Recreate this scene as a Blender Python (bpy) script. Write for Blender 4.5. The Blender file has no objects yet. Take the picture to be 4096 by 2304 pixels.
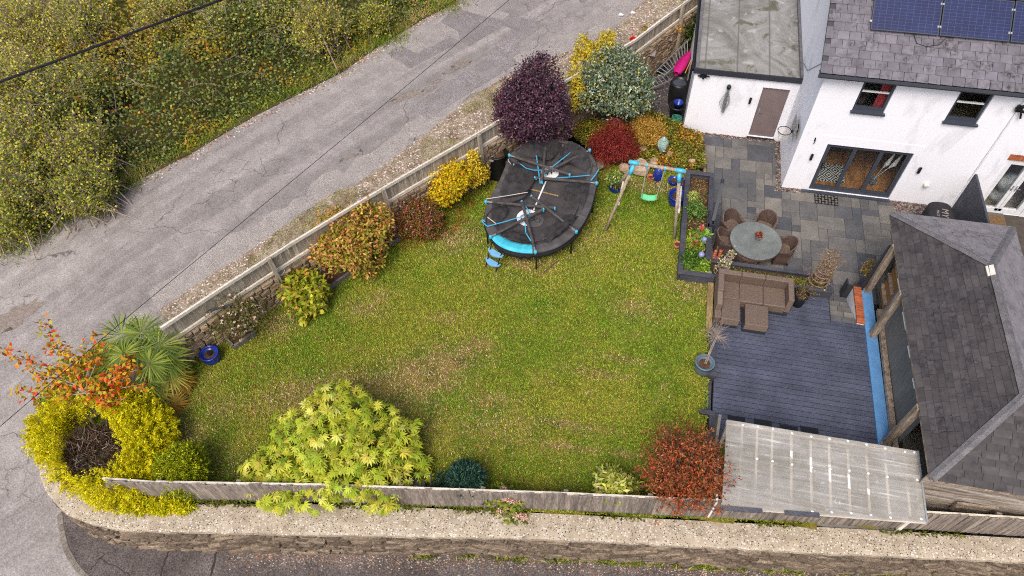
import bpy, math, random
import numpy as np
from mathutils import Vector, Matrix, Euler
rng = np.random.default_rng(7); random.seed(7)
scene = bpy.context.scene
COL = scene.collection
# ---------------------------------------------------------------- camera, sky, sun, exposure
# world frame: origin = near corner of the white house at patio level, x along its front wall, y into the house
CAM = np.array([-4.8058, -17.2073, 16.3])
RM = np.array([[0.97968312, -0.14456638, 0.13900193], [0.19883158, 0.79072290, -0.57898472], [-0.02621029, 0.59485953, 0.80340224]])
cd = bpy.data.cameras.new('camera'); cam = bpy.data.objects.new('camera', cd); COL.objects.link(cam)
cd.sensor_width = 36; cd.lens = 2820 / 4096 * 36; cd.clip_end = 1500; cd.clip_start = .1
cam.matrix_world = Matrix.Translation(Vector(CAM.tolist())) @ Matrix(RM.tolist()).to_4x4()
scene.camera = cam
SUN_EL, SUN_AZ = math.radians(56), math.radians(192)      # azimuth measured from +y towards +x
w = bpy.data.worlds.new('World'); scene.world = w; w.use_nodes = True
nt = w.node_tree; bg = nt.nodes['Background']
sky = nt.nodes.new('ShaderNodeTexSky'); sky.sky_type = 'NISHITA'; sky.sun_disc = False
sky.sun_elevation = SUN_EL; sky.sun_rotation = SUN_AZ; sky.air_density = .7; sky.dust_density = 4.0; sky.ozone_density = .4
nt.links.new(sky.outputs[0], bg.inputs[0]); bg.inputs[1].default_value = .15
sd = bpy.data.lights.new('sun', 'SUN'); sd.energy = 1.4; sd.angle = math.radians(24); sd.color = (1, .985, .955)
so = bpy.data.objects.new('sun', sd); COL.objects.link(so)
sdir = Vector((math.sin(SUN_AZ) * math.cos(SUN_EL), math.cos(SUN_AZ) * math.cos(SUN_EL), math.sin(SUN_EL)))
so.rotation_euler = sdir.to_track_quat('Z', 'Y').to_euler(); so.location = (0, -5, 30)
vs = scene.view_settings; vs.view_transform = 'Standard'; vs.look = 'None'; vs.gamma = 1; vs.exposure = .52; vs.use_curve_mapping = False
scene.cycles.max_bounces = 6; scene.cycles.transparent_max_bounces = 12; scene.cycles.use_denoising = False; scene.cycles.filter_width = 1.1
scene.cycles.diffuse_bounces = 3; scene.cycles.glossy_bounces = 3; scene.cycles.caustics_reflective = False; scene.cycles.caustics_refractive = False

# ---------------------------------------------------------------- places: a point of the photograph met by a ray at a given height
S = 4096 / 2576
def ray(px, py): return RM @ np.array([px * S - 2048, -(py * S - 1152), -2820.])
def at(px, py, z=0.):
    r = ray(px, py); return CAM + r * ((z - CAM[2]) / r[2])
def on(px, py, fn, dz=0.):
    z = .3
    for _ in range(14):
        p = at(px, py, z); z = fn(p[0], p[1]) + dz
    return at(px, py, z)
def mpp(p):                                   # metres per (2576-wide) photo pixel at p
    return -(RM.T @ (np.asarray(p) - CAM))[2] * S / 2820
def lawn_z(u, v):
    y = 15.61 - .2334 * np.asarray(u) + .9724 * np.asarray(v)
    return np.interp(y, [4, 6, 8, 12.4, 15, 18, 20], [.68, .66, .62, .48, .27, .08, .0])
def lane_z(u, v):
    k = np.clip((-12 - np.asarray(v)) / 2, 0, 1); return _lz(u, v) * (1 - k) + k * np.minimum(_lz(u, v), -.6)
def _lz(u, v):
    s = .585 * np.asarray(u) + .811 * np.asarray(v)
    return np.interp(s, [-40, -27, -22, -17, -12, -5, 4, 12, 40], [-1.0, -.8, -.55, .35, .8, 1.05, 1.2, 1.4, 2.0])
_lat = np.random.default_rng(3).random((97, 97))
def vn(x, y, s=1., o=0):                      # value noise 0..1
    x = np.asarray(x, float) * s + o * 13.7 + 500; y = np.asarray(y, float) * s + o * 7.3 + 500
    i = np.floor(x).astype(int); j = np.floor(y).astype(int); a = x - i; b = y - j
    a = a * a * (3 - 2 * a); b = b * b * (3 - 2 * b)
    g = lambda p, q: _lat[p % 97, q % 97]
    return (g(i, j) * (1 - a) + g(i + 1, j) * a) * (1 - b) + (g(i, j + 1) * (1 - a) + g(i + 1, j + 1) * a) * b
def fbm(x, y, s=1., o=0): return .5 * vn(x, y, s, o) + .3 * vn(x, y, s * 2.1, o + 1) + .2 * vn(x, y, s * 4.3, o + 2)
def inpoly(u, v, poly):
    u = np.asarray(u); v = np.asarray(v); r = np.zeros(u.shape, bool); n = len(poly)
    for i in range(n):
        x1, y1 = poly[i][:2]; x2, y2 = poly[(i + 1) % n][:2]
        if y1 == y2: continue
        r ^= ((y1 > v) != (y2 > v)) & (u < (x2 - x1) * (v - y1) / (y2 - y1) + x1)
    return r
def lin(r, g, b, k=1.):
    f = lambda c: (c / 255 / 12.92 if c <= 10 else ((c / 255 + .055) / 1.055) ** 2.4) * k
    return (f(r), f(g), f(b))

# ---------------------------------------------------------------- materials
def nmat(name):
    m = bpy.data.materials.new(name); m.use_nodes = True; t = m.node_tree
    return m, t, t.nodes['Principled BSDF']
def nd(t, typ, **k):
    n = t.nodes.new('ShaderNode' + typ)
    for a, b in k.items():
        if a.startswith('i_'): n.inputs[a[2:].replace('_', ' ')].default_value = b
        else: setattr(n, a, b)
    return n
def coords(t, stretch=(1, 1, 1), rot=0., piece=True):
    tc = nd(t, 'TexCoord'); out = tc.outputs['Object']
    if piece:
        oi = nd(t, 'ObjectInfo'); mm = nd(t, 'Math', operation='MULTIPLY'); mm.inputs[1].default_value = 61.7
        t.links.new(oi.outputs['Random'], mm.inputs[0]); va = nd(t, 'VectorMath', operation='ADD')
        t.links.new(out, va.inputs[0]); t.links.new(mm.outputs[0], va.inputs[1]); out = va.outputs[0]
    mp = nd(t, 'Mapping'); mp.inputs['Scale'].default_value = stretch; mp.inputs['Rotation'].default_value = (0, 0, rot)
    t.links.new(out, mp.inputs['Vector']); return mp.outputs[0]
def noise(t, vec, scale, detail=5, rough=.6, dist=0):
    n = nd(t, 'TexNoise'); n.inputs['Scale'].default_value = scale; n.inputs['Detail'].default_value = detail
    n.inputs['Roughness'].default_value = rough; n.inputs['Distortion'].default_value = dist
    t.links.new(vec, n.inputs['Vector']); return n.outputs['Fac']
def ramp(t, fac, stops, lo=.3, hi=.7):
    r = nd(t, 'ValToRGB'); e = r.color_ramp.elements; n = len(stops)
    while len(e) < n: e.new(.5)
    for i, c in enumerate(stops):
        if len(c) == 2: p, c = c
        else: p = lo + (hi - lo) * i / max(1, n - 1)
        e[i].position = p; e[i].color = (*c, 1)
    t.links.new(fac, r.inputs[0]); return r.outputs[0]
def mix(t, fac, a, b, mode='MIX'):
    m = nd(t, 'Mix', data_type='RGBA', blend_type=mode)
    for v, s in ((fac, m.inputs[0]), (a, m.inputs[6]), (b, m.inputs[7])):
        if hasattr(v, 'links'): t.links.new(v, s)
        elif isinstance(v, tuple): s.default_value = (*v, 1)
        else: s.default_value = v
    return m.outputs[2]
def math_(t, op, a, b=0., clamp=False):
    m = nd(t, 'Math', operation=op, use_clamp=clamp)
    for v, s in ((a, m.inputs[0]), (b, m.inputs[1])):
        if hasattr(v, 'links'): t.links.new(v, s)
        else: s.default_value = v
    return m.outputs[0]
def vary(t, col, amt):
    oi = nd(t, 'ObjectInfo'); h = nd(t, 'HueSaturation')
    v = math_(t, 'MULTIPLY_ADD', oi.outputs['Random'], 2 * amt); v.node.inputs[2].default_value = 1 - amt
    t.links.new(v, h.inputs['Value']); t.links.new(col, h.inputs['Color']); return h.outputs[0]
def bumped(t, b, h, strength, dist=.01):
    bp = nd(t, 'Bump'); bp.inputs['Strength'].default_value = strength; bp.inputs['Distance'].default_value = dist
    t.links.new(h, bp.inputs['Height']); t.links.new(bp.outputs[0], b.inputs['Normal'])
def mat(name, stops, scale=4, rough=.8, bump=.3, bscale=None, stretch=(1, 1, 1), rnd=0., spec=.3, metal=0., rot=0., lo=.3, hi=.7, dist=.01, fine=.0, fscale=60):
    m, t, b = nmat(name); v = coords(t, stretch, rot)
    f = noise(t, v, scale); c = ramp(t, f, stops, lo, hi)
    if fine:
        f2 = noise(t, v, fscale, 2); c = mix(t, fine, c, ramp(t, f2, [(0, 0, 0), (1, 1, 1)], .35, .65), 'OVERLAY')
    if rnd: c = vary(t, c, rnd)
    t.links.new(c, b.inputs['Base Color']); b.inputs['Roughness'].default_value = rough
    b.inputs['Specular IOR Level'].default_value = spec; b.inputs['Metallic'].default_value = metal
    if bump: bumped(t, b, noise(t, v, bscale or scale * 4, 4), bump, dist)
    return m
def plain(name, c, rough=.6, spec=.4, metal=0.):
    d = tuple(x * .82 for x in c); return mat(name, [d, c], 9, rough, .08, 40, spec=spec, metal=metal)
def leafmat():
    m, t, b = nmat('leaf'); a = nd(t, 'Attribute', attribute_name='col')
    t.links.new(a.outputs['Color'], b.inputs['Base Color']); b.inputs['Roughness'].default_value = .55; b.inputs['Specular IOR Level'].default_value = .25
    tr = nd(t, 'BsdfTranslucent'); t.links.new(a.outputs['Color'], tr.inputs['Color'])
    ms = nd(t, 'MixShader'); ms.inputs[0].default_value = .3; out = t.nodes['Material Output']
    t.links.new(b.outputs[0], ms.inputs[1]); t.links.new(tr.outputs[0], ms.inputs[2]); t.links.new(ms.outputs[0], out.inputs['Surface'])
    return m
def attrmat(name, rough=.9):
    m, t, b = nmat(name); a = nd(t, 'Attribute', attribute_name='col')
    t.links.new(a.outputs['Color'], b.inputs['Base Color']); b.inputs['Roughness'].default_value = rough; b.inputs['Specular IOR Level'].default_value = .2
    return m

MT = {}
def lane_mat():
    m, t, b = nmat('asphalt_lane'); tc = nd(t, 'TexCoord'); v0 = tc.outputs['Object']
    big = noise(t, v0, .35, 4); fine = noise(t, v0, 26, 3, .75); mid = noise(t, v0, 2.2, 5)
    c = ramp(t, mid, [lin(130, 123, 118), lin(140, 133, 128), lin(150, 143, 138)], .3, .7)
    mp = nd(t, 'Mapping', vector_type='TEXTURE'); mp.inputs['Rotation'].default_value = (0, 0, math.radians(54)); mp.inputs['Scale'].default_value = (16, .75, 1)
    t.links.new(v0, mp.inputs['Vector']); streak = noise(t, mp.outputs[0], 1.1, 4, .6)
    c = mix(t, .6, c, ramp(t, streak, [(.36, .36, .36), (.62, .62, .62)], .38, .6), 'OVERLAY')
    c = mix(t, .38, c, ramp(t, fine, [(.1, .1, .1), (.9, .9, .9)], .36, .64), 'OVERLAY')
    c = mix(t, .2, c, ramp(t, big, [(.42, .41, .41), (.56, .56, .56)], .35, .65), 'OVERLAY')
    # cracks
    warp = noise(t, v0, 1.7, 4); wv = nd(t, 'VectorMath', operation='ADD'); t.links.new(v0, wv.inputs[0])
    wc = nd(t, 'TexNoise'); wc.inputs['Scale'].default_value = 1.5; wc.inputs['Detail'].default_value = 4; t.links.new(v0, wc.inputs['Vector']); 
    sc = nd(t, 'VectorMath', operation='SCALE'); sc.inputs['Scale'].default_value = .9; t.links.new(wc.outputs['Color'], sc.inputs[0]); t.links.new(sc.outputs[0], wv.inputs[1])
    def crack(scale, width, mlo, mhi, mscale):
        vo = nd(t, 'TexVoronoi', feature='DISTANCE_TO_EDGE', voronoi_dimensions='2D'); vo.inputs['Scale'].default_value = scale; t.links.new(wv.outputs[0], vo.inputs['Vector'])
        line = ramp(t, vo.outputs['Distance'], [(0., (1, 1, 1)), (width, (0, 0, 0))])
        mk = ramp(t, noise(t, v0, mscale, 3), [(0, 0, 0), (1, 1, 1)], mlo, mhi)
        return mix(t, 1., line, mk, 'MULTIPLY')
    c = mix(t, crack(.34, .008, .52, .6, .22), c, lin(78, 70, 66))
    c = mix(t, crack(1.9, .025, .58, .64, .28), c, lin(84, 76, 72))
    t.links.new(c, b.inputs['Base Color']); b.inputs['Roughness'].default_value = .85; b.inputs['Specular IOR Level'].default_value = .25
    bumped(t, b, fine, .5, .012); return m
def speckle_mat(name, base, dark, light, scale=42):
    m, t, b = nmat(name); tc = nd(t, 'TexCoord'); v0 = tc.outputs['Object']
    c = ramp(t, noise(t, v0, 3, 5), base, .3, .7)
    for k, (cc, th) in enumerate(((dark, .78), (light, .7))):
        vo = nd(t, 'TexVoronoi'); vo.inputs['Scale'].default_value = scale * (1 - .35 * k); t.links.new(v0, vo.inputs['Vector'])
        sp = nd(t, 'SeparateColor'); t.links.new(vo.outputs['Color'], sp.inputs[0])
        sel = math_(t, 'GREATER_THAN', sp.outputs[k], th); ins = math_(t, 'LESS_THAN', vo.outputs['Distance'], .42)
        c = mix(t, math_(t, 'MULTIPLY', sel, ins), c, cc)
    st = ramp(t, noise(t, v0, 1.1, 6, .7), [(0, 0, 0), (1, 1, 1)], .6, .68)
    c = mix(t, mix(t, .55, (0., 0., 0.), st), c, lin(112, 96, 76))
    t.links.new(c, b.inputs['Base Color']); b.inputs['Roughness'].default_value = .9; b.inputs['Specular IOR Level'].default_value = .2
    bumped(t, b, noise(t, v0, 38, 3), .6, .015); return m
def felt_mat():
    m, t, b = nmat('felt_roof'); tc = nd(t, 'TexCoord'); v0 = tc.outputs['Object']
    c = ramp(t, noise(t, v0, .55, 6, .65, 1.2), [lin(92, 86, 82), lin(120, 117, 109), lin(146, 143, 139), lin(108, 105, 98)], .3, .7)
    c = mix(t, ramp(t, noise(t, v0, 1.3, 6, .7, .6), [(0, 0, 0), (.85, .85, .85)], .55, .63), c, lin(84, 80, 58))
    c = mix(t, ramp(t, noise(t, v0, 2.3, 5, .6, .4), [(0, 0, 0), (.6, .6, .6)], .6, .66), c, lin(178, 175, 172))
    wv = nd(t, 'TexWave', bands_direction='X'); wv.inputs['Scale'].default_value = .32; t.links.new(v0, wv.inputs['Vector'])
    c = mix(t, ramp(t, wv.outputs['Fac'], [(0, (.8, .8, .8)), (.012, (0, 0, 0))]), c, lin(92, 90, 84))
    c = mix(t, .35, c, ramp(t, noise(t, v0, 45, 3), [(.2, .2, .2), (.8, .8, .8)], .35, .65), 'OVERLAY')
    t.links.new(c, b.inputs['Base Color']); b.inputs['Roughness'].default_value = .75; bumped(t, b, noise(t, v0, 12, 5), .3, .02); return m
def render_mat():
    m, t, b = nmat('white_render'); tc = nd(t, 'TexCoord'); v0 = tc.outputs['Object']
    mp = nd(t, 'Mapping'); mp.inputs['Scale'].default_value = (1, 1, .45); t.links.new(v0, mp.inputs['Vector'])
    c = mix(t, ramp(t, noise(t, mp.outputs[0], 1.2, 7, .7, .4), [(0, 0, 0), (.5, .5, .5)], .54, .7), lin(236, 235, 238), lin(170, 168, 166))
    c = mix(t, .2, c, ramp(t, noise(t, v0, 5, 5), [(.4, .4, .4), (.6, .6, .6)]), 'OVERLAY')
    t.links.new(c, b.inputs['Base Color']); b.inputs['Roughness'].default_value = .9; b.inputs['Specular IOR Level'].default_value = .2
    bumped(t, b, noise(t, v0, 22, 5), .35, .012); return m
def slate_mat(name, cols, lichen, rnd=.16):
    m, t, b = nmat(name); v = coords(t); 
    c = ramp(t, noise(t, v, 3.5, 5), cols, .3, .7)
    g = coords(t, piece=False); geo = nd(t, 'NewGeometry')
    l = ramp(t, noise(t, geo.outputs['Position'], 2.1, 7, .75), [(0, 0, 0), (.9, .9, .9)], .46, .6)
    l2 = ramp(t, noise(t, v, 9, 4, .7), [(0, 0, 0), (1, 1, 1)], .42, .6)
    c = mix(t, mix(t, 1., l, l2, 'MULTIPLY'), vary(t, c, rnd), lichen)
    t.links.new(c, b.inputs['Base Color']); b.inputs['Roughness'].default_value = .7; b.inputs['Specular IOR Level'].default_value = .3
    bumped(t, b, noise(t, v, 30, 4), .35, .006); return m
def solar_mat():
    m, t, b = nmat('solar_cells'); tc = nd(t, 'TexCoord'); v0 = tc.outputs['Object']; sp = nd(t, 'SeparateXYZ'); t.links.new(v0, sp.inputs[0])
    def lines(o, per, wd):
        f = math_(t, 'FRACT', math_(t, 'DIVIDE', o, per)); return math_(t, 'LESS_THAN', f, wd)
    a = math_(t, 'MAXIMUM', lines(sp.outputs[0], .1660, .02), lines(sp.outputs[1], .0875, .03))
    bb = lines(sp.outputs[0], .0166, .14)
    c = ramp(t, noise(t, v0, 1.2, 3), [lin(26, 31, 62), lin(36, 44, 84)])
    c = mix(t, math_(t, 'MULTIPLY', bb, .35), c, lin(120, 128, 160)); c = mix(t, math_(t, 'MULTIPLY', a, .4), c, lin(150, 155, 178))
    t.links.new(c, b.inputs['Base Color']); b.inputs['Roughness'].default_value = .3; b.inputs['Specular IOR Level'].default_value = .3; return m
def rug_mat():
    m, t, b = nmat('rug_pattern'); tc = nd(t, 'TexCoord'); v0 = tc.outputs['Object']; sp = nd(t, 'SeparateXYZ'); t.links.new(v0, sp.inputs[0])
    tri = lambda o, p: math_(t, 'ABSOLUTE', math_(t, 'SUBTRACT', math_(t, 'FRACT', math_(t, 'DIVIDE', o, p)), .5))
    d = math_(t, 'ADD', tri(sp.outputs[0], .42), tri(sp.outputs[1], .5))
    s = math_(t, 'GREATER_THAN', math_(t, 'FRACT', math_(t, 'MULTIPLY', d, 4.5)), .5)
    t.links.new(mix(t, s, lin(38, 44, 46), lin(205, 200, 190)), b.inputs['Base Color']); b.inputs['Roughness'].default_value = .95; return m
def wicker_mat(name, c1, c2):
    m, t, b = nmat(name); tc = nd(t, 'TexCoord'); v0 = tc.outputs['Object']
    a = nd(t, 'TexWave', bands_direction='X'); a.inputs['Scale'].default_value = 14; a.inputs['Distortion'].default_value = 1.2; a.inputs['Detail'].default_value = 2; t.links.new(v0, a.inputs['Vector'])
    g = nd(t, 'TexWave', bands_direction='Y'); g.inputs['Scale'].default_value = 22; g.inputs['Distortion'].default_value = 1.0; t.links.new(v0, g.inputs['Vector'])
    z = nd(t, 'TexWave', bands_direction='Z'); z.inputs['Scale'].default_value = 20; z.inputs['Distortion'].default_value = 1.0; t.links.new(v0, z.inputs['Vector'])
    h = math_(t, 'MULTIPLY', math_(t, 'ADD', math_(t, 'ADD', a.outputs['Fac'], g.outputs['Fac']), z.outputs['Fac']), .33)
    h2 = math_(t, 'ADD', math_(t, 'MULTIPLY', h, .7), math_(t, 'MULTIPLY', noise(t, v0, 24, 3), .3))
    t.links.new(ramp(t, h2, [c1, c2], .25, .75), b.inputs['Base Color']); b.inputs['Roughness'].default_value = .6; bumped(t, b, h, .5, .008); return m
def glass_mat(name, tint=(1, 1, 1), refl=1.0, base=.04):
    m, t, b = nmat(name); out = t.nodes['Material Output']; t.nodes.remove(b)
    tr = nd(t, 'BsdfTransparent'); tr.inputs[0].default_value = (*tint, 1); gl = nd(t, 'BsdfGlossy'); gl.inputs['Roughness'].default_value = .03
    lw = nd(t, 'LayerWeight'); lw.inputs[0].default_value = .5; fr = math_(t, 'POWER', lw.outputs['Facing'], 4.).node; ms = nd(t, 'MixShader')
    t.links.new(math_(t, 'ADD', math_(t, 'MULTIPLY', fr.outputs[0], refl), base, True), ms.inputs[0]); t.links.new(tr.outputs[0], ms.inputs[1]); t.links.new(gl.outputs[0], ms.inputs[2]); t.links.new(ms.outputs[0], out.inputs['Surface']); return m
def poly_mat():
    m, t, b = nmat('polycarbonate'); tc = nd(t, 'TexCoord'); v0 = tc.outputs['Object']; out = t.nodes['Material Output']
    mp = nd(t, 'Mapping'); mp.inputs['Scale'].default_value = (.22, 5, 1); mp.inputs['Rotation'].default_value = (0, 0, .05); t.links.new(v0, mp.inputs['Vector'])
    st = noise(t, mp.outputs[0], 3.2, 5, .7); blot = noise(t, v0, 1.4, 6, .7, .5)
    c = ramp(t, st, [(.25, lin(170, 164, 152)), (.42, lin(196, 192, 184)), (.58, lin(200, 196, 190)), (.7, lin(244, 240, 230))])
    c = mix(t, ramp(t, blot, [(0, 0, 0), (.7, .7, .7)], .45, .7), c, lin(168, 162, 148))
    gr = nd(t, 'SeparateXYZ'); t.links.new(v0, gr.inputs[0])
    c = mix(t, ramp(t, noise(t, v0, 6, 6, .8, .8), [(0, 0, 0), (.8, .8, .8)], .6, .66), c, lin(240, 238, 236))
    t.links.new(c, b.inputs['Base Color']); b.inputs['Roughness'].default_value = .35
    tr = nd(t, 'BsdfTransparent'); tr.inputs[0].default_value = (.93, .91, .86, 1); tl = nd(t, 'BsdfTranslucent'); t.links.new(c, tl.inputs[0])
    m1 = nd(t, 'MixShader'); m1.inputs[0].default_value = .35; t.links.new(b.outputs[0], m1.inputs[1]); t.links.new(tl.outputs[0], m1.inputs[2])
    m2 = nd(t, 'MixShader'); t.links.new(ramp(t, st, [(.56, .56, .56), (.8, .8, .8)], .4, .7), m2.inputs[0]); t.links.new(tr.outputs[0], m2.inputs[1]); t.links.new(m1.outputs[0], m2.inputs[2])
    t.links.new(m2.outputs[0], out.inputs['Surface']); return m
def net_mat():
    m, t, b = nmat('black_net'); out = t.nodes['Material Output']; v = nd(t, 'TexCoord').outputs['Object']
    t.links.new(ramp(t, noise(t, v, 5, 4), [lin(30, 28, 29), lin(62, 58, 58)]), b.inputs['Base Color']); b.inputs['Roughness'].default_value = .85
    tr = nd(t, 'BsdfTransparent'); ms = nd(t, 'MixShader'); ms.inputs[0].default_value = .86
    t.links.new(tr.outputs[0], ms.inputs[1]); t.links.new(b.outputs[0], ms.inputs[2]); t.links.new(ms.outputs[0], out.inputs['Surface']); return m
def deck_mat(name, c1, c2, axis='Y'):
    m, t, b = nmat(name); v = coords(t, (1.2, 8, 8) if axis == 'Y' else (8, 1.2, 8)); tc = nd(t, 'TexCoord')
    wv = nd(t, 'TexWave', bands_direction=axis); wv.inputs['Scale'].default_value = 17; t.links.new(tc.outputs['Object'], wv.inputs['Vector'])
    geo = nd(t, 'NewGeometry'); c = ramp(t, noise(t, geo.outputs['Position'], 1.3, 5, .65), [c1, c2], .35, .65)
    c = mix(t, .35, c, ramp(t, noise(t, v, 5, 4), [(.25, .25, .25), (.75, .75, .75)], .35, .65), 'OVERLAY')
    c = mix(t, math_(t, 'MULTIPLY', wv.outputs['Fac'], .4), c, tuple(x * .45 for x in c1)); c = vary(t, c, .12)
    t.links.new(c, b.inputs['Base Color']); b.inputs['Roughness'].default_value = .5; b.inputs['Specular IOR Level'].default_value = .4
    bumped(t, b, wv.outputs['Fac'], .5, .008); return m
# ---------------------------------------------------------------- mesh builders
class MB:
    def __init__(s): s.v = []; s.f = []; s.c = []; s.col = None
    def add(s, vs, fs):
        n = len(s.v); s.v += [tuple(map(float, p)) for p in vs]; s.f += [tuple(i + n for i in q) for q in fs]; s.c += [s.col] * len(fs); return s
    def hexa(s, p): return s.add(p, [(0, 3, 2, 1), (4, 5, 6, 7), (0, 1, 5, 4), (1, 2, 6, 5), (2, 3, 7, 6), (3, 0, 4, 7)])
    def box(s, a, b):
        (x0, y0, z0), (x1, y1, z1) = a, b
        return s.hexa([(x0, y0, z0), (x1, y0, z0), (x1, y1, z0), (x0, y1, z0), (x0, y0, z1), (x1, y0, z1), (x1, y1, z1), (x0, y1, z1)])
    def bar(s, p, q, wd, ht, up=(0, 0, 1)):                     # rectangular bar from p to q
        p = np.array(p, float); q = np.array(q, float); d = q - p; d /= np.linalg.norm(d); u = np.array(up, float)
        r = np.cross(d, u); r /= np.linalg.norm(r); u = np.cross(r, d); r *= wd / 2; u *= ht / 2
        return s.hexa([p - r - u, q - r - u, q + r - u, p + r - u, p - r + u, q - r + u, q + r + u, p + r + u])
    def tube(s, pts, rad, n=6, cap=True):
        pts = [np.array(p, float) for p in pts]; rad = rad if hasattr(rad, '__len__') else [rad] * len(pts); vs = []; fs = []
        prev = None
        for i, p in enumerate(pts):
            d = pts[min(i + 1, len(pts) - 1)] - pts[max(i - 1, 0)]; d = d / (np.linalg.norm(d) + 1e-9)
            a = np.array([0, 0, 1.]) if abs(d[2]) < .9 else np.array([1., 0, 0])
            if prev is not None: a = prev
            x = np.cross(a, d); x /= np.linalg.norm(x) + 1e-9; y = np.cross(d, x); prev = np.cross(d, x) * 0 + a
            for k in range(n):
                t = 2 * math.pi * k / n; vs.append(p + rad[i] * (math.cos(t) * x + math.sin(t) * y))
        for i in range(len(pts) - 1):
            for k in range(n): fs.append((i * n + k, i * n + (k + 1) % n, (i + 1) * n + (k + 1) % n, (i + 1) * n + k))
        if cap: fs.append(tuple(range(n))[::-1]); fs.append(tuple((len(pts) - 1) * n + k for k in range(n)))
        return s.add(vs, fs)
    def prism(s, poly, z0, z1):
        n = len(poly); vs = [(p[0], p[1], z0 if len(p) < 3 else p[2] + z0) for p in poly] + [(p[0], p[1], z1 if len(p) < 3 else p[2] + z1) for p in poly]
        return s.add(vs, [tuple(range(n))[::-1], tuple(range(n, 2 * n))] + [(i, (i + 1) % n, n + (i + 1) % n, n + i) for i in range(n)])
    def lathe(s, prof, c=(0, 0, 0), n=20, sx=1., sy=1.):         # profile of (r, z)
        vs = []; fs = []; m = len(prof)
        for r, z in prof:
            for k in range(n): t = 2 * math.pi * k / n; vs.append((c[0] + r * sx * math.cos(t), c[1] + r * sy * math.sin(t), c[2] + z))
        for i in range(m - 1):
            for k in range(n): fs.append((i * n + k, i * n + (k + 1) % n, (i + 1) * n + (k + 1) % n, (i + 1) * n + k))
        fs.append(tuple(range(n))[::-1]); fs.append(tuple((m - 1) * n + k for k in range(n))); return s.add(vs, fs)
    def mesh(s, name):
        me = bpy.data.meshes.new(name); me.from_pydata(s.v, [], s.f)
        if any(c is not None for c in s.c):
            a = me.attributes.new('col', 'FLOAT_COLOR', 'FACE'); a.data.foreach_set('color', np.array([(*(c or (.2, .2, .2)), 1) for c in s.c], np.float32).ravel())
        me.update(); return me
WLOC = {}
def wl(o): return WLOC.get(o.name, np.zeros(3)) if o is not None else np.zeros(3)
def link(o, parent=None, loc=None, local=False):
    COL.objects.link(o)
    if parent is not None: o.parent = parent
    if not local:
        g = np.zeros(3) if loc is None else np.array(loc, float); WLOC[o.name] = g; o.location = g - wl(parent)
    elif loc is not None: o.location = loc
    return o
def smooth(me): me.polygons.foreach_set('use_smooth', np.ones(len(me.polygons), bool))
def obj(name, mb, m, parent=None, sm=False, local=False, bevel=0., kind=None, loc=None):
    me = mb.mesh(name) if isinstance(mb, MB) else mb
    if m is not None and not me.materials: me.materials.append(m)
    if sm: smooth(me)
    o = link(bpy.data.objects.new(name, me), parent, loc, local)
    if bevel:
        b = o.modifiers.new('bevel', 'BEVEL'); b.width = bevel; b.segments = 2; b.limit_method = 'ANGLE'
    if kind: o['kind'] = kind
    return o
def tag(o, label, cat=None, group=None, kind=None):
    if label: o['label'] = label
    if cat: o['category'] = cat
    if group: o['group'] = group
    if kind: o['kind'] = kind
    return o
def thing(name, label, cat, loc=(0, 0, 0), group=None, rz=0.):
    o = link(bpy.data.objects.new(name, None), None, loc); o.empty_display_size = .2; o.rotation_euler = (0, 0, rz); return tag(o, label, cat, group)
def piece(name, me, parent, loc, rot=(0, 0, 0), sc=(1, 1, 1), local=False):
    o = bpy.data.objects.new(name, me); link(o, parent, loc, local); o.rotation_euler = rot; o.scale = sc; return o
def copy_tree(o, parent=None):
    c = o.copy(); COL.objects.link(c)
    if parent is not None: c.parent = parent
    for ch in o.children: copy_tree(ch, c)
    return c
def np_mesh(name, V, F, cols=None):
    me = bpy.data.meshes.new(name); V = np.ascontiguousarray(V, np.float32); F = np.ascontiguousarray(F, np.int32); m, k = F.shape
    me.vertices.add(len(V)); me.vertices.foreach_set('co', V.ravel()); me.loops.add(m * k); me.loops.foreach_set('vertex_index', F.ravel())
    me.polygons.add(m); me.polygons.foreach_set('loop_start', np.arange(m, dtype=np.int32) * k)
    if cols is not None:
        a = me.attributes.new('col', 'FLOAT_COLOR', 'FACE'); c4 = np.ones((m, 4), np.float32); c4[:, :3] = cols; a.data.foreach_set('color', c4.ravel())
    me.update(calc_edges=True); me.validate(); return me
def nrm(a): return a / (np.linalg.norm(a, axis=-1, keepdims=True) + 1e-9)
def leaf_mesh(name, P, A, N, L, W, cols, fold=.2, curl=.15):
    n = len(P); A = nrm(A); s = nrm(np.cross(A, N)); N = np.cross(s, A); L = np.broadcast_to(L, n)[:, None]; W = np.broadcast_to(W, n)[:, None]
    V = np.stack([P, P + A * L * .5 + s * W / 2 + N * W * fold, P + A * L - N * L * curl, P + A * L * .5 - s * W / 2 + N * W * fold], 1).reshape(-1, 3)
    return np_mesh(name, V, np.arange(4 * n).reshape(n, 4), cols)
def pal(n, cols, wts=None, jit=.18, r=rng):
    c = np.array(cols); p = None if wts is None else np.array(wts, float) / sum(wts)
    return np.clip(c[r.choice(len(c), n, p=p)] * (1 + jit * r.standard_normal((n, 1))) * (1 + .06 * r.standard_normal((n, 3))), .002, 1)
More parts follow.
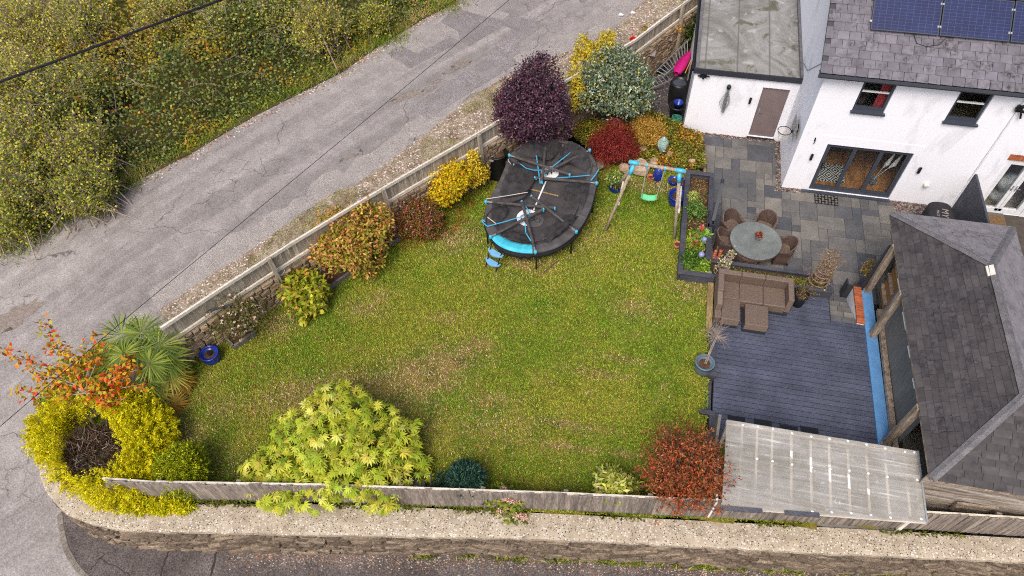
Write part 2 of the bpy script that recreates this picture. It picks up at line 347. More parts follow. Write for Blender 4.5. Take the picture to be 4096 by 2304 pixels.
def crown_points(blobs, ncl, per, rc, r, zmin=-.55, shell=.7, plume=0.):
    """clump centres spread through a set of ellipsoids; leaves scattered round each clump centre"""
    wts = np.array([b[1][0] * b[1][1] + b[1][2] * b[1][0] for b in blobs]); k = r.choice(len(blobs), ncl, p=wts / wts.sum())
    C = np.array([b[0] for b in blobs])[k]; R = np.array([b[1] for b in blobs])[k]
    d = nrm(r.standard_normal((ncl * 3, 3))); d = d[d[:, 2] > zmin][:ncl]; ncl = len(d); C = C[:ncl]; R = R[:ncl]
    rad = shell + (1 - shell) * r.random((ncl, 1)) ** .6; lump = .86 + .28 * r.random((ncl, 1))
    cc = C + d * R * rad * lump; out = nrm(d / R)
    i = np.repeat(np.arange(ncl), per); off = r.standard_normal((len(i), 3)) * rc * .55
    if plume: g_ = nrm(out + .35 * r.standard_normal(out.shape) + np.array([0, 0, .25])); tt = r.random((len(i), 1)); off = off * (1.15 - tt) + g_[i] * tt * plume
    return cc, cc[i] + off, nrm(out[i] + .6 * nrm(off)), i
def foliage(name, parent, blobs, ncl, per, rc, L, W, cols, wts=None, seed=1, up=.5, droop=.0, out_axis=.5, rnd=.7, jit=.16, cjit=.12, fold=.2, curl=.15, mask=None, zmin=-.55, shell=.7, m=None, plume=0.):
    r = np.random.default_rng(seed); cc, P, O, i = crown_points(blobs, ncl, per, rc, r, zmin, shell, plume)
    if mask is not None: k = mask(P); P, O, i = P[k], O[k], i[k]
    n = len(P); N = nrm(O * .6 + np.array([0, 0, up]) + rnd * .6 * r.standard_normal((n, 3))); A = nrm(out_axis * O + rnd * r.standard_normal((n, 3)) + np.array([0, 0, -droop]))
    C = pal(n, cols, wts, jit, r) * (1 + cjit * r.standard_normal((len(cc), 1)))[i]
    me = leaf_mesh(name, P, A, N, L * (.7 + .6 * r.random(n)), W * (.7 + .6 * r.random(n)), np.clip(C, .002, 1), fold, curl)
    return obj(name, me, m or MT['leaf'], parent, kind='stuff'), cc
def branches(name, parent, base, targets, r0, m, n=24, seed=2, up=.3, thin=.25, join=True):
    r = np.random.default_rng(seed); mb = MB(); base = np.array(base, float); targets = np.asarray(targets)
    for k in r.choice(len(targets), min(n, len(targets)), replace=False):
        t = targets[k]; mid = base * .45 + t * .55 + np.array([0, 0, up * np.linalg.norm(t - base) * .25]) + r.standard_normal(3) * .06
        b = base + np.array([*(r.standard_normal(2) * r0 * 1.5), 0]); mb.tube([b, (b + mid) / 2 + r.standard_normal(3) * .02, mid, t], [r0, r0 * .75, r0 * .5, r0 * thin], 5)
    return obj(name, mb, m, parent)
def shrub(name, label, px, py, rpx, h, spec, base=lawn_z, seed=1, cat='shrub', group=None, ry=1., nb=18, r0=.018, blobs=None, bz=None, leaves='foliage', stem='branches', bm='bark', sq=1., hb=1.):
    """shrub whose crown's middle lies at the given photo point; rpx = half its width in photo pixels"""
    z = .5
    for _ in range(12):
        p = at(px, py, z); zb = bz if bz is not None else float(base(p[0], p[1])); z = zb + h * .55
    a = rpx * mpp(p); b = h * .5; root = thing(name, label, cat, (p[0], p[1], zb), group)
    if blobs is None:
        r = np.random.default_rng(seed + 50); blobs = [(p, (a * .8, a * .8 * ry, b * .85))]
        for k in range(9):
            t = 2 * math.pi * k / 9 + r.random() * .5; q = .38 + .2 * r.random(); s = .4 + .2 * r.random()
            blobs.append((p + np.array([a * q * math.cos(t) * 1.05, a * ry * q * math.sin(t) * 1.05, b * (r.random() * 1.1 - .5)]), (a * s, a * s * ry, b * s)))
    else: blobs = [(p + np.array([dx * a, dy * a, dz * b]), (a * q, a * q * ry, b * q)) for dx, dy, dz, q in blobs]
    o, cc = foliage(leaves, root, blobs, seed=seed, **spec)
    if nb: branches(stem, root, (p[0], p[1], zb - .03), cc, r0, MT[bm], nb, seed)
    return root, p, a, cc
def spray(root, base, c, R, n, per, L, W, cols, wts=None, seed=1, r0=.012, m='bark', spread=.3, t0=.3, names=('foliage', 'branches'), twig=True, up=.25, jit=.15, stray=.05, sub=3):
    """arching branches from the base to points through an ellipsoid, leaves set along side twigs of each branch"""
    r = np.random.default_rng(seed); base = np.asarray(base, float); d = nrm(r.standard_normal((n * 3, 3))); d = d[d[:, 2] > -.45][:n]; n = len(d); rad = r.random((n, 1)) ** .45 * r.uniform(.8, 1.14, (n, 1)); tip = np.asarray(c) + d * np.asarray(R) * rad
    b = base + r.standard_normal((n, 3)) * np.array([spread, spread, 0]); mid = b * .5 + tip * .5 + np.array([0, 0, 1]) * np.linalg.norm(tip - b, axis=1, keepdims=True) * up * .5 + r.standard_normal((n, 3)) * .05
    mb = MB(); T2 = []; 
    for k in range(n): mb.tube([b[k], b[k] * .25 + mid[k] * .5 + tip[k] * .25, tip[k]], [r0, r0 * .7, r0 * .25], 3, False)
    k = np.repeat(np.arange(n), sub); t = r.uniform(t0, 1, len(k))[:, None]; q = (1 - t) ** 2 * b[k] + 2 * t * (1 - t) * mid[k] + t * t * tip[k]; ax = nrm(2 * (1 - t) * (mid[k] - b[k]) + 2 * t * (tip[k] - mid[k])); tw = nrm(ax + .8 * r.standard_normal(ax.shape)) * (np.linalg.norm(R) * .16 * r.uniform(.5, 1.2, (len(k), 1))); e = q + tw
    if twig:
        for x, y in zip(q, e): mb.tube([x, y], [r0 * .4, r0 * .15], 3, False)
    k2 = np.repeat(np.arange(len(k)), per); s = r.random((len(k2), 1)) * 1.05; P = q[k2] + tw[k2] * s + r.standard_normal((len(k2), 3)) * stray; A = nrm(nrm(tw[k2]) * .8 + .7 * r.standard_normal(P.shape)); N = nrm(np.array([0, 0, 1.]) + .6 * r.standard_normal(P.shape)); nn = len(P)
    C = pal(nn, cols, wts, jit, r) * (1 + .15 * r.standard_normal((n, 1)))[k][k2]
    obj(names[0], leaf_mesh(names[0], P, A, N, L * r.uniform(.7, 1.3, nn), W * r.uniform(.7, 1.3, nn), np.clip(C, .002, 1)), MT['leaf'], root, kind='stuff'); obj(names[1], mb, MT[m], root)
def spray_shrub(name, label, px, py, rpx, h, base=lawn_z, cat='shrub', group=None, ry=1., **k):
    z = .5
    for _ in range(12): p = at(px, py, z); zb = float(base(p[0], p[1])); z = zb + h * .55
    a = rpx * mpp(p); root = thing(name, label, cat, (p[0], p[1], zb), group); spray(root, (p[0], p[1], zb - .03), p, (a, a * ry, h * .5), **k); return root, p, a
def rot_z(a): c, s = math.cos(a), math.sin(a); return np.array([[c, -s, 0], [s, c, 0], [0, 0, 1]])

def slab_mat():
    m, t, b = nmat('paving_slab'); v = coords(t); oi = nd(t, 'ObjectInfo'); c = ramp(t, oi.outputs['Random'], [lin(70, 72, 78), lin(88, 87, 87), lin(101, 98, 94), lin(118, 113, 105)], .0, 1.)
    c = mix(t, .5, c, ramp(t, noise(t, v, 2.2, 5), [(.3, .3, .3), (.66, .66, .66)], .35, .65), 'OVERLAY'); c = mix(t, .4, c, ramp(t, noise(t, v, 45, 2), [(.2, .2, .2), (.8, .8, .8)], .35, .65), 'OVERLAY')
    t.links.new(c, b.inputs['Base Color']); b.inputs['Roughness'].default_value = .8; bumped(t, b, noise(t, v, 40, 4), .35, .01); return m
# ---------------------------------------------------------------- material instances
MT['leaf'] = leafmat(); MT['grass'] = attrmat('grass_blades', .8); MT['chips'] = attrmat('stone_chips', .9)
MT['bark'] = mat('bark', [lin(70, 56, 44), lin(110, 94, 80)], 8, .9, .5, stretch=(1, 1, .3))
MT['greybark'] = mat('grey_twigs', [lin(120, 104, 92), lin(176, 160, 146)], 8, .9, .4)
MT['lane'] = lane_mat()
MT['patch_dark'] = mat('asphalt_patch_dark', [lin(118, 111, 108), lin(136, 128, 126)], 2, .85, .5, 60, fine=.45, fscale=34, rnd=.09)
MT['patch_light'] = mat('asphalt_patch_light', [lin(140, 132, 126), lin(156, 148, 141)], 2, .85, .5, 60, fine=.4, fscale=34, rnd=.05)
MT['pothole'] = mat('pothole_gravel', [lin(114, 103, 94), lin(142, 130, 120)], 9, .95, .8, 30, fine=.5)
MT['pavement'] = mat('pavement_tarmac', [lin(74, 66, 62), lin(92, 84, 80), lin(112, 102, 97)], 1.4, .9, .5, 50, fine=.5, fscale=30)
MT['tar'] = mat('tar_joint', [lin(42, 37, 36), lin(60, 54, 52)], 9, .8, .4)
MT['kerb'] = mat('kerb_concrete', [lin(108, 100, 90), lin(140, 131, 120)], 5, .9, .5, 40, fine=.4, rnd=.1)
MT['verge'] = mat('verge_soil', [lin(98, 84, 62), lin(138, 124, 104), lin(160, 146, 128)], 2.2, .95, .7, 20, fine=.5, fscale=24)
MT['soil'] = mat('bed_soil', [lin(58, 42, 32), lin(92, 68, 50)], 4, .95, .8, 20, fine=.4, fscale=30)
MT['bank'] = mat('bank_soil', [lin(60, 56, 26), lin(92, 84, 40)], 1.5, .95, .7, 12)
MT['lawn'] = mat('lawn_soil', [lin(74, 76, 24), lin(108, 102, 34), lin(130, 108, 56)], 1.6, .95, .7, 20, fine=.4, fscale=26)
MT['fence'] = mat('weathered_fence', [lin(130, 118, 102), lin(158, 146, 128), lin(184, 172, 152)], 2.6, .9, .4, 30, (4, 4, .4), rnd=.14, fine=.3, fscale=14)
MT['fence_dark'] = mat('weathered_fence_grey', [lin(100, 90, 82), lin(132, 121, 110), lin(160, 149, 136)], 2.6, .9, .4, 30, (4, 4, .4), rnd=.16, fine=.3, fscale=14)
MT['rail'] = mat('pale_rail', [lin(196, 184, 164), lin(224, 214, 196)], 3, .85, .3, 30, (1, 4, 4), rnd=.07, fine=.25, fscale=12)
MT['stone'] = mat('rubble_stone', [lin(104, 86, 66), lin(140, 120, 96), lin(172, 152, 126)], 5, .9, .7, 26, rnd=.34, fine=.4, fscale=26)
MT['stone_grey'] = mat('slaty_stone', [lin(82, 70, 58), lin(116, 101, 84), lin(154, 138, 118)], 6, .9, .7, 26, (1, 1, 2.5), rnd=.48, fine=.4, fscale=26)
MT['mortar'] = mat('mortar', [lin(118, 104, 84), lin(158, 142, 118)], 5, .95, .7, 22, fine=.4, fscale=26)
MT['rock'] = mat('rockery_stone', [lin(128, 104, 80), lin(176, 150, 122), lin(196, 178, 158)], 4, .9, .7, 16, rnd=.15)
MT['coping'] = speckle_mat('aggregate_coping', [lin(152, 138, 118), lin(172, 158, 137), lin(184, 171, 151)], lin(66, 60, 56), lin(206, 198, 184), 34)
MT['slab'] = slab_mat()
MT['joint'] = mat('paving_joint', [lin(66, 60, 54), lin(84, 77, 68)], 6, .95, .3)
MT['deck'] = deck_mat('deck_boards', lin(64, 68, 84), lin(86, 91, 108))
MT['charcoal'] = deck_mat('charcoal_timber', lin(62, 62, 70), lin(88, 87, 94))
MT['charcoal_v'] = deck_mat('charcoal_timber_lengthwise', lin(62, 62, 70), lin(88, 87, 94), 'X')
MT['sleeper'] = mat('weathered_sleeper', [lin(120, 100, 62), lin(164, 142, 98)], 2, .9, .4, 30, (4, .5, 4), fine=.3, fscale=12)
MT['grey_timber'] = mat('grey_planter_timber', [lin(84, 80, 78), lin(128, 122, 114)], 3, .85, .4, 30, (1, 3, 3), rnd=.1)
MT['post'] = mat('gazebo_oak', [lin(104, 90, 76), lin(146, 130, 112), lin(168, 152, 134)], 3, .85, .4, 30, (3, 3, .4), fine=.3, fscale=14)
MT['brown_board'] = mat('brown_boards', [lin(112, 80, 44), lin(160, 118, 66)], 3, .8, .3, 30, (.4, 3, 3), rnd=.15)
MT['blue_paint'] = mat('blue_paint', [lin(82, 128, 174), lin(98, 146, 190)], 3, .5, .15, 30, spec=.4)
MT['dark_board'] = mat('dark_grey_boards', [lin(104, 104, 98), lin(128, 127, 120)], 4, .7, .35, 24, (5, 5, .5), rnd=.1)
MT['render'] = render_mat(); MT['felt'] = felt_mat()
MT['slate'] = slate_mat('roof_slate', [lin(98, 94, 100), lin(120, 115, 122)], lin(54, 49, 42), .17)
MT['shingle'] = slate_mat('roof_shingle', [lin(62, 58, 58), lin(82, 77, 76)], lin(44, 42, 44), .2)
MT['shingle_grey'] = slate_mat('roof_shingle_grey', [lin(112, 108, 110), lin(136, 131, 132)], lin(88, 84, 84), .08)
MT['ridge'] = mat('ridge_capping', [lin(88, 86, 88), lin(116, 113, 113)], 5, .8, .4, 40, fine=.35)
MT['dark_trim'] = plain('dark_trim', lin(52, 54, 60), .45)
MT['anthracite'] = plain('anthracite_frame', lin(66, 70, 80), .4)
MT['white'] = plain('white_paint', lin(232, 232, 230), .5)
MT['glass'] = glass_mat('window_glass', (.9, .92, .92), 1.0, .05)
MT['black'] = plain('black_plastic', lin(30, 30, 32), .4)
MT['blackcloth'] = mat('black_cover', [lin(34, 33, 35), lin(48, 46, 48)], 5, .75, .4, 20)
MT['metal'] = plain('aluminium', lin(176, 178, 178), .4, .5, .6)
MT['solar'] = solar_mat(); MT['rug'] = rug_mat()
MT['wicker'] = wicker_mat('wicker', lin(74, 60, 50), lin(142, 122, 106)); MT['wicker_dark'] = wicker_mat('wicker_dark', lin(62, 48, 42), lin(108, 88, 78))
MT['table'] = mat('frosted_glass_top', [lin(100, 104, 100), lin(122, 126, 121)], 3, .16, .1, 60, spec=.6, fine=.2, fscale=50)
MT['woodfloor'] = mat('wood_floor', [lin(120, 78, 44), lin(164, 112, 66), lin(186, 134, 84)], 2.4, .5, .1, 20, (4, .5, 1))
MT['door'] = mat('brown_door', [lin(112, 98, 96), lin(126, 111, 108)], 3, .5, .1, 40)
MT['brick'] = mat('red_brick', [lin(142, 76, 48), lin(186, 106, 68)], 8, .9, .5, 30, rnd=.2)
MT['blue_glaze'] = mat('blue_glaze', [lin(18, 36, 110), lin(34, 62, 160)], 4, .18, .1, 20, spec=.6)
MT['terracotta'] = mat('terracotta', [lin(168, 96, 62), lin(196, 124, 84)], 5, .85, .3, 20)
MT['grey_glaze'] = plain('grey_glaze', lin(98, 114, 124), .3, .5)
MT['net'] = net_mat(); MT['mat'] = mat('jump_mat', [lin(54, 50, 50), lin(78, 73, 72)], 3, .8, .3, 90, fine=.3, fscale=60)
MT['pad'] = mat('grey_pad', [lin(62, 60, 60), lin(92, 88, 86)], 3, .7, .25, 14); MT['pad_blue'] = mat('blue_pad', [lin(52, 162, 186), lin(84, 196, 216)], 3, .55, .2, 14)
MT['cyan'] = plain('cyan_plastic', lin(74, 180, 208), .4); MT['strap'] = plain('blue_strap', lin(66, 168, 206), .7); MT['foam'] = mat('grey_foam', [lin(58, 54, 52), lin(88, 83, 80)], 6, .85, .2)
MT['swingwood'] = mat('round_timber', [lin(136, 118, 98), lin(178, 160, 138)], 3, .85, .35, 30, (4, 4, .5), fine=.25, fscale=12)
MT['mint'] = plain('mint_plastic', lin(120, 220, 160), .4); MT['rope'] = plain('rope', lin(216, 208, 190), .9)
MT['poly'] = poly_mat(); MT['whitewood'] = mat('pale_timber', [lin(206, 196, 180), lin(232, 225, 212)], 3, .7, .2, 24)
MT['clad'] = mat('weathered_cladding', [lin(96, 84, 72), lin(150, 138, 124), lin(196, 186, 174)], 1.6, .9, .4, 26, (.5, 5, 5), rnd=.12, fine=.35, fscale=10)
MT['statue'] = mat('patinated_stone', [lin(112, 146, 138), lin(168, 188, 176)], 6, .85, .5, 24)
MT['magenta'] = plain('magenta_plastic', lin(196, 30, 120), .4); MT['green_hose'] = plain('green_hose', lin(50, 120, 100), .5)
MT['copper'] = mat('rusty_copper', [lin(150, 74, 50), lin(196, 110, 84)], 8, .5, .3, metal=.3); MT['mosaic'] = mat('mosaic_glass', [lin(40, 60, 130), lin(150, 160, 200), lin(90, 70, 130)], 30, .25, .3, 30)
MT['water'] = plain('still_water', lin(70, 74, 76), .08, .6)
MT['red'] = plain('red_plastic', lin(200, 36, 36), .45); MT['yellow'] = plain('yellow_handle', lin(220, 160, 40), .5)
MT['curtain'] = mat('red_curtain', [lin(150, 40, 44), lin(196, 80, 80)], 3, .9, .3, 8, (6, 1, .3)); MT['dim'] = plain('room_wall', lin(150, 140, 132), .9); MT['darkroom'] = plain('dark_furniture', lin(60, 50, 46), .7)

# ---------------------------------------------------------------- the ground
def sheet(name, poly, fn, m, step=.6, dz=0., kind='structure', grow=0., label=None):
    P = np.array([p[:2] for p in poly]); a = P.min(0) - step; b = P.max(0) + step
    xs = np.arange(a[0], b[0] + step, step); ys = np.arange(a[1], b[1] + step, step); X, Y = np.meshgrid(xs, ys, indexing='ij'); Z = fn(X, Y) + dz
    V = np.stack([X, Y, Z], -1).reshape(-1, 3); ny = len(ys); I, J = np.meshgrid(np.arange(len(xs) - 1), np.arange(ny - 1), indexing='ij'); I = I.ravel(); J = J.ravel()
    k = inpoly(xs[I] + step / 2, ys[J] + step / 2, poly); I, J = I[k], J[k]
    me = np_mesh(name, V, np.stack([I * ny + J, (I + 1) * ny + J, (I + 1) * ny + J + 1, I * ny + J + 1], 1)); me.materials.append(m); smooth(me)
    o = link(bpy.data.objects.new(name, me)); tag(o, label, None, None, kind); return o
def flatpoly(name, poly, fn, dz, m, parent=None, sub=0, kind=None):
    """a thin sheet whose outline follows given points, laid dz above the height function; cut into strips so that it follows the slope"""
    import bmesh
    bm = bmesh.new(); f = bm.faces.new([bm.verts.new((p[0], p[1], 0)) for p in poly])
    bmesh.ops.triangulate(bm, faces=[f])
    for _ in range(sub): bmesh.ops.subdivide_edges(bm, edges=bm.edges[:], cuts=1, use_grid_fill=True)
    for v in bm.verts: v.co.z = float(fn(v.co.x, v.co.y)) + dz
    bmesh.ops.recalc_face_normals(bm, faces=bm.faces)
    if sum(f.normal.z for f in bm.faces) < 0: bmesh.ops.reverse_faces(bm, faces=bm.faces[:])
    me = bpy.data.meshes.new(name); bm.to_mesh(me); bm.free(); me.materials.append(m)
    o = link(bpy.data.objects.new(name, me), parent)
    if kind: o['kind'] = kind
    return o
g = MB(); g.add([(-300, -300, -2.2), (300, -300, -2.2), (300, 300, -2.2), (-300, 300, -2.2)], [(0, 1, 2, 3)]); tag(obj('ground', g, MT['bank']), None, kind='structure')
ZT = 2.2                                     # top of the timber fence on the lane side
FL = [at(x, y, ZT)[:2] for x, y in ((400, 822), (665, 647), (958, 470), (1195, 335), (1415, 203), (1600, 95), (1720, 2), (1790, -45))]
lane_poly = [(-60, -40), (-15.3, -40), (-15.3, -15.2), (-16.4, -14.2), (-17.2, -13.4), (-16.6, -11.5), FL[0], FL[1], FL[2], FL[3], FL[4], FL[5], FL[6], (-2, 12), (8, 30), (-60, 60)]
lane = sheet('lane', lane_poly, lane_z, MT['lane'], .5)
lane2 = sheet('street', [(-15.6, -40), (30, -40), (30, -10), (-15.6, -14)], lambda u, v: np.full_like(u, -.62), MT['lane'], 2.)
Z2 = lambda l: [((x / 3 + 858.4), y / 3) for x, y in l]
for k, (pts, m) in enumerate((([(455, 345), (535, 295), (650, 355), (575, 405)], 'patch_light'), ([(540, 270), (745, 165), (875, 235), (690, 355), (540, 290)], 'patch_light'),
        ([(345, 405), (455, 347), (575, 407), (652, 357), (700, 345), (820, 272), (900, 315), (520, 518)], 'patch_dark'), ([(748, 165), (850, 66), (1212, 155), (1240, 165), (1215, 192), (965, 350), (902, 312), (877, 233)], 'patch_dark'),
        ([(945, 25), (1275, 105), (1218, 153), (856, 64)], 'patch_light'), ([(1280, 108), (1540, 185), (1425, 270), (1219, 190)], 'patch_dark'),
        ([(1287, 217), (1420, 268), (1305, 345), (1360, 400), (1300, 428), (1155, 335)], 'patch_dark'), ([(1195, 372), (1298, 432), (1330, 480), (655, 900), (515, 815)], 'patch_dark'), ([(1790, 0), (1860, 0), (1830, 20), (1800, 14)], 'patch_dark'))):
    flatpoly('repair_patch', [on(x, y, lane_z) for x, y in Z2(pts)], lane_z, .005 + .0004 * k, MT[m], lane, 2)
def ragged(c, ru, rv, rot, n=22, amp=.35, seed=1):
    r = np.random.default_rng(seed); t = np.arange(n) / n * 2 * math.pi; q = 1 + amp * (r.random(n) - .5) * 2
    x = ru * q * np.cos(t); y = rv * q * np.sin(t); return [(c[0] + x[i] * math.cos(rot) - y[i] * math.sin(rot), c[1] + x[i] * math.sin(rot) + y[i] * math.cos(rot)) for i in range(n)]
for k, (x, y, a, b) in enumerate(((1163, 160, .36, .2), (1023, 243, .62, .16), (1085, 224, .25, .1), (1100, 204, .16, .08), (42, 793, .62, .34), (1135, 178, .3, .08), (880, 395, .3, .08))):
    flatpoly('pothole', ragged(on(x, y, lane_z), a, b, math.radians(40), seed=k), lane_z, .0035 + .0003 * k, MT['pothole'], lane, 0)
# old tarmac strip along the hedge edge and the crumbled strip by the verge
def strip(name, pxs, wd, fn, dz, m, parent=None, seed=0, jag=.1, side=1):
    r = np.random.default_rng(seed); P = [on(x, y, fn) for x, y in pxs]; pts = []
    for a, b in zip(P[:-1], P[1:]):
        n = max(2, int(np.linalg.norm(b - a) / .35)); pts += [a + (b - a) * i / n for i in range(n)]
    pts.append(P[-1]); vs = []; fs = []
    for i, p in enumerate(pts):
        d = pts[min(i + 1, len(pts) - 1)] - pts[max(i - 1, 0)]; d = d / np.linalg.norm(d[:2]); nn = np.array([-d[1], d[0]]) * side
        j = r.normal(0, jag, 2) * wd
        for q in (p[:2] + nn * j[0], p[:2] + nn * (wd + j[1])): vs.append((q[0], q[1], float(fn(q[0], q[1])) + dz))
    for i in range(len(pts) - 1): fs.append((2 * i, 2 * i + 2, 2 * i + 3, 2 * i + 1) if side > 0 else (2 * i + 1, 2 * i + 3, 2 * i + 2, 2 * i))
    return obj(name, MB().add(vs, fs), m, parent)
LE = [(-40, 660), (0, 640), (150, 560), (300, 478), (480, 388), (650, 288), (858, 184), (960, 112), (1060, 52), (1150, 4), (1230, -50)]
strip('tarmac_edge', LE, .42, lane_z, .0045, MT['patch_dark'], lane, 3, .1, 1); strip('edge_crack', LE, .02, lambda u, v: lane_z(u, v), .0062, MT['tar'], lane, 5, .3, 1)
VE = [(400, 780), (455, 745), (513, 703), (600, 650), (720, 566), (843, 483), (892, 467), (1018, 377), (1092, 320), (1192, 240), (1285, 187), (1352, 157), (1458, 120), (1535, 83), (1622, 0), (1660, -40)]
strip('crumbled_edge', VE, .8, lane_z, .004, MT['patch_light'], lane, 4, .16, 1)
verge_poly = [on(x, y, lane_z) for x, y in VE] + [np.array([*(np.array(p) + np.array([.05, -.03])), 0]) for p in FL[::-1]]
verge = tag(flatpoly('verge', [p[:2] for p in verge_poly], lane_z, .012, MT['verge'], None, 4), None, kind='structure')
bank_poly = [on(x, y, lane_z)[:2] for x, y in LE] + [(-8, 40), (-60, 60), (-70, 0), (-40, -12)]
def bank_z(u, v):
    s = .585 * np.asarray(u) + .811 * np.asarray(v); d = -.811 * np.asarray(u) + .585 * np.asarray(v)
    return lane_z(u, v) + .02 + np.clip(d - 14.3, 0, 4) * .1
bank = tag(flatpoly('hedge_bank', bank_poly, lane_z, .016, MT['bank'], None, 5), None, kind='structure')
PVZ = -.5
kerb_px = [(150, 1293), (153, 1320), (158, 1350), (168, 1385), (188, 1420), (212, 1449), (250, 1490), (300, 1530)]
KP = [at(x, y, PVZ) for x, y in kerb_px]
pv = [p[:2] for p in KP] + [(-12, -17), (12, -13.2), (12, -8), (3, -10), (-14, -12.5), (-17, -12.6)]
pavement = tag(flatpoly('pavement', pv, lambda u, v: np.full_like(np.asarray(u, float), PVZ), 0, MT['pavement'], None, 0), None, kind='structure')
kerb = thing('kerb', None, None, KP[0]); kerb['kind'] = 'structure'
KQ = [(KP[i] * (1 - t) + KP[i + 1] * t) for i in range(len(KP) - 1) for t in (0, .5)] + [KP[-1]]
for i in range(0, len(KQ) - 1):
    a, b = KQ[i], KQ[i + 1]; a2 = a + (b - a) * .02
    k = MB(); k.bar((a2[0], a2[1], PVZ - .06), (b[0], b[1], PVZ - .06), .14, .14); obj('kerb_stone', k, MT['kerb'], kerb, bevel=.015)
for x1, y1, x2, y2, wd in ((425, 1385, 402, 1449, .035), (548, 1372, 530, 1449, .05), (262, 1394, 225, 1435, .018), (250, 1402, 330, 1449, .014)):
    a, b = at(x1, y1, PVZ), at(x2, y2, PVZ); k = MB(); n = 9; r = np.random.default_rng(int(x1)); d = (b - a) / n; nn = np.array([-d[1], d[0], 0]) / np.linalg.norm(d)
    pts = [a + d * i + nn * r.normal(0, .015) for i in range(n + 1)]; vs = [q for p in pts for q in (p - nn * wd * r.uniform(.3, .7) + [0, 0, .004], p + nn * wd * r.uniform(.3, .7) + [0, 0, .004])]
    k.add(vs, [(2 * i + 1, 2 * i, 2 * i + 2, 2 * i + 3) for i in range(n)]); obj('tar_joint', k, MT['tar'], pavement)
lawn_poly = [np.array(p) for p in FL[:4]] + [at(1255, 330, 0)[:2], at(1500, 400, .2)[:2], at(1640, 425, .2)[:2], (-2.6, .2), (-2.6, -4.6), (-2.1, -4.7), (-2.1, -9.4), (-1.5, -9.6), (2.6, -9.6), (2.6, -10.6)] + [at(x, y, .65)[:2] for x, y in ((2000, 1318), (1400, 1291), (800, 1264), (230, 1266), (135, 1205), (100, 1110), (90, 1000), (250, 850))]
lawn = sheet('lawn', lawn_poly, lawn_z, MT['lawn'], .25)
# ---------------------------------------------------------------- walls and fences
def resample(pts, step):
    pts = [np.array(p[:2], float) for p in pts]; out = []; acc = [0]
    for a, b in zip(pts[:-1], pts[1:]): acc.append(acc[-1] + np.linalg.norm(b - a))
    n = max(2, int(round(acc[-1] / step))); ts = np.linspace(0, acc[-1], n + 1)
    return np.stack([np.interp(ts, acc, [p[0] for p in pts]), np.interp(ts, acc, [p[1] for p in pts])], 1), acc[-1]
def stone_variants(n, m, seed, tag_):
    r = np.random.default_rng(seed); out = []
    for k in range(n):
        c = [(-.5, -.5), (0, -.52), (.5, -.5), (.52, 0), (.5, .5), (0, .52), (-.5, .5), (-.52, 0)]
        a = [(x * r.uniform(.86, 1.04), z * r.uniform(.82, 1.06)) for x, z in c]; b = [(x * r.uniform(.74, .9), z * r.uniform(.66, .88)) for x, z in a]
        vs = [(x, -.5, z) for x, z in a] + [(x, .15 + r.uniform(-.12, .08), z) for x, z in a] + [(x, .42 + r.uniform(-.15, .12), z) for x, z in b]
        fs = [(i, (i + 1) % 8, 8 + (i + 1) % 8, 8 + i) for i in range(8)] + [(8 + i, 8 + (i + 1) % 8, 16 + (i + 1) % 8, 16 + i) for i in range(8)] + [tuple(range(16, 24))]
        fs = [f[::-1] for f in fs]; me = MB().add(vs, fs).mesh(tag_); me.materials.append(m); out.append(me)
    return out
def stone_face(parent, P, Nn, zlo, zhi, sizes, hts, variants, seed, depth, limit, vis=None, batter=0., dens=1.):
    """courses of rough stones over a face: P plan points, Nn unit outward normals"""
    r = np.random.default_rng(seed); acc = np.concatenate([[0], np.cumsum(np.linalg.norm(np.diff(P, axis=0), axis=1))]); items = []
    z = 0.
    hmax = float(np.max(zhi - zlo))
    while z < hmax:
        hh = r.uniform(*hts); s = -r.uniform(0, .2)
        while s < acc[-1]:
            ln = r.uniform(*sizes); sm = s + ln / 2
            if 0 <= sm <= acc[-1]:
                x = np.interp(sm, acc, P[:, 0]); y = np.interp(sm, acc, P[:, 1]); nx = np.interp(sm, acc, Nn[:, 0]); ny = np.interp(sm, acc, Nn[:, 1])
                lo = np.interp(sm, acc, zlo); hi = np.interp(sm, acc, zhi); zc = lo + z + hh / 2 + r.normal(0, .012)
                if zc + hh * .3 < hi and (vis is None or vis(x, y, zc)):
                    fr = (zc - lo) / (hi - lo); off = depth * .2 + batter * (1 - fr)
                    items.append((x + nx * off, y + ny * off, zc, math.atan2(-nx, ny), ln * r.uniform(.9, .99), hh * r.uniform(.82, .98), r.uniform(-.09, .09)))
            s += ln
        z += hh
    items.sort(key=lambda t: mpp(t[:3]) / (t[4] * t[5]) ** .5)
    extra = MB()
    for k, (x, y, zc, a, ln, hh, tl) in enumerate(items):
        me = variants[int(r.integers(len(variants)))]; dp = depth * r.uniform(.8, 1.25)
        if k < limit: piece('stone', me, parent, (x, y, zc), (0, tl, a), (ln, dp, hh))
        else:
            M = Matrix.LocRotScale(Vector((x, y, zc)), Euler((0, tl, a)), Vector((ln, dp, hh))); extra.add([M @ v.co for v in me.vertices], [tuple(p.vertices) for p in me.polygons])
    if extra.v: obj('small_stones', extra, variants[0].materials[0], parent, kind='stuff')
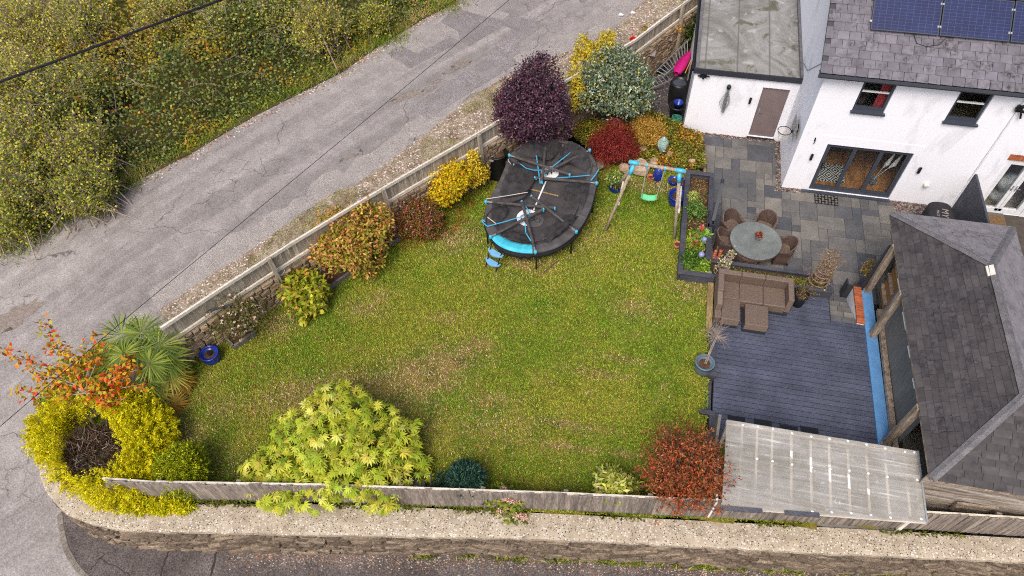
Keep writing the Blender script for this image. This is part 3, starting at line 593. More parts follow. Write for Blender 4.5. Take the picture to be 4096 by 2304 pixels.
# --- street side wall with rounded corner and concrete coping
OUT = [(-16.35, -9.75), (-17.3, -11.3), (-17.72, -12.35), (-17.55, -13.0), (-17.15, -13.48), (-16.43, -13.93), (-15.3, -14.13), (-13.75, -13.91), (-10.4, -13.31), (-5.21, -12.39), (-.15, -11.7), (4.54, -10.99), (10, -10.2)]
INN = [(-15.9, -10.0), (-16.8, -11.5), (-17.15, -12.3), (-16.98, -12.78), (-16.6, -13.12), (-16.1, -13.36), (-15.1, -13.55), (-13.6, -13.3), (-10.6, -12.68), (-5.3, -11.9), (-.15, -11.16), (4.64, -10.52), (10, -9.75)]
def smooth_path(p, it=2):
    for _ in range(it):
        q = [p[0]]
        for a, b in zip(p[:-1], p[1:]): q += [tuple(.75 * np.array(a) + .25 * np.array(b)), tuple(.25 * np.array(a) + .75 * np.array(b))]
        p = q + [p[-1]]
    return p
po, _ = resample(smooth_path(OUT), .22); pi_, _ = resample(smooth_path(INN), .22)
n_ = len(po); pi_ = np.stack([np.interp(np.linspace(0, 1, n_), np.linspace(0, 1, len(pi_)), pi_[:, k]) for k in (0, 1)], 1)
pi_ = np.array([pi_[max(0, i - 14):i + 15][np.argmin(np.linalg.norm(pi_[max(0, i - 14):i + 15] - po[i], axis=1))] for i in range(n_)])
wall = thing('boundary_wall', 'long stone retaining wall with pale concrete coping and rounded corner beside the dark pavement', 'wall', (-5, -12.2, PVZ))
CZ = .66; r = np.random.default_rng(4); cp = MB(); vs = []; fs = []
for i in range(n_):
    d = pi_[i] - po[i]; j = r.normal(0, .018); jz = r.normal(0, .008)
    a = po[i] - d * (.06 + j)
    b0 = po[i] + d * .03; b1 = po[i] + d * .35; b2 = pi_[i]
    for q, z in ((a, CZ - .15 + jz), (a, CZ - .03), (b0, CZ + .0 + jz), (b1, CZ + .025 + jz), (b2, CZ + .01), (b2, CZ - .15)): vs.append((q[0], q[1], z))
for i in range(n_ - 1):
    for k in range(5): fs.append((i * 6 + k, (i + 1) * 6 + k, (i + 1) * 6 + k + 1, i * 6 + k + 1))
fs += [(0, 1, 2, 3, 4, 5), tuple((n_ - 1) * 6 + k for k in range(5, -1, -1))]
obj('coping', cp.add(vs, fs), MT['coping'], wall)
bk = MB(); vs = []
for i in range(n_):
    d = pi_[i] - po[i]; nn = -d / np.linalg.norm(d); q0 = po[i] + nn * .05; q1 = po[i] - nn * .05; vs += [(q0[0], q0[1], -.75), (q1[0], q1[1], CZ - .12), (pi_[i][0], pi_[i][1], CZ - .12), (pi_[i][0], pi_[i][1], -.75)]
bk.add(vs, [(i * 4 + k, i * 4 + k + 1, i * 4 + 5 + k, i * 4 + 4 + k) for i in range(n_ - 1) for k in range(3)]); obj('wall_core', bk, MT['mortar'], wall)
NO = nrm(po - pi_); vsl = stone_variants(8, MT['stone_grey'], 5, 'stone')
stone_face(wall, po + NO * -.03, NO, np.full(n_, PVZ - .02), np.full(n_, CZ - .14), (.2, .62), (.07, .15), vsl, 6, .12, 300, lambda x, y, z: x > -17.7 and y < -12.9 + (x + 17) * .17 + 2 and x < 5.6, batter=.09)
# --- overlapping board fence behind the coping
FB = [(-15.75, -13.42), (-15.2, -13.4), (-13.6, -13.16), (-10.55, -12.62), (-5.3, -11.8), (-.27, -11.08), (4.4, -10.48), (9.5, -9.85)]
fb, L_ = resample(FB, .138); bf = thing('board_fence', 'low weathered fence of overlapping upright boards behind the concrete coping', 'fence', (-4, -11.6, .6))
def board_mesh(name, wd, th, h, m, cut=0.):
    k = MB(); k.hexa([(-wd / 2, -th / 2, 0), (wd / 2, -th / 2, 0), (wd / 2, th / 2, 0), (-wd / 2, th / 2, 0), (-wd / 2, -th / 2, h - cut), (wd / 2, -th / 2, h), (wd / 2, th / 2, h), (-wd / 2, th / 2, h - cut)])
    me = k.mesh(name); me.materials.append(m); return me
bms = [board_mesh('board', .165, .022, .95, MT['fence_dark']) for _ in range(1)]; sb = [board_mesh('board', .165, .022, h, MT['fence_dark'], .1) for h in (.32, .45, .58, .7, .82)]
r = np.random.default_rng(9)
for i in range(len(fb) - 1):
    a, b = fb[i], fb[i + 1]; ang = math.atan2(b[1] - a[1], b[0] - a[0]); c = (a + b) / 2
    piece('board', sb[i] if i < 5 else bms[0], bf, (c[0], c[1], .655 + r.normal(0, .012)), (r.normal(0, .012), r.normal(0, .018), ang + .11 + r.normal(0, .02)))
for i in range(0, len(fb) - 1, 13):
    a = fb[i]; b = fb[min(i + 13, len(fb) - 1)]; n2 = np.array([-(b - a)[1], (b - a)[0]]) / np.linalg.norm(b - a); h1 = 1.54 if i else 1.5
    if i == 0: a = a + (b - a) * .3
    for z in (h1, .85):
        k = MB(); p = a + n2 * .045; q = b + n2 * .045; k.bar((p[0], p[1], z), (q[0], q[1], z), .05, .085); obj('rail', k, MT['rail'], bf)
    p = b + n2 * .1; k = MB(); k.box((p[0] - .05, p[1] - .05, .4), (p[0] + .05, p[1] + .05, 1.52)); obj('post', k, MT['fence_dark'], bf)
# --- rubble wall and rail fence between lawn and lane
fl, Lf = resample(FL, .118); lf = thing('rail_fence', 'pale timber fence with two rails on top of the rubble wall beside the lane', 'fence', (fl[40][0], fl[40][1], 1.45))
dirs = np.gradient(fl, axis=0); dirs = nrm(dirs); NL = np.stack([dirs[:, 1], -dirs[:, 0]], 1)         # towards the lawn
pm = board_mesh('board', .112, .02, .72, MT['fence']); r = np.random.default_rng(10)
for i in range(len(fl) - 1):
    c = (fl[i] + fl[i + 1]) / 2; piece('board', pm, lf, (c[0], c[1], ZT - .73 + r.normal(0, .01)), (r.normal(0, .01), r.normal(0, .012), math.atan2(dirs[i][1], dirs[i][0]) + r.normal(0, .015)))
for i in range(0, len(fl) - 1, 16):
    j = min(i + 16, len(fl) - 1); a, b = fl[i] + NL[i] * .045, fl[j] + NL[j] * .045
    for z, hh in ((ZT - .05, .1), (ZT - .62, .1)):
        k = MB(); k.bar((a[0], a[1], z), (b[0], b[1], z), .055, hh); obj('rail', k, MT['rail'], lf)
for x, y in ((665, 647), (958, 470), (1195, 335), (1560, 118), (1712, 8)):
    p = at(x, y, ZT)[:2]; i = int(np.argmin(np.linalg.norm(fl - p, axis=1))); p = fl[i] + NL[i] * .13; zb = float(lawn_z(*p)); k = MB(); q = p + NL[i] * .12
    k.bar((q[0], q[1], zb - .05), (p[0], p[1], ZT + .02), .1, .1, (NL[i][0], NL[i][1], 0)); obj('post', k, MT['fence'], lf)
rw = thing('rubble_wall', 'brown rubble stone wall under the pale timber fence along the lawn', 'wall', (fl[50][0], fl[50][1], 0))
k = MB(); vs = []
for p, nn in zip(fl, NL):
    for q, z in ((p + nn * .14, -.3), (p + nn * .08, ZT - .7), (p - nn * .2, ZT - .74), (p - nn * .2, -.3)): vs.append((q[0], q[1], z))
nf = len(fl); k.add(vs, [(i * 4 + e, i * 4 + e + 1, i * 4 + 5 + e, i * 4 + 4 + e) for i in range(nf - 1) for e in range(3)] + [(0, 3, 2, 1)]); obj('wall_core', k, MT['mortar'], rw)
stone_face(rw, fl + NL * .07, NL, np.array([float(lawn_z(*p)) for p in fl]) - .03, np.full(nf, ZT - .68), (.16, .4), (.1, .2), stone_variants(8, MT['stone'], 8, 'stone'), 12, .13, 300, batter=.05)
# ---------------------------------------------------------------- patio, steps and deck
patio = MB(); patio.box((-3.0, -4.15, -.2), (8.5, -.02, -.012)); patio.box((-2.62, -.02, -.2), (0, 2.16, -.012)); patio = obj('patio', patio, MT['joint']); patio['kind'] = 'structure'
cell = .262; gx0, gx1, gy0, gy1 = -11, 25, -16, 9; used = {}
def free(i, j): return (i, j) not in used and ((gy0 <= j < 0 and -8 <= i < 25) or (0 <= j < 8 and -10 <= i < 0))
slab_me = {}; r = np.random.default_rng(21)
for j in range(gy0, gy1):
    for i in range(gx0, gx1):
        if not free(i, j): continue
        for wx, wy in [[(3, 2), (2, 2), (2, 3), (2, 1), (1, 2), (1, 1), (3, 3)][q] for q in r.choice(7, 7, replace=False, p=[.16, .24, .16, .16, .16, .06, .06])] + [(1, 1)]:
            if all(free(i + a, j + b) for a in range(wx) for b in range(wy)): break
        for a in range(wx):
            for b in range(wy): used[(i + a, j + b)] = 1
        if (wx, wy) not in slab_me:
            k = MB(); x, y = wx * cell / 2 - .005, wy * cell / 2 - .005; e = .006
            k.add([(-x, -y, -.03), (x, -y, -.03), (x, y, -.03), (-x, y, -.03), (-x, -y, -.005), (x, -y, -.005), (x, y, -.005), (-x, y, -.005), (-x + e, -y + e, 0), (x - e, -y + e, 0), (x - e, y - e, 0), (-x + e, y - e, 0)],
                  [(0, 1, 5, 4), (1, 2, 6, 5), (2, 3, 7, 6), (3, 0, 4, 7), (4, 5, 9, 8), (5, 6, 10, 9), (6, 7, 11, 10), (7, 4, 8, 11), (8, 9, 10, 11)])
            me = k.mesh('slab'); me.materials.append(MT['slab']); slab_me[(wx, wy)] = me
        piece('slab', slab_me[(wx, wy)], patio, (i * cell + wx * cell / 2, j * cell + wy * cell / 2, r.normal(0, .0012)))
DZ = .6
steps = thing('garden_steps', 'five grey stone steps climbing from the patio to the dark deck', 'steps', (1.3, -4.8, 0))
for k_ in range(5):
    v1 = -4.2 - .262 * k_; z1 = .12 * (k_ + 1)
    for a, b in ((.99, .99 + .28 + .1 * (k_ % 2)), (.99 + .285 + .1 * (k_ % 2), 1.62)):
        k = MB(); k.box((a + .003, v1 - .262 + .003, -.1), (b, v1, z1 - .001 * (k_ == 4))); obj('tread', k, MT['slab'], steps, bevel=.008)
bw = thing('brick_capped_wall', 'short white wall with red brick capping beside the stone steps', 'wall', (1.75, -4.75, 0))
k = MB(); k.box((1.64, -5.4, -.05), (1.82, -4.2, .6)); obj('wall_body', k, MT['render'], bw)
for i in range(15): k = MB(); k.box((1.63, -5.4 + i * .08, .602), (1.83, -5.4 + i * .08 + .07, .67)); obj('brick', k, MT['brick'], bw, bevel=.006)
k = MB(); k.box((1.5, -4.19, -.02), (1.84, -4.15, .66)); k.box((1.5, -4.15, -.02), (1.53, -3.9, .62)); obj('end_board', k, MT['dark_trim'], bw)
deck = MB(); deck.box((-1.98, -9.7, .35), (.97, -4.68, DZ - .03)); deck.box((.975, -9.7, .35), (1.98, -5.52, DZ - .03)); deck = obj('deck', deck, MT['dark_trim']); deck['kind'] = 'structure'
bd = {}
for i in range(35):
    v1 = -4.7 - i * .143; u1 = 1.97 if v1 - .143 < -5.5 else .965
    if u1 not in bd:
        k = MB(); x = (u1 + 1.97) / 2; k.box((-x, -.066, -.028), (x, .066, 0)); me = k.mesh('deck_board'); me.materials.append(MT['deck']); bd[u1] = me
    piece('deck_board', bd[u1], deck, ((u1 - 1.97) / 2, v1 - .0715, DZ))
k = MB(); k.box((.968, -5.5, .3), (.985, -4.7, DZ + .004)); obj('edge_board', k, MT['dark_trim'], deck)
# left rim of the deck
for (a, b, m, n) in (((-2.24, -6.3, .3), (-2.08, -4.76, .66), 'sleeper', 'sleeper'), ((-2.13, -7.62, .3), (-1.99, -6.3, .74), 'charcoal_v', 'rim_board'), ((-2.28, -7.76, .3), (-1.93, -7.62, .742), 'charcoal', 'rim_board'),
                     ((-2.19, -8.72, .25), (-2.0, -7.77, .5), 'charcoal_v', 'ledge_board'), ((-2.3, -8.84, .3), (-1.93, -8.72, .72), 'charcoal', 'rim_board'), ((-2.07, -9.6, .3), (-1.93, -8.84, .722), 'charcoal_v', 'rim_board')):
    k = MB(); k.box(a, b); obj(n, k, MT[m], deck, bevel=.008)
for i, (x, y) in enumerate(((-1.4, -8.7), (-.78, -8.68), (-.18, -8.72), (.3, -8.67))):
    k = MB(); k.box((x - .2, y - .42, DZ - .02), (x + .2, y, DZ + .004)); k.box((x - .215, y - .43, DZ - .02), (x - .201, y + .012, DZ + .007))  # shade inside the deck holes painted as flat black sheets on the boards
    tag(obj('hatch_shade_sheet', k, MT['black']), ('black sheet for the shaded open hatch at the left end of the row in the deck', 'black sheet for the shaded open hatch second from the left in the deck row', 'black sheet for the shaded open hatch third from the left in the deck row', 'black sheet for the shaded open hatch at the right end of the row in the deck')[i], 'hatch', 'black sheets for open hatches along the clear roof')
# low timber edging between the rockery and the patio
k = MB(); a, b = (-2.66, 2.0), (-2.42, .05); k.bar((*a, .06), (*b, .06), .09, .22); tag(obj('bed_edging', k, MT['sleeper'], bevel=.012), 'weathered timber sleeper edging the rockery beside the patio slabs', 'edging')
# --- raised planters
def planter(name, label, boxes, rims, soil, zs):
    t = thing(name, label, 'planter', (np.mean([s[0] for s in soil]), np.mean([s[1] for s in soil]), 0))
    for a, b, ax in boxes: k = MB(); k.box(a, b); obj('side_board', k, MT['charcoal'], t)
    for a, b, m in rims: k = MB(); k.box(a, b); obj('rim_board', k, MT[m], t, bevel=.006)
    k = MB(); k.prism(soil, zs - .2, zs); obj('soil', k, MT['soil'], t); return t
RZ = .85
pw = planter('raised_planter', 'long charcoal timber raised planter between lawn and patio full of green plants', [((-3.08, -4.72, -.1), (-3.02, -.67, RZ - .04), 0), ((-2.3, -4.12, -.1), (-2.24, -.67, RZ - .04), 0), ((-3.01, -.72, -.1), (-2.31, -.66, RZ - .04), 0), ((-3.01, -4.73, -.1), (-2.1, -4.67, RZ - .04), 0)],
     [((-3.1, -4.6, RZ - .038), (-2.95, -.8, RZ), 'charcoal_v'), ((-2.38, -4.12, RZ - .038), (-2.23, -.8, RZ), 'charcoal_v'), ((-3.1, -.798, RZ - .037), (-2.23, -.65, RZ + .001), 'charcoal'), ((-3.1, -4.75, RZ - .037), (-2.1, -4.602, RZ + .001), 'charcoal')], [(-3.0, -4.65), (-2.3, -4.65), (-2.3, -.7), (-3.0, -.7)], .62)
ps = planter('low_planter', 'charcoal timber raised planter behind the wicker corner sofa', [((-2.08, -4.67, -.1), (1.0, -4.62, RZ - .04), 0), ((-2.28, -4.14, -.1), (1.0, -4.09, RZ - .04), 0), ((.96, -4.61, -.1), (1.01, -4.15, RZ - .04), 0)],
     [((-2.08, -4.69, RZ - .038), (.86, -4.58, RZ), 'charcoal'), ((-2.22, -4.19, RZ - .038), (1.03, -4.07, RZ + .001), 'charcoal'), ((.862, -4.69, RZ - .037), (1.03, -4.192, RZ + .0005), 'charcoal_v')], [(-2.25, -4.62), (.95, -4.62), (.95, -4.12), (-2.25, -4.12)], .68)
# wooden gate post and black bench bracket standing at the planter
k = MB(); k.box((-2.36, -2.9, .62), (-2.14, -2.86, .95)); k.box((-2.36, -2.9, .62), (-2.32, -2.3, .95)); k.box((-2.2, -2.86, .62), (-2.16, -2.3, .95)); k.bar((-2.22, -2.7, .9), (-2.1, -1.7, 1.45), .09, .07); k.bar((-2.1, -1.72, 1.45), (-2.1, -1.55, 1.47), .1, .05)
tag(obj('wooden_bracket', k, MT['dark_trim']), 'black timber box and sloping arm fixed on the right rim of the long planter', 'bracket')

# ---------------------------------------------------------------- the white house
def pierced(mb, u0, u1, z0, z1, holes, v0, v1, ax='u'):
    us = sorted({u0, u1, *[h[0] for h in holes], *[h[1] for h in holes]}); zs = sorted({z0, z1, *[h[2] for h in holes], *[h[3] for h in holes]})
    inh = lambda u, z: any(h[0] < u < h[1] and h[2] < z < h[3] for h in holes)
    for a, b in zip(us[:-1], us[1:]):
        for c, d in zip(zs[:-1], zs[1:]):
            if not inh((a + b) / 2, (c + d) / 2):
                mb.add([(a, v0, c), (b, v0, c), (b, v0, d), (a, v0, d)], [(0, 1, 2, 3)]); mb.add([(a, v1, c), (b, v1, c), (b, v1, d), (a, v1, d)], [(3, 2, 1, 0)])
    for a, b, c, d in holes: mb.add([(a, v0, c), (b, v0, c), (b, v0, d), (a, v0, d), (a, v1, c), (b, v1, c), (b, v1, d), (a, v1, d)], [(0, 4, 5, 1), (1, 5, 6, 2), (2, 6, 7, 3), (3, 7, 4, 0)])
    return mb
house = thing('white_house', 'white rendered house with slate roof, folding glass doors and two sash windows', 'house', (2.5, 2, 0))
W1, W2, SL, FD = (1.03, 1.87, 3.2, 4.36), (3.46, 4.29, 3.17, 4.32), (.8, 3.2, .04, 1.92), (5.66, 6.98, -.02, 2.08)
k = pierced(MB(), .001, 5.02, -.3, 4.6, [W1, W2, SL], 0, .25); obj('front_wall', k, MT['render'], house)
k = MB(); k.add([(0, 0, -.3), (0, 8, -.3), (0, 8, 4.5), (0, 4, 7.25), (0, 0, 4.5), (.25, .01, -.3), (.25, 8, -.3), (.25, 8, 4.5), (.25, 4, 7.25), (.25, .01, 4.5)], [(4, 3, 2, 1, 0), (5, 6, 7, 8, 9)]); obj('gable_wall', k, MT['render'], house)
k = pierced(MB(), 5.024, 9.5, -.3, 4.6, [FD], -.03, .25); k.add([(5.024, -.03, -.3), (5.024, .02, -.3), (5.024, .02, 4.6), (5.024, -.03, 4.6)], [(0, 1, 2, 3)]); obj('side_wing_wall', k, MT['render'], house)
k = MB(); k.tube([(5.03, -.045, 1.2), (5.03, -.045, 4.4)], .018, 6); obj('wall_pipe', k, MT['white'], house)
for u0, z0, u1, z1 in ((.56, 2.23, 3.4, 2.2), (.56, 0, .56, 2.23), (3.4, 0, 3.4, 2.2)):      # raised render surround of the doors
    pass
k = pierced(MB(), .57, 3.4, -.05, 2.22, [SL], -.014, 0.0); k.add([(.57, -.014, 2.22), (3.4, -.014, 2.22), (3.4, 0, 2.22), (.57, 0, 2.22)], [(0, 1, 2, 3)]); k.add([(.57, -.014, 0), (.57, 0, 0), (.57, 0, 2.22), (.57, -.014, 2.22)], [(0, 3, 2, 1)]); obj('door_surround', k, MT['render'], house)
def window(W, name='window', cross=True):
    a, b, c, d = W; f = MB()
    for p, q in (((a, .06, c), (a + .07, .13, d)), ((b - .07, .06, c), (b, .13, d)), ((a + .07, .06, d - .07), (b - .07, .13, d)), ((a + .07, .06, c), (b - .07, .13, c + .1))): f.box(p, q)
    o = obj(name, f, MT['anthracite'], house); zc = (c + d) / 2 + .02
    k = MB(); k.box((a + .071, .07, zc - .02), (b - .071, .12, zc + .02)); obj('glazing_bar', k, MT['white'], o)
    k = MB(); k.box((a - .03, -.09, c - .05), (b + .04, .06, c + .001)); obj('sill', k, MT['anthracite'], o)
    k = MB(); k.box((a + .07, .09, c + .1), (b - .07, .096, d - .07)); obj('pane', k, MT['glass'], o); return o
w1 = window(W1); w2 = window(W2)
for W, nm in ((W1, 0), (W2, 1)):                                  # the rooms behind
    a, b, c, d = W; k = MB(); k.box((a - .6, .26, c - .7), (b + .9, 2.2, c - .68)); k.box((a - .6, 2.2, c - .7), (b + .9, 2.22, d + .1)); k.box((a - .62, .26, c - .7), (a - .6, 2.2, d + .1)); k.box((b + .9, .26, c - .7), (b + .92, 2.2, d + .1)); obj('room_lining', k, MT['dim'], house)
k = MB()
for i in range(7): x = 1.62 + i * .035; k.tube([(x, .24 + .02 * (i % 2), 3.2), (x + .01, .24 + .02 * (i % 2), 4.3)], .028, 6)
obj('curtain', k, MT['curtain'], house)
k = MB(); k.box((1.1, .6, 3.0), (1.5, 1.2, 3.55)); k.box((1.2, .3, 3.18), (1.35, .45, 3.4)); obj('furniture', k, MT['darkroom'], house)
SLO = thing_ = obj('folding_door', (lambda f: [f.box(p, q) for p, q in (((.8, .03, .04), (.87, .12, 1.92)), ((3.13, .03, .04), (3.2, .12, 1.92)), ((.87, .03, 1.85), (3.13, .12, 1.92)), ((.87, .03, .04), (3.13, .12, .13)))] and f)(MB()), MT['anthracite'], house)
for i in range(3):
    a = .872 + i * .7535; b = a + .75; f = MB()
    for p, q in (((a, .045, .132), (a + .055, .105, 1.848)), ((b - .055, .045, .132), (b, .105, 1.848)), ((a + .055, .045, 1.79), (b - .055, .105, 1.848)), ((a + .055, .045, .132), (b - .055, .105, .2))): f.box(p, q)
    obj('leaf_frame', f, MT['anthracite'], SLO)
    k = MB(); k.box((a + .055, .07, .2), (b - .055, .076, 1.79)); obj('pane', k, MT['glass'], SLO)
k = MB(); k.box((.6, -.12, -.03), (3.24, .03, .035)); obj('threshold', k, MT['anthracite'], SLO); k = MB(); k.box((.9, .02, .95), (.93, .045, 1.15)); k.bar((.915, .0, 1.0), (1.02, .0, 1.0), .02, .02); obj('handle', k, MT['black'], SLO)
k = MB(); k.box((.26, .26, -.02), (4.9, 4.2, .03)); obj('room_floor', k, MT['woodfloor'], house)
k = MB(); k.box((.26, 4.2, 0), (4.9, 4.25, .7)); k.box((4.9, .26, 0), (4.95, 4.2, 2.5)); k.box((.26, .26, 2.4), (4.9, 4.2, 2.45)); obj('room_lining', k, MT['dim'], house)  # unseen back wall kept low and open so sky light brightens the room
k = MB(); k.box((1.0, .45, .031), (1.95, 1.3, .045)); rug = obj('patterned_rug', k, MT['rug']); tag(rug, 'black and cream diamond rug seen through the folding glass doors', 'rug')
k = MB(); k.box((1.35, 1.9, .031), (2.1, 2.5, .5)); k.box((1.35, 2.35, .5), (2.1, 2.5, .85)); tag(obj('armchair', k, MT['darkroom'], bevel=.05), 'dark armchair deep inside behind the folding glass doors', 'armchair')
pg = thing('pampas_vase', 'vase of pale pampas plumes inside by the folding glass doors', 'vase', (2.75, .55, .03)); k = MB(); k.lathe([(.06, 0), (.1, .12), (.07, .3), (.05, .32)], (2.75, .55, .03), 12); obj('vase_body', k, MT['grey_glaze'], pg)
r = np.random.default_rng(5); k = MB()
for i in range(2): k.tube([(2.75, .55, .3), (2.8 + i * .15, .5, .8), (2.85 + i * .2, .48, 1.0), (2.9 + i * .22, .45, 1.45)], [.006, .01, .07, .02], 7)
obj('plumes', k, MT['white'], pg)
# French doors of the wing
f = MB(); a, b, c, d = FD
for p, q in (((a, 0, c), (a + .08, .1, d)), ((b - .08, 0, c), (b, .1, d)), ((a + .08, 0, d - .08), (b - .08, .1, d)), ((a + .08, 0, c), (b - .08, .1, c + .1)), (((a + b) / 2 - .1, 0, c + .1), ((a + b) / 2 - .005, .1, d - .08)), (((a + b) / 2 + .005, 0, c + .1), ((a + b) / 2 + .1, .1, d - .08)), ((a + .081, 0, c + .101), (a + .15, .1, d - .081)), ((b - .15, 0, c + .101), (b - .081, .1, d - .081)), ((a + .151, 0, c + .101), (b - .151, .1, c + .2)), ((a + .151, 0, d - .16), (b - .151, .1, d - .081))): f.box(p, q)
fd = obj('french_door', f, MT['white'], house)
for a2, b2 in ((a + .15, (a + b) / 2 - .1), ((a + b) / 2 + .1, b - .15)): k = MB(); k.box((a2, .05, c + .2), (b2, .056, d - .16)); obj('pane', k, MT['glass'], fd)
for s in (-1, 1): k = MB(); x = (a + b) / 2 + s * .05; k.box((x - .015, -.02, .95), (x + .015, 0, 1.15)); k.bar((x, -.04, 1.05), (x + s * .11, -.04, 1.05), .02, .02); obj('handle', k, MT['metal'], fd)
k = MB(); k.box((a - .05, -.1, -.1), (b + .05, 0, -.022)); obj('sill', k, MT['white'], fd)
k = MB(); k.box((5.6, .26, -.05), (8, 2.5, 0)); k.box((5.6, 2.5, 0), (8, 2.52, 2.4)); k.box((5.26, .26, 0), (5.28, 2.5, 2.4)); obj('room_lining', k, MT['dim'], house); k = MB(); k.lathe([(.3, 0), (.35, .2), (.1, .45), (.32, .5), (.3, .8), (.05, .9)], (6.5, .7, 0), 14); obj('soft_toy_bag', k, MT['white'], house, sm=True)
for i in range(16): k = MB(); x = 5.6 + i * .09; k.box((x, -.045, 2.1), (x + .08, -.031, 2.3)); obj('lintel_brick', k, MT['brick'], house)
# roof
RP = math.radians(35); cr, sr = math.cos(RP), math.sin(RP); EZ, EV = 4.47, -.22
def rp(u, s, h=0.): return np.array([u, EV + s * cr - h * sr, EZ + s * sr + h * cr])
k = MB(); k.hexa([rp(-.2, 0, -.12), rp(9.5, 0, -.12), rp(9.5, 5.15, -.12), rp(-.2, 5.15, -.12), rp(-.2, 0, -.012), rp(9.5, 0, -.012), rp(9.5, 5.15, -.012), rp(-.2, 5.15, -.012)]); k.add([rp(-.2, 5.15, -.012), rp(9.5, 5.15, -.012), (9.5, 8.2, 4.4), (-.2, 8.2, 4.4)], [(0, 1, 2, 3)])
roof = obj('roof', k, MT['dark_trim'], house)
sm_ = {}; r = np.random.default_rng(31)
for row in range(12):
    s = -.03 + row * .235; u = -.22 + (.15 if row % 2 else 0)
    while u < 6.1:
        wd = .295; hid = .9 < u < 6 and 1.28 < s + .1 < 9
        if 'a' not in sm_:
            for q in range(3):
                k = MB(); j = r.normal(0, .006, 8); k.hexa([(-.143, 0 + j[0], -.004), (.143, 0 + j[1], -.004), (.143, .33, -.004), (-.143, .33, -.004), (-.143 + j[2] * .3, j[0], .012), (.143 + j[3] * .3, j[1], .012), (.143, .33, .004), (-.143, .33, .004)]); sm_['abc'[q]] = k.mesh('slate'); sm_['abc'[q]].materials.append(MT['slate'])
        p = rp(u + .147, s, .012); piece('slate', sm_['abc'[int(r.integers(3))]], roof, p, (RP - .035 + r.normal(0, .006), r.normal(0, .006), r.normal(0, .008))) if not hid else None
        u += .298
k = MB(); 
for z in (0,): k.tube([(-.24, EV - .05, EZ - .08), (9.5, EV - .05, EZ - .08)], .06, 8)
obj('gutter', k, MT['dark_trim'], roof); k = MB(); k.box((-.2, -.2, EZ - .2), (9.5, -.16, EZ - .06)); k.box((-.2, -.16, EZ - .12), (9.5, .0, EZ - .09)); obj('fascia', k, MT['dark_trim'], roof)
# solar panels
def panel(u0, s0, label):
    wu, hs = 1.67, 1.05; c0 = rp(u0, s0, .12); t = thing('photovoltaic_module', label, 'solar panel', c0, 'solar panels on the slate roof'); t.rotation_euler = (RP, 0, 0)
    k = MB(); k.box((.025, .025, -.02), (wu - .025, hs - .025, .006)); obj('cells', k, MT['solar'], t, local=True)
    k = MB()
    for a, b in (((0, 0), (wu, .024)), ((0, hs - .024), (wu, hs)), ((0, .0241), (.024, hs - .0241)), ((wu - .024, .0241), (wu, hs - .0241))): k.box((*a, -.03), (*b, .01))
    obj('frame', k, MT['metal'] if 0 else MT['anthracite'], t, local=True)
    k = MB()
    for x in (-.02, wu - .02):
        for y in (.2, .8): k.box((x - .03, y, -.1), (x + .03, y + .05, .012))
    obj('clamp', k, MT['metal'], t, local=True)
for i in range(4): panel(.84 + i * 1.7, 1.2, ('leftmost solar panel of the lower row on the slate roof', 'second solar panel from the left in the lower row', 'third solar panel from the left in the lower row, cut by the photo edge', 'solar panel beyond the right photo edge in the lower row')[i]) if i < 3 else None
for i in range(3): panel(.84 + i * 1.7, 2.275, ('leftmost solar panel of the upper row at the top photo edge', 'middle solar panel of the upper row at the top photo edge', 'right hand solar panel of the upper row at the top photo edge')[i])
k = MB(); k.tube([rp(1.95, 1.2, .04), rp(2.05, .98, .03), rp(2.3, .92, .03), rp(2.6, 1.0, .03), rp(2.75, 1.2, .04)], .009, 5); tag(obj('roof_cable', k, MT['black']), 'thin black cable looping below the solar panels on the slates', 'cable')
# garage wing
gar = thing('garage', 'white flat roofed garage with brown door left of the house', 'garage', (-1.6, 3.5, 0)); GU, GV = -3.22, 2.18
GD = (-1.06, -.24, .06, 2.04)
k = pierced(MB(), GU, -.001, -.2, 2.42, [GD], GV, GV + .2); k.add([(GU, GV, -.2), (GU, 9, -.2), (GU, 9, 2.62), (GU, GV, 2.42)], [(0, 3, 2, 1)]); obj('wall', k, MT['render'], gar)
k = MB(); k.box((-1.05, GV + .06, .065), (-.25, GV + .1, 2.035)); gd = obj('door', k, MT['door'], gar); k = MB(); k.box((-.98, GV + .03, .95), (-.94, GV + .06, 1.2)); k.bar((-.96, GV + .0, 1.08), (-.85, GV + .0, 1.08), .02, .02); obj('handle', k, MT['metal'], gd)
k = MB(); k.box((-1.1, GV - .03, -.02), (-.2, GV + .08, .055)); obj('threshold', k, MT['dark_trim'], gd)
k = MB(); k.hexa([(GU - .02, GV - .03, 2.36), (.0, GV - .03, 2.36), (-.0, 9, 2.6), (GU - .02, 9, 2.6), (GU - .02, GV - .03, 2.5), (.0, GV - .03, 2.5), (-.0, 9, 2.74), (GU - .02, 9, 2.74)]); obj('flat_roof', k, MT['felt'], gar)
k = MB(); k.bar((GU - .06, GV - .06, 2.45), (.02, GV - .06, 2.45), .05, .18); obj('fascia', k, MT['dark_trim'], gar); k = MB(); k.bar((-.045, GV - .03, 2.56), (-.045, 9, 2.8), .08, .1); obj('flashing', k, MT['ridge'], gar); k = MB(); k.bar((GU + .03, GV - .03, 2.53), (GU + .03, 9, 2.77), .09, .05); obj('flashing', k, MT['ridge'], gar)
k = MB(); k.tube([(GU - .07, GV - .02, 2.44), (GU - .07, 9, 2.68)], .055, 8); k.tube([(GU - .07, GV + .6, 2.42), (GU - .09, GV + .55, 2.2), (GU - .09, GV + .55, 0)], .04, 8); obj('gutter', k, MT['black'], gar)
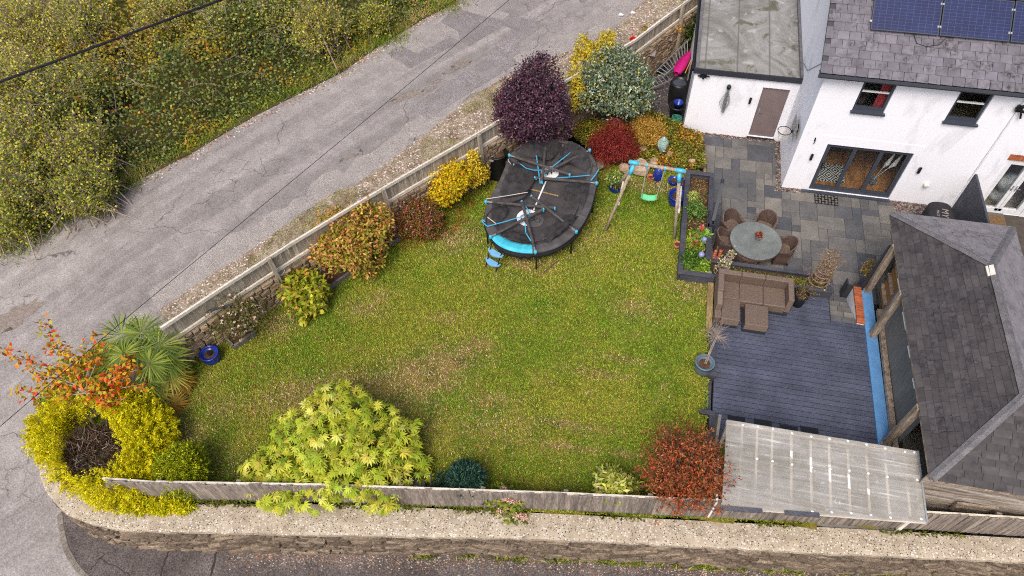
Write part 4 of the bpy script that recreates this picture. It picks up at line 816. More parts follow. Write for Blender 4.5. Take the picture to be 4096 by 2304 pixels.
k = MB(); k.tube([(GU + .26, GV - .04, 2.28), (GU + .27, GV - .16, 2.25)], .035, 8); k.box((GU + .17, GV - .05, 2.2), (GU + .37, GV - .0, 2.32)); k.bar((GU + .1, GV - .06, 2.27), (GU + .46, GV - .1, 2.3), .05, .02); tag(obj('security_light', k, MT['black']), 'small black floodlight high on the garage wall', 'light')
def lamp(u, v, z, label): k = MB(); k.lathe([(.035, -.1), (.04, -.1), (.04, .1), (.03, .1), (.03, .06)], (u, v - .075, z), 12); k.box((u - .02, v - .04, z - .03), (u + .02, v, z + .03)); tag(obj('wall_lamp', k, MT['black']), label, 'lamp', 'black cylinder wall lamps')
lamp(-1.34, GV, 1.54, 'black cylinder wall lamp left of the brown garage door'); lamp(.49, -.0, 1.41, 'black cylinder wall lamp left of the folding glass doors'); lamp(3.56, 0, 1.37, 'black cylinder wall lamp right of the folding glass doors')
k = MB(); k.lathe([(.035, -.08), (.05, -.07), (.05, .05), (.07, .06), (.07, .09), (.02, .1)], (.68, -.07, 4.22), 12); k.box((.66, -.05, 4.2), (.7, 0, 4.24)); tag(obj('alarm_sensor', k, MT['white']), 'small white sensor under the eaves left of the left window', 'sensor')
k = MB(); k.tube([(.4, -.02, 2.08), (.41, -.06, 2.0), (.4, -.05, 1.9)], .014, 6); k.box((.385, -.02, 1.98), (.415, 0, 2.1)); tag(obj('wall_hook', k, MT['black']), 'small black hook on the white wall above the left wall lamp', 'hook')
k = MB(); k.box((4.95, -.1, 3.75), (5.1, -.04, 3.95)); k.bar((4.9, -.1, 3.9), (5.2, -.2, 3.8), .05, .05); k.bar((5.05, -.12, 3.9), (5.15, -.15, 3.6), .03, .05); tag(obj('wall_bracket', k, MT['black']), 'black bracket high on the wall at the right photo edge', 'bracket')
k = MB(); k.tube([(-.03, 2.6, 2.75), (-.02, 1.9, 3.0), (-.02, .6, 4.2), (-.1, .1, 4.45)], .008, 5); tag(obj('wall_cable', k, MT['black']), 'thin black cable running up the gable wall from the garage roof', 'cable')
# rotary clothes dryer folded on the garage wall
rd = thing('folded_clothes_dryer', 'folded rotary clothes dryer hanging on the garage wall', 'clothes dryer', (-2.1, GV - .08, .98)); k = MB(); r = np.random.default_rng(3)
for i in range(9): a = i / 9 * 6.28; k.tube([(-2.1 + .03 * math.cos(a), GV - .09 + .03 * math.sin(a), 1.95), (-2.1 + .06 * math.cos(a), GV - .1 + .05 * math.sin(a), 1.4), (-2.09 + .04 * math.cos(a), GV - .09 + .04 * math.sin(a), 1.0)], .013, 5)
obj('arms', k, MT['metal'], rd); k = MB(); k.lathe([(.05, 0), (.07, .02), (.07, .1), (.04, .14)], (-2.1, GV - .09, 1.92), 10); obj('hub', k, MT['black'], rd); k = MB()
for i in range(10): s = r.uniform(.1, .2) * (1 if i % 2 else -1); k.tube([(-2.1, GV - .1, 1.9), (-2.1 + s * .7, GV - .12, 1.6), (-2.1 + s, GV - .1, 1.38), (-2.1 + s * .6, GV - .1, 1.2), (-2.09, GV - .1, 1.1)], .0035, 4)
obj('lines', k, MT['metal'], rd)
# basketball hoop on the gable wall
bh = thing('basketball_hoop', 'small basketball hoop with net and clear board on the gable wall', 'basketball hoop', (-.1, .62, 1.6)); k = MB(); k.box((-.12, .28, 1.62), (-.1, .98, 2.12)); obj('backboard', k, MT['metal'], bh); k = MB(); k.box((-.1, .55, 1.75), (0, .7, 1.95)); obj('mount', k, MT['black'], bh)
hc = np.array([-.36, .62, 1.72]); ring = [hc + .2 * np.array([math.cos(t), math.sin(t), 0]) for t in np.linspace(0, 2 * math.pi, 19)]; k = MB(); k.tube(ring, .012, 6, False); k.bar((-.17, .62, 1.71), (-.1, .62, 1.75), .1, .03); obj('rim', k, MT['black'], bh); k = MB()
for i in range(12):
    for sgn in (1, -1):
        pts = [hc + np.array([q * math.cos(i * .5236 + sgn * w_), q * math.sin(i * .5236 + sgn * w_), -d_]) for q, w_, d_ in ((.2, 0, 0), (.17, .26, .1), (.14, .52, .2), (.11, .79, .3))]; k.tube(pts, .005, 4)
obj('net', k, MT['rope'], bh)
k = MB(); k.box((.99, -.55, .003), (1.69, -.15, .02)); k = obj('door_mat', k, MT['black']); tag(k, 'black scrollwork door mat at the folding glass doors', 'door mat')
mk = MB(); r = np.random.default_rng(6)
for i in range(7):
    for j in range(4):
        c = np.array([1.045 + i * .098, -.5 + j * .1, .024]); s = 1 if (i + j) % 2 else -1; mk.tube([c + .038 * q * np.array([math.cos(s * t), math.sin(s * t), 0]) for t, q in zip(np.linspace(0, 8, 12), np.linspace(1, .25, 12))], .006, 4)
obj('scrollwork', mk, MT['dim'], k)
# partition, covered oven
k = MB(); k.box((5.06, -2.4, -.05), (5.12, -.04, 1.45)); tag(obj('partition_screen', k, mat('dark_panel', [lin(52, 54, 62), lin(70, 72, 80)], 3, .6, .2)), 'dark grey upright partition panel against the house wall', 'partition')
oc = at(2368, 527, 1.05); ov = thing('covered_barbecue', 'barbecue under a black fitted cover beside the dark partition', 'barbecue cover', (oc[0], oc[1], 0))
def rrect(cx, cy, hx, hy, rad, n=6): return [(cx + sx * (hx - rad) + rad * math.cos(a), cy + sy * (hy - rad) + rad * math.sin(a)) for sx, sy, a0 in ((1, 1, 0), (-1, 1, math.pi / 2), (-1, -1, math.pi), (1, -1, 1.5 * math.pi)) for a in np.linspace(a0, a0 + math.pi / 2, n)]
k = MB(); rings = [(0, .36, .5), (.85, .36, .5), (1.0, .35, .49), (1.06, .3, .44), (1.075, .2, .3)]; n = 24; vs = []
for z, hx, hy in rings: vs += [(x, y, z) for x, y in rrect(oc[0], oc[1] - .15, hx, hy, min(hx, hy) * .8)]
k.add(vs, [(i * n + q, i * n + (q + 1) % n, (i + 1) * n + (q + 1) % n, (i + 1) * n + q) for i in range(4) for q in range(n)] + [tuple(4 * n + q for q in range(n))]); obj('cover', k, MT['blackcloth'], ov, sm=True)
def text(name, s, loc, size, rz, m, parent=None, rx=0., ext=.002):
    cu = bpy.data.curves.new(name, 'FONT'); cu.body = s; cu.size = size; cu.extrude = ext; cu.align_x = 'CENTER'; cu.align_y = 'CENTER'; o = bpy.data.objects.new(name, cu); COL.objects.link(o)
    me = bpy.data.meshes.new_from_object(o); bpy.data.objects.remove(o); me.materials.clear(); me.materials.append(m); o = bpy.data.objects.new(name, me); link(o, parent, loc); o.rotation_euler = (rx, 0, rz); return o
text('lettering', 'MY', (oc[0] + .06, oc[1] - .17, 1.082), .26, -math.pi / 2 - .12, MT['dim'], ov); text('lettering', 'MAST', (oc[0] - .13, oc[1] - .19, 1.079), .1, -math.pi / 2 - .12, MT['dim'], ov)
k = MB(); p = at(2341, 488, .95); k.box((p[0] - .07, -.12, .78), (p[0] + .07, -.02, .86)); tag(obj('outdoor_socket', k, MT['whitewood'], bevel=.01), 'cream outdoor socket box on the wall above the black barbecue cover', 'socket')
k = MB(); k.box((5.45, -.62, .003), (6.5, -.14, .03)); tag(obj('coir_mat', k, mat('coir', [lin(92, 70, 46), lin(126, 98, 66)], 20, .95, .5)), 'brown coir mat below the white French doors', 'door mat')
# ---------------------------------------------------------------- gazebo with hipped shingle roof
gz = thing('garden_room', 'timber garden room with hipped dark shingle roof on the right of the deck', 'garden room', (3.4, -7, .6))
E0, E1, V0, V1, EZg, RU, RZg, RN, RS = 1.95, 4.9, -10.45, -3.2, 2.6, 3.42, 3.7, -5.58, -8.88
c_ = {'sw': (E0, V0, EZg), 'nw': (E0, V1, EZg), 'ne': (E1, V1, EZg), 'se': (E1, V0, EZg), 'rn': (RU, RN, RZg), 'rs': (RU, RS, RZg)}
c_ = {a: np.array(b) for a, b in c_.items()}
k = MB(); k.add([c_[x] - (0, 0, .02) for x in ('sw', 'nw', 'ne', 'se', 'rn', 'rs')], [(1, 0, 5, 4), (3, 2, 4, 5), (2, 1, 4), (0, 3, 5), (0, 1, 2, 3)]); groof = obj('roof', k, MT['dark_trim'], gz)
def shingles(p0, p1, q0, q1, m, ex, ln, seed, parts=True, name='shingle'):
    """eave from p0 to p1, top edge from q0 to q1 (p0 below q0)"""
    r = np.random.default_rng(seed); f = p1 - p0; L = np.linalg.norm(f); f /= L; up = (q0 + q1) / 2 - (p0 + p1) / 2; up -= f * (up @ f); SL_ = np.linalg.norm(up); e = up / SL_; nrm_ = np.cross(f, e)
    if nrm_[2] < 0: nrm_ = -nrm_
    l1, r1 = (q0 - p0) @ f, (q1 - p0) @ f; s = -.02; row = 0; mb = MB()
    while s < SL_ - .05:
        s1 = min(s + ex + .03, SL_); lo = lambda x: l1 * max(x, 0) / SL_; hi = lambda x: L + (r1 - L) * max(x, 0) / SL_
        t = lo(s) - r.uniform(0, ln)
        while t < hi(s):
            w_ = ln * r.uniform(.94, 1.06); a0, b0 = max(t, lo(s)), min(t + w_ - .008, hi(s)); a1, b1 = max(t, lo(s1)), min(t + w_ - .008, hi(s1))
            if b0 - a0 > .03:
                if b1 < a1: a1 = b1 = (a1 + b1) / 2; a1 -= .002; b1 += .002
                j = r.uniform(0, .006); P = lambda ss, tt, h: p0 + f * tt + e * ss + nrm_ * h
                pts = [P(s, a0, 0), P(s, b0, 0), P(s1, b1, 0), P(s1, a1, 0), P(s, a0, .014 + j), P(s, b0, .014 + j), P(s1, b1, .003), P(s1, a1, .003)]
                if parts:
                    c = np.mean(pts, 0); k = MB(); k.hexa([x - c for x in pts]); o = obj(name, k, m, groof, loc=c)
                else: mb.hexa(pts)
            t += w_
        s += ex; row += 1
    if not parts: obj(name + 's', mb, m, groof, kind='stuff')
shingles(c_['sw'], c_['nw'], c_['rs'], c_['rn'], MT['shingle'], .142, .34, 41)
shingles(c_['se'], c_['sw'], c_['rs'], c_['rs'], MT['shingle'], .15, .34, 42)
shingles(c_['nw'], c_['ne'], c_['rn'], c_['rn'], MT['shingle_grey'], .142, .3, 43, False, 'north_shingle')
shingles(c_['ne'], c_['se'], c_['rn'], c_['rs'], MT['shingle_grey'], .142, .3, 44, False, 'east_shingle')
for a, b in (('nw', 'rn'), ('sw', 'rs'), ('rs', 'rn'), ('ne', 'rn'), ('se', 'rs')):
    A, B = c_[a] + (0, 0, .02), c_[b] + (0, 0, .025); n = max(3, int(np.linalg.norm(B - A) / .42))
    for i in range(n):
        p = A + (B - A) * (i / n); q = A + (B - A) * ((i + 1.06) / n); k = MB(); d = (q - p) / np.linalg.norm(q - p); sd = np.cross(d, (0, 0, 1)); sd /= np.linalg.norm(sd); h0 = .012 * (i % 2)
        k.add([p - sd * .09 + (0, 0, h0 - .035), p + (0, 0, .02 + h0), p + sd * .09 + (0, 0, h0 - .035), q - sd * .09 + (0, 0, -.03), q + (0, 0, .016), q + sd * .09 + (0, 0, -.03)], [(0, 3, 4, 1), (1, 4, 5, 2), (0, 1, 2)]); obj('ridge_cap', k, MT['ridge'], groof)
for a, b in (('sw', 'nw'), ('nw', 'ne'), ('se', 'sw')):
    A, B = c_[a], c_[b]; k = MB(); k.bar(A + (0, 0, -.05), B + (0, 0, -.05), .03, .08); obj('fascia', k, MT['post'], groof)
for v in (-4.31, -5.76, -8.82): k = MB(); k.box((1.9, v - .07, .665), (2.04, v + .07, 2.55)); obj('post', k, MT['post'], gz); k = MB(); k.box((1.86, v - .03, .66), (1.9, v + .03, .72)); obj('post_foot', k, MT['metal'], gz)
k = MB(); k.box((1.985, -8.95, .3), (2.02, -4.2, .62)); k.box((1.82, -9.2, .602), (2.1, -4.3, .66)); k.box((1.72, -4.3, -.1), (1.78, -3.2, .7)) if 0 else None; obj('blue_sill', k, MT['blue_paint'], gz)
k = MB(); k.bar((2.16, -8.95, .72), (2.2, -4.95, .72), .12, .12); obj('sill_beam', k, MT['post'], gz)
r = np.random.default_rng(4)
for i in range(8):
    k = MB(); v = -8.75 + i * .47; k.box((2.26, v, .7), (2.29, v + .462, 2.5)); obj('screen_board', k, MT['dark_board'], gz)
for i in range(6): k = MB(); z = .68 + i * .32; k.box((2.3, -4.98, z), (2.33, -4.2, z + .31)); obj('back_board', k, MT['brown_board'], gz)
for z in (.95, 1.4, 1.85): k = MB(); k.box((2.22, -4.95, z), (2.3, -4.25, z + .05)); obj('batten', k, MT['post'], gz)
k = MB(); k.box((1.83, -4.22, -.1), (1.9, -3.9, .75)); k.bar((1.87, -4.2, .7), (1.93, -4.2, 2.45), .03, .12); obj('corner_board', k, MT['dark_trim'], gz)
for i in range(17):
    k = MB(); z = .3 + i * .13; k.box((2.0, -10.28 + .002 * (i % 3), z), (5.0, -10.25, z + .128)); obj('cladding_board', k, MT['clad'], gz)
k = MB(); k.box((4.8, -10.2, .3), (4.84, -3.4, 2.5)); k.box((2.4, -10.24, .3), (4.8, -3.4, .62)); k.box((2.35, -3.5, .6), (4.8, -3.45, 2.5)); obj('room_shell', k, MT['dark_board'], gz)
for v, dv in ((-5.6, .35), (-6.75, .5), (-7.5, .3), (-8.3, .25)): k = MB(); k.bar((1.97, v, 2.43), (1.96, v + dv, 2.44), .012, .05); obj('torn_strip', k, MT['white'], gz)
k = MB(); p = rp(0, 0); P0 = at(2470, 703, 3.35); s_ = (P0[0] - E0) / (RU - E0); z = EZg + s_ * (RZg - EZg) + .03; k.hexa([(P0[0] - .05, P0[1] - .15, z - .03), (P0[0] + .07, P0[1] - .15, z + .06), (P0[0] + .07, P0[1] + .13, z + .06), (P0[0] - .05, P0[1] + .13, z - .03), (P0[0] - .05, P0[1] - .15, z - .01), (P0[0] + .07, P0[1] - .15, z + .08), (P0[0] + .07, P0[1] + .13, z + .08), (P0[0] - .05, P0[1] + .13, z - .01)]); obj('repair_tile', k, MT['whitewood'], groof)
# ---------------------------------------------------------------- clear lean-to roof over the shed corner
lt = thing('lean_to', 'lean-to with cloudy clear sheet roof on pale rafters in the deck corner', 'lean-to', (0, -10.4, .6))
TL, TR, BL, BR = at(1828, 1056, 2.1), at(2312, 1136, 2.1), at(1815, 1277, 1.8), at(2331, 1315, 1.8)
q_ = lambda s, t, h=0.: (TL * (1 - s) + TR * s) * (1 - t) + (BL * (1 - s) + BR * s) * t + np.array([0, 0, h])
k = MB(); k.hexa([q_(0, 0, 0), q_(0, 1, 0), q_(1, 1, 0), q_(1, 0, 0), q_(0, 0, .012), q_(0, 1, .012), q_(1, 1, .012), q_(1, 0, .012)]); obj('clear_sheet', k, MT['poly'], lt)
SS = (.085, .165, .245, .345, .445, .54, .635, .73, .825, .925, .972)
for s in SS: k = MB(); k.bar(q_(s, .01, -.035), q_(s, .99, -.035), .05, .06); obj('rafter', k, MT['whitewood'], lt)
for t in (.03, .97): k = MB(); k.bar(q_(0.0, t, -.045), q_(1, t, -.045), .09, .08); obj('beam', k, MT['whitewood'], lt)
wm = MB(); wm.lathe([(.026, 0), (.03, .006), (.012, .018)], (0, 0, 0), 10); wm = wm.mesh('washer'); wm.materials.append(MT['white'])
for i, s in enumerate(SS):
    for t in (.03, .42, .96):
        if (t == .96 and s < .4) or (i in (0, 9) and t > .1): continue
        piece('washer', wm, lt, q_(s + .002, t + .01 * math.sin(i * 5), .012))
for s, t in ((.02, .03), (.02, .84), (.98, .03), (.98, .84)): p = q_(s, t); k = MB(); k.box((p[0] - .04, p[1] - .04, .4), (p[0] + .04, p[1] + .04, p[2] - .09)); obj('post', k, MT['whitewood'], lt)
k = MB(); k.bar(q_(.99, .0, .02), q_(1.0, 1, .02), .03, .04); obj('edge_trim', k, MT['metal'], lt)
k = MB(); k.box((-1.9, -11.05, .6), (2.0, -9.75, .63)); obj('floor', k, mat('shed_floor', [lin(96, 92, 86), lin(136, 130, 122)], 2, .9, .4, 20), lt)
for i, (a, b) in enumerate(((.0, .2), (.31, .48))): p, q = q_(a + .0, 1.0, .03), q_(b, 1.0, .03); k = MB(); k.bar(p + (0, -.02, 0), q + (0, -.02, 0), .09, .035); tag(obj('loose_board', k, MT['charcoal']), ('charcoal offcut lying on the left end of the clear roof edge', 'charcoal offcut lying nearer the middle of the clear roof edge')[i], 'board')
k = MB(); p = at(1805, 1100, 1.7); k.hexa([(-2.16, -10.2, .6), (-2.1, -10.2, .6), (-2.06, -9.35, .6), (-2.12, -9.35, .6), (-2.12, -10.15, 1.75), (-2.06, -10.15, 1.75), (-2.0, -9.4, 1.85), (-2.06, -9.4, 1.85)]); tag(obj('leaning_sheet', k, MT['grey_timber']), 'grey weathered panel standing at the left end of the lean-to', 'panel')
k = MB(); k.box((-2.02, -11.35, .6), (-1.98, -10.3, 1.62)); tag(obj('white_board', k, MT['white']), 'white board standing behind the red shrub beside the lean-to', 'board')
for i, (u, v, sx, sy, h) in enumerate(((-.9, -10.3, .5, .35, .5), (.6, -10.5, .4, .3, .35), (1.6, -10.2, .3, .3, .6))): k = MB(); k.box((u, v, .63), (u + sx, v + sy, .63 + h)); tag(obj('storage_crate', k, MT['grey_timber'], bevel=.02), ('wide grey crate dimly seen under the left half of the clear roof', 'low grey crate dimly seen under the middle of the clear roof', 'tall grey crate dimly seen under the right end of the clear roof')[i], 'crate', 'crates under the lean-to')
k = MB(); p = at(2440, 1300, 1.3)
for a, b in (((2.95, -10.36), (3.75, -10.3)),): k.bar((a[0], a[1], 1.5), (b[0], b[1], 1.45), .05, .04); k.bar((a[0], a[1] + .04, 1.2), (b[0], b[1] + .04, 1.2), .05, .04); k.bar((a[0], a[1], 1.18), (a[0], a[1], 1.52), .04, .04, (1, 0, 0)); k.bar((b[0], b[1], 1.18), (b[0], b[1], 1.48), .04, .04, (1, 0, 0))
tag(obj('timber_frame', k, MT['post']), 'old timber frame wedged between fence and garden room cladding', 'frame')
# ---------------------------------------------------------------- furniture
def cushbox(mb, a, b): mb.box(a, b)
sofa = thing('wicker_corner_sofa', 'brown wicker corner sofa with chaise end standing on the dark deck', 'sofa', (-1.1, -5.2, DZ))
X0, X1, Y0 = -2.07, -.12, -4.71; T = .16; SH, BH = .36, .66
def spart(name, a, b, m='wicker', bv=.02): k = MB(); k.box((a[0], a[1], DZ + a[2]), (b[0], b[1], DZ + b[2])); return obj(name, k, MT[m], sofa, bevel=bv)
ws = [-1.46, -.84]
for a, b in ((X0, ws[0]), (ws[0], ws[1]), (ws[1], X1)): spart('backrest', (a + .004, Y0 - T, .1), (b - .004, Y0, BH))
spart('armrest', (X0, -5.42, .1), (X0 + T, Y0 - T - .003, BH)); spart('armrest', (X0, -5.85, .1), (X0 + T - .01, -5.425, BH - .06)); spart('armrest', (X1 - .15, -5.46, .1), (X1, Y0 - T - .003, BH))
for a, b, f in ((X0 + T + .004, ws[0] - .004, -5.44), (ws[0] + .004, ws[1] - .004, -5.48), (ws[1] + .004, X1 - .153, -5.48)): spart('seat', (a, f, .08), (b, Y0 - T - .004, SH))
spart('chaise_seat', (X0 + T + .004, -6.12, .08), (-1.43, -5.446, SH)); spart('chaise_front', (X0, -6.1, .08), (X0 + T, -5.853, SH - .02))
spart('plinth', (X0 + .03, -6.13, 0), (-1.45, -4.9, .079), 'dark_trim', 0); spart('plinth', (-1.446, -5.5, 0), (X1 - .04, -4.9, .079), 'dark_trim', 0)
fs_ = thing('wicker_footstool', 'square brown wicker footstool in front of the corner sofa', 'footstool', (-1.0, -5.86, DZ)); k = MB(); k.box((-1.3, -6.19, DZ + .1), (-.71, -5.53, DZ + SH)); obj('seat', k, MT['wicker'], fs_, bevel=.02); k = MB(); k.box((-1.32, -6.2, DZ), (-.72, -5.52, DZ + .098)); obj('plinth', k, MT['dark_trim'], fs_)
tc_ = np.array([-.98, -3.09]); tb = thing('round_table', 'round patio table with frosted glass top and wicker rim', 'table', (*tc_, 0)); k = MB(); k.lathe([(.70, .735), (.715, .74), (.715, .752), (.70, .757)], (*tc_, 0), 56); obj('glass_top', k, MT['table'], tb); k = MB(); k.lathe([(.66, .66), (.72, .665), (.725, .7), (.718, .734), (.6, .734)], (*tc_, 0), 48); obj('wicker_rim', k, MT['wicker_dark'], tb)
k = MB(); k.lathe([(.34, 0), (.3, .3), (.28, .66)], (*tc_, 0), 24); obj('pedestal', k, MT['wicker_dark'], tb)
ib = thing('table_bucket', 'small pewter bucket of dry red leaves on the round table', 'bucket', (-.93, -3.06, .757)); k = MB(); k.lathe([(.07, 0), (.09, .14), (.1, .17), (.095, .17), (.085, .14)], (-.93, -3.06, .757), 16); obj('bucket_body', k, MT['grey_glaze'], ib)
foliage('dry_leaves', ib, [((-.93, -3.06, .95), (.09, .09, .06))], 24, 5, .03, .06, .03, [lin(150, 60, 36), lin(196, 100, 60), lin(90, 40, 30)], seed=3)
def chair(label, u, v, face):
    t = thing('wicker_chair', label, 'chair', (u, v, 0), 'wicker chairs round the patio table', face)     # local: faces +x
    k = MB(); n = 15; vs = []; R = .29
    for i in range(n):
        a = math.radians(180 - 82 + 164 * i / (n - 1)); top = .86 - .2 * abs(i / (n - 1) * 2 - 1) ** 2.2; fl = 1.1
        for rr, z in ((R, .12), (R, .42), (R * fl, top), (R * fl - .035, top), (R - .035, .42), (R - .035, .12)): vs.append((rr * math.cos(a) * .95, rr * math.sin(a), z))
    k.add(vs, [(i * 6 + e, i * 6 + (e + 1) % 6, i * 6 + 6 + (e + 1) % 6, i * 6 + 6 + e) for i in range(n - 1) for e in range(6)] + [(0, 1, 2, 3, 4, 5)[::-1], tuple((n - 1) * 6 + e for e in range(6))]); obj('backrest', k, MT['wicker_dark'], t, local=True)
    k = MB(); k.hexa([(-.2, -.25, .12), (.27, -.24, .12), (.27, .24, .12), (-.2, .25, .12), (-.2, -.25, .42), (.28, -.24, .43), (.28, .24, .43), (-.2, .25, .42)]); obj('seat', k, MT['wicker'], t, local=True, bevel=.015)
    for s in (-1, 1): k = MB(); k.hexa([(-.1, s * .27 - .03, .14), (.28, s * .27 - .03, .14), (.28, s * .27 + .03, .14), (-.1, s * .27 + .03, .14), (-.16, s * .29 - .03, .68), (.24, s * .28 - .035, .62), (.24, s * .28 + .035, .62), (-.16, s * .29 + .03, .68)]); obj('armrest', k, MT['wicker_dark'], t, local=True)
    for x in (-.18, .24):
        for y in (-.22, .22): k = MB(); k.tube([(x, y, 0), (x, y, .13)], .018, 6); obj('leg', k, MT['black'], t, local=True)
for (u, v), l in (((-1.62, -2.32), 'wicker chair at the upper left of the round table, standing a little away'), ((-.66, -2.2), 'wicker chair behind the round table with only its back showing'), ((-1.78, -3.02), 'wicker chair left of the round table beside the long planter'), ((-.12, -3.02), 'wicker chair at the right of the round table'), ((-1.2, -3.66), 'wicker chair pushed under the near side of the round table')):
    chair(l, u, v, math.atan2(tc_[1] - v, tc_[0] - u))
# ---------------------------------------------------------------- trampoline
ZF = 1.27
TZ = lambda x, y, z=ZF: at((1850 + x * .41408) / S, (500 + y * .41408) / S, z)
outl = [(262, 1068), (330, 1150), (430, 1200), (545, 1228), (690, 1236), (830, 1212), (960, 1158), (1075, 1065), (1165, 955), (1225, 840), (1258, 740), (1280, 640), (1300, 540), (1308, 430), (1278, 330), (1215, 250), (1120, 185), (1000, 145), (870, 130), (740, 137), (625, 162), (535, 205), (475, 262), (432, 350), (395, 450), (345, 560), (285, 670), (232, 770), (208, 880), (220, 980)]
OP = np.array([TZ(*p)[:2] for p in outl]); OP = np.array(smooth_path([tuple(p) for p in OP] + [tuple(OP[0])], 2))[:-1]
OPs, _ = resample([tuple(p) for p in OP] + [tuple(OP[0])], .11); OPs = OPs[:-1]; nO = len(OPs); cen = OPs.mean(0)
tan = nrm(np.roll(OPs, -1, 0) - np.roll(OPs, 1, 0)); NI = np.stack([-tan[:, 1], tan[:, 0]], 1)
if ((cen - OPs) * NI).sum() < 0: NI = -NI
for _ in range(6): NI = nrm(NI + np.roll(NI, 1, 0) + np.roll(NI, -1, 0))
tr = thing('trampoline', 'large oval black trampoline with collapsed safety net and blue fittings on the lawn', 'trampoline', (*cen, float(lawn_z(*cen))))
IN = OPs + NI * .3
angO = np.arctan2(OPs[:, 1] - cen[1], OPs[:, 0] - cen[0])
pb = [np.argmin(np.linalg.norm(OPs - TZ(*p)[:2], axis=1)) for p in ((285, 1090), (690, 1236))]
i0, i1 = pb; fwd = (i1 - i0) % nO; blue = {(i0 + q) % nO for q in range(fwd)} if fwd < nO / 2 else {(i1 + q) % nO for q in range(nO - fwd)}
r = np.random.default_rng(17); wob = r.normal(0, .012, nO)
def ringpart(name, sel, m, offs, sm=True):
    k = MB(); idx = [i for i in range(nO) if i in sel]
    for i in idx:
        j = (i + 1) % nO; A = [(OPs[i] + NI[i] * d, z + wob[i] * w_) for d, z, w_ in offs]; B = [(OPs[j] + NI[j] * d, z + wob[j] * w_) for d, z, w_ in offs]
        for e in range(len(offs) - 1): k.add([(*A[e][0], A[e][1]), (*B[e][0], B[e][1]), (*B[e + 1][0], B[e + 1][1]), (*A[e + 1][0], A[e + 1][1])], [(0, 1, 2, 3)])
    o = obj(name, k, m, tr, sm=sm); return o
allI = set(range(nO)); padp = [(-.02, ZF - .05, 0), (.0, ZF, .5), (.08, ZF + .03, 1), (.24, ZF + .03, 1), (.31, ZF - .005, .5)]
ringpart('pad', allI - blue, MT['pad'], padp); ringpart('blue_pad', blue, MT['pad_blue'], padp)
ringpart('skirt', allI, MT['blackcloth'], [(-.01, ZF - .03, 0), (-.03, ZF - .14, 1.5), (.03, ZF - .3, 3)])
k = MB(); k.tube([(*p, ZF - .045) for p in np.vstack([OPs, OPs[:1]])], .025, 6, False); obj('frame_tube', k, MT['black'], tr)
k = MB(); mz = ZF - .03; k.add([(*p, mz) for p in IN + NI * -.02] + [(*cen, mz - .02)], [((i), (i + 1) % nO, nO) for i in range(nO)]); obj('jump_mat', k, MT['mat'], tr)
def dotted(name, a, b, wd, m, z): A, B = TZ(*a, z), TZ(*b, z); k = MB(); k.bar(A, B, wd, .004); return obj(name, k, m, tr)
dotted('mat_line', (470, 575), (925, 685), .05, MT['sleeper'], mz + .006); dotted('mat_line', (805, 545), (688, 820), .045, MT['white'], mz + .012)
def disc(name, c, rr, m, z): p = TZ(*c, z); k = MB(); k.lathe([(rr, 0), (rr, .004)], p, 32); return obj(name, k, m, tr), p
_, p = disc('logo_disc', (843, 462), .27, MT['white'], mz + .004); text('logo_lettering', 'TP', (p[0], p[1], p[2] + .007), .3, math.radians(20), MT['black'], tr)
_, p = disc('logo_disc', (630, 895), .32, MT['white'], mz + .006)
k = MB(); k.tube([p + .2 * np.array([math.cos(t), math.sin(t) * .62, .02]) for t in np.linspace(0, 6.283, 22)], .014, 4, False); obj('logo_ring', k, MT['black'], tr)
_, p = disc('logo_disc', (692, 918), .28, MT['pad'], mz + .011)
k = MB(); k.tube([p + np.array([.17 * math.sin(t), .085 * math.sin(2 * t), .01]) for t in np.linspace(0, 6.283, 30)], .01, 4, False); obj('logo_loop', k, MT['black'], tr)
# collapsed net: folded cloth lying round the inside of the pad
def netband(name, sel, w0, w1, seed):
    r = np.random.default_rng(seed); idx = sel; m = 9; vs = []; fs = []
    for a, i in enumerate(idx):
        f = math.sin(math.pi * min(1, a / 4) / 2) * math.sin(math.pi * min(1, (len(idx) - 1 - a) / 4) / 2)
        for e in range(m):
            t = e / (m - 1); d = .2 + (w0 + (w1 - w0) * a / len(idx)) * t * (.35 + .65 * f); p = OPs[i] + NI[i] * d
            z = mz + .02 + .12 * (1 - t) * f + .09 * abs(math.sin(a * 1.1 + 4 * t + seed)) * f + .1 * r.random() * f; vs.append((*p, z))
    for a in range(len(idx) - 1):
        for e in range(m - 1): fs.append((a * m + e, (a + 1) * m + e, (a + 1) * m + e + 1, a * m + e + 1))
    obj(name, MB().add(vs, fs), MT['net'], tr, sm=True)
near = lambda p: int(np.argmin(np.linalg.norm(OPs - TZ(*p)[:2], axis=1)))
def span(a, b):
    i, j = near(a), near(b); f = (j - i) % nO; return [(i + q) % nO for q in range(f + 1)] if f <= nO - f else [(i - q) % nO for q in range(nO - f + 1)]
netband('net', span((475, 262), (1000, 145)), .75, .9, 1); netband('net', span((1000, 145), (1308, 430)), .9, .55, 2); netband('net', span((1290, 560), (1225, 840)), .75, .6, 3); netband('net', span((1200, 900), (830, 1212)), .45, .5, 4); netband('net', span((700, 1236), (290, 1100)), .5, .45, 5); netband('net', span((430, 350), (285, 670)), .9, .75, 6); netband('net', span((260, 720), (220, 980)), .5, .4, 7)
def curve(pts, z, rr, m, name, n=5): k = MB(); P = smooth_path([tuple(TZ(*p, z)) for p in pts], 2); k.tube(P, rr, n); return obj(name, k, m, tr)
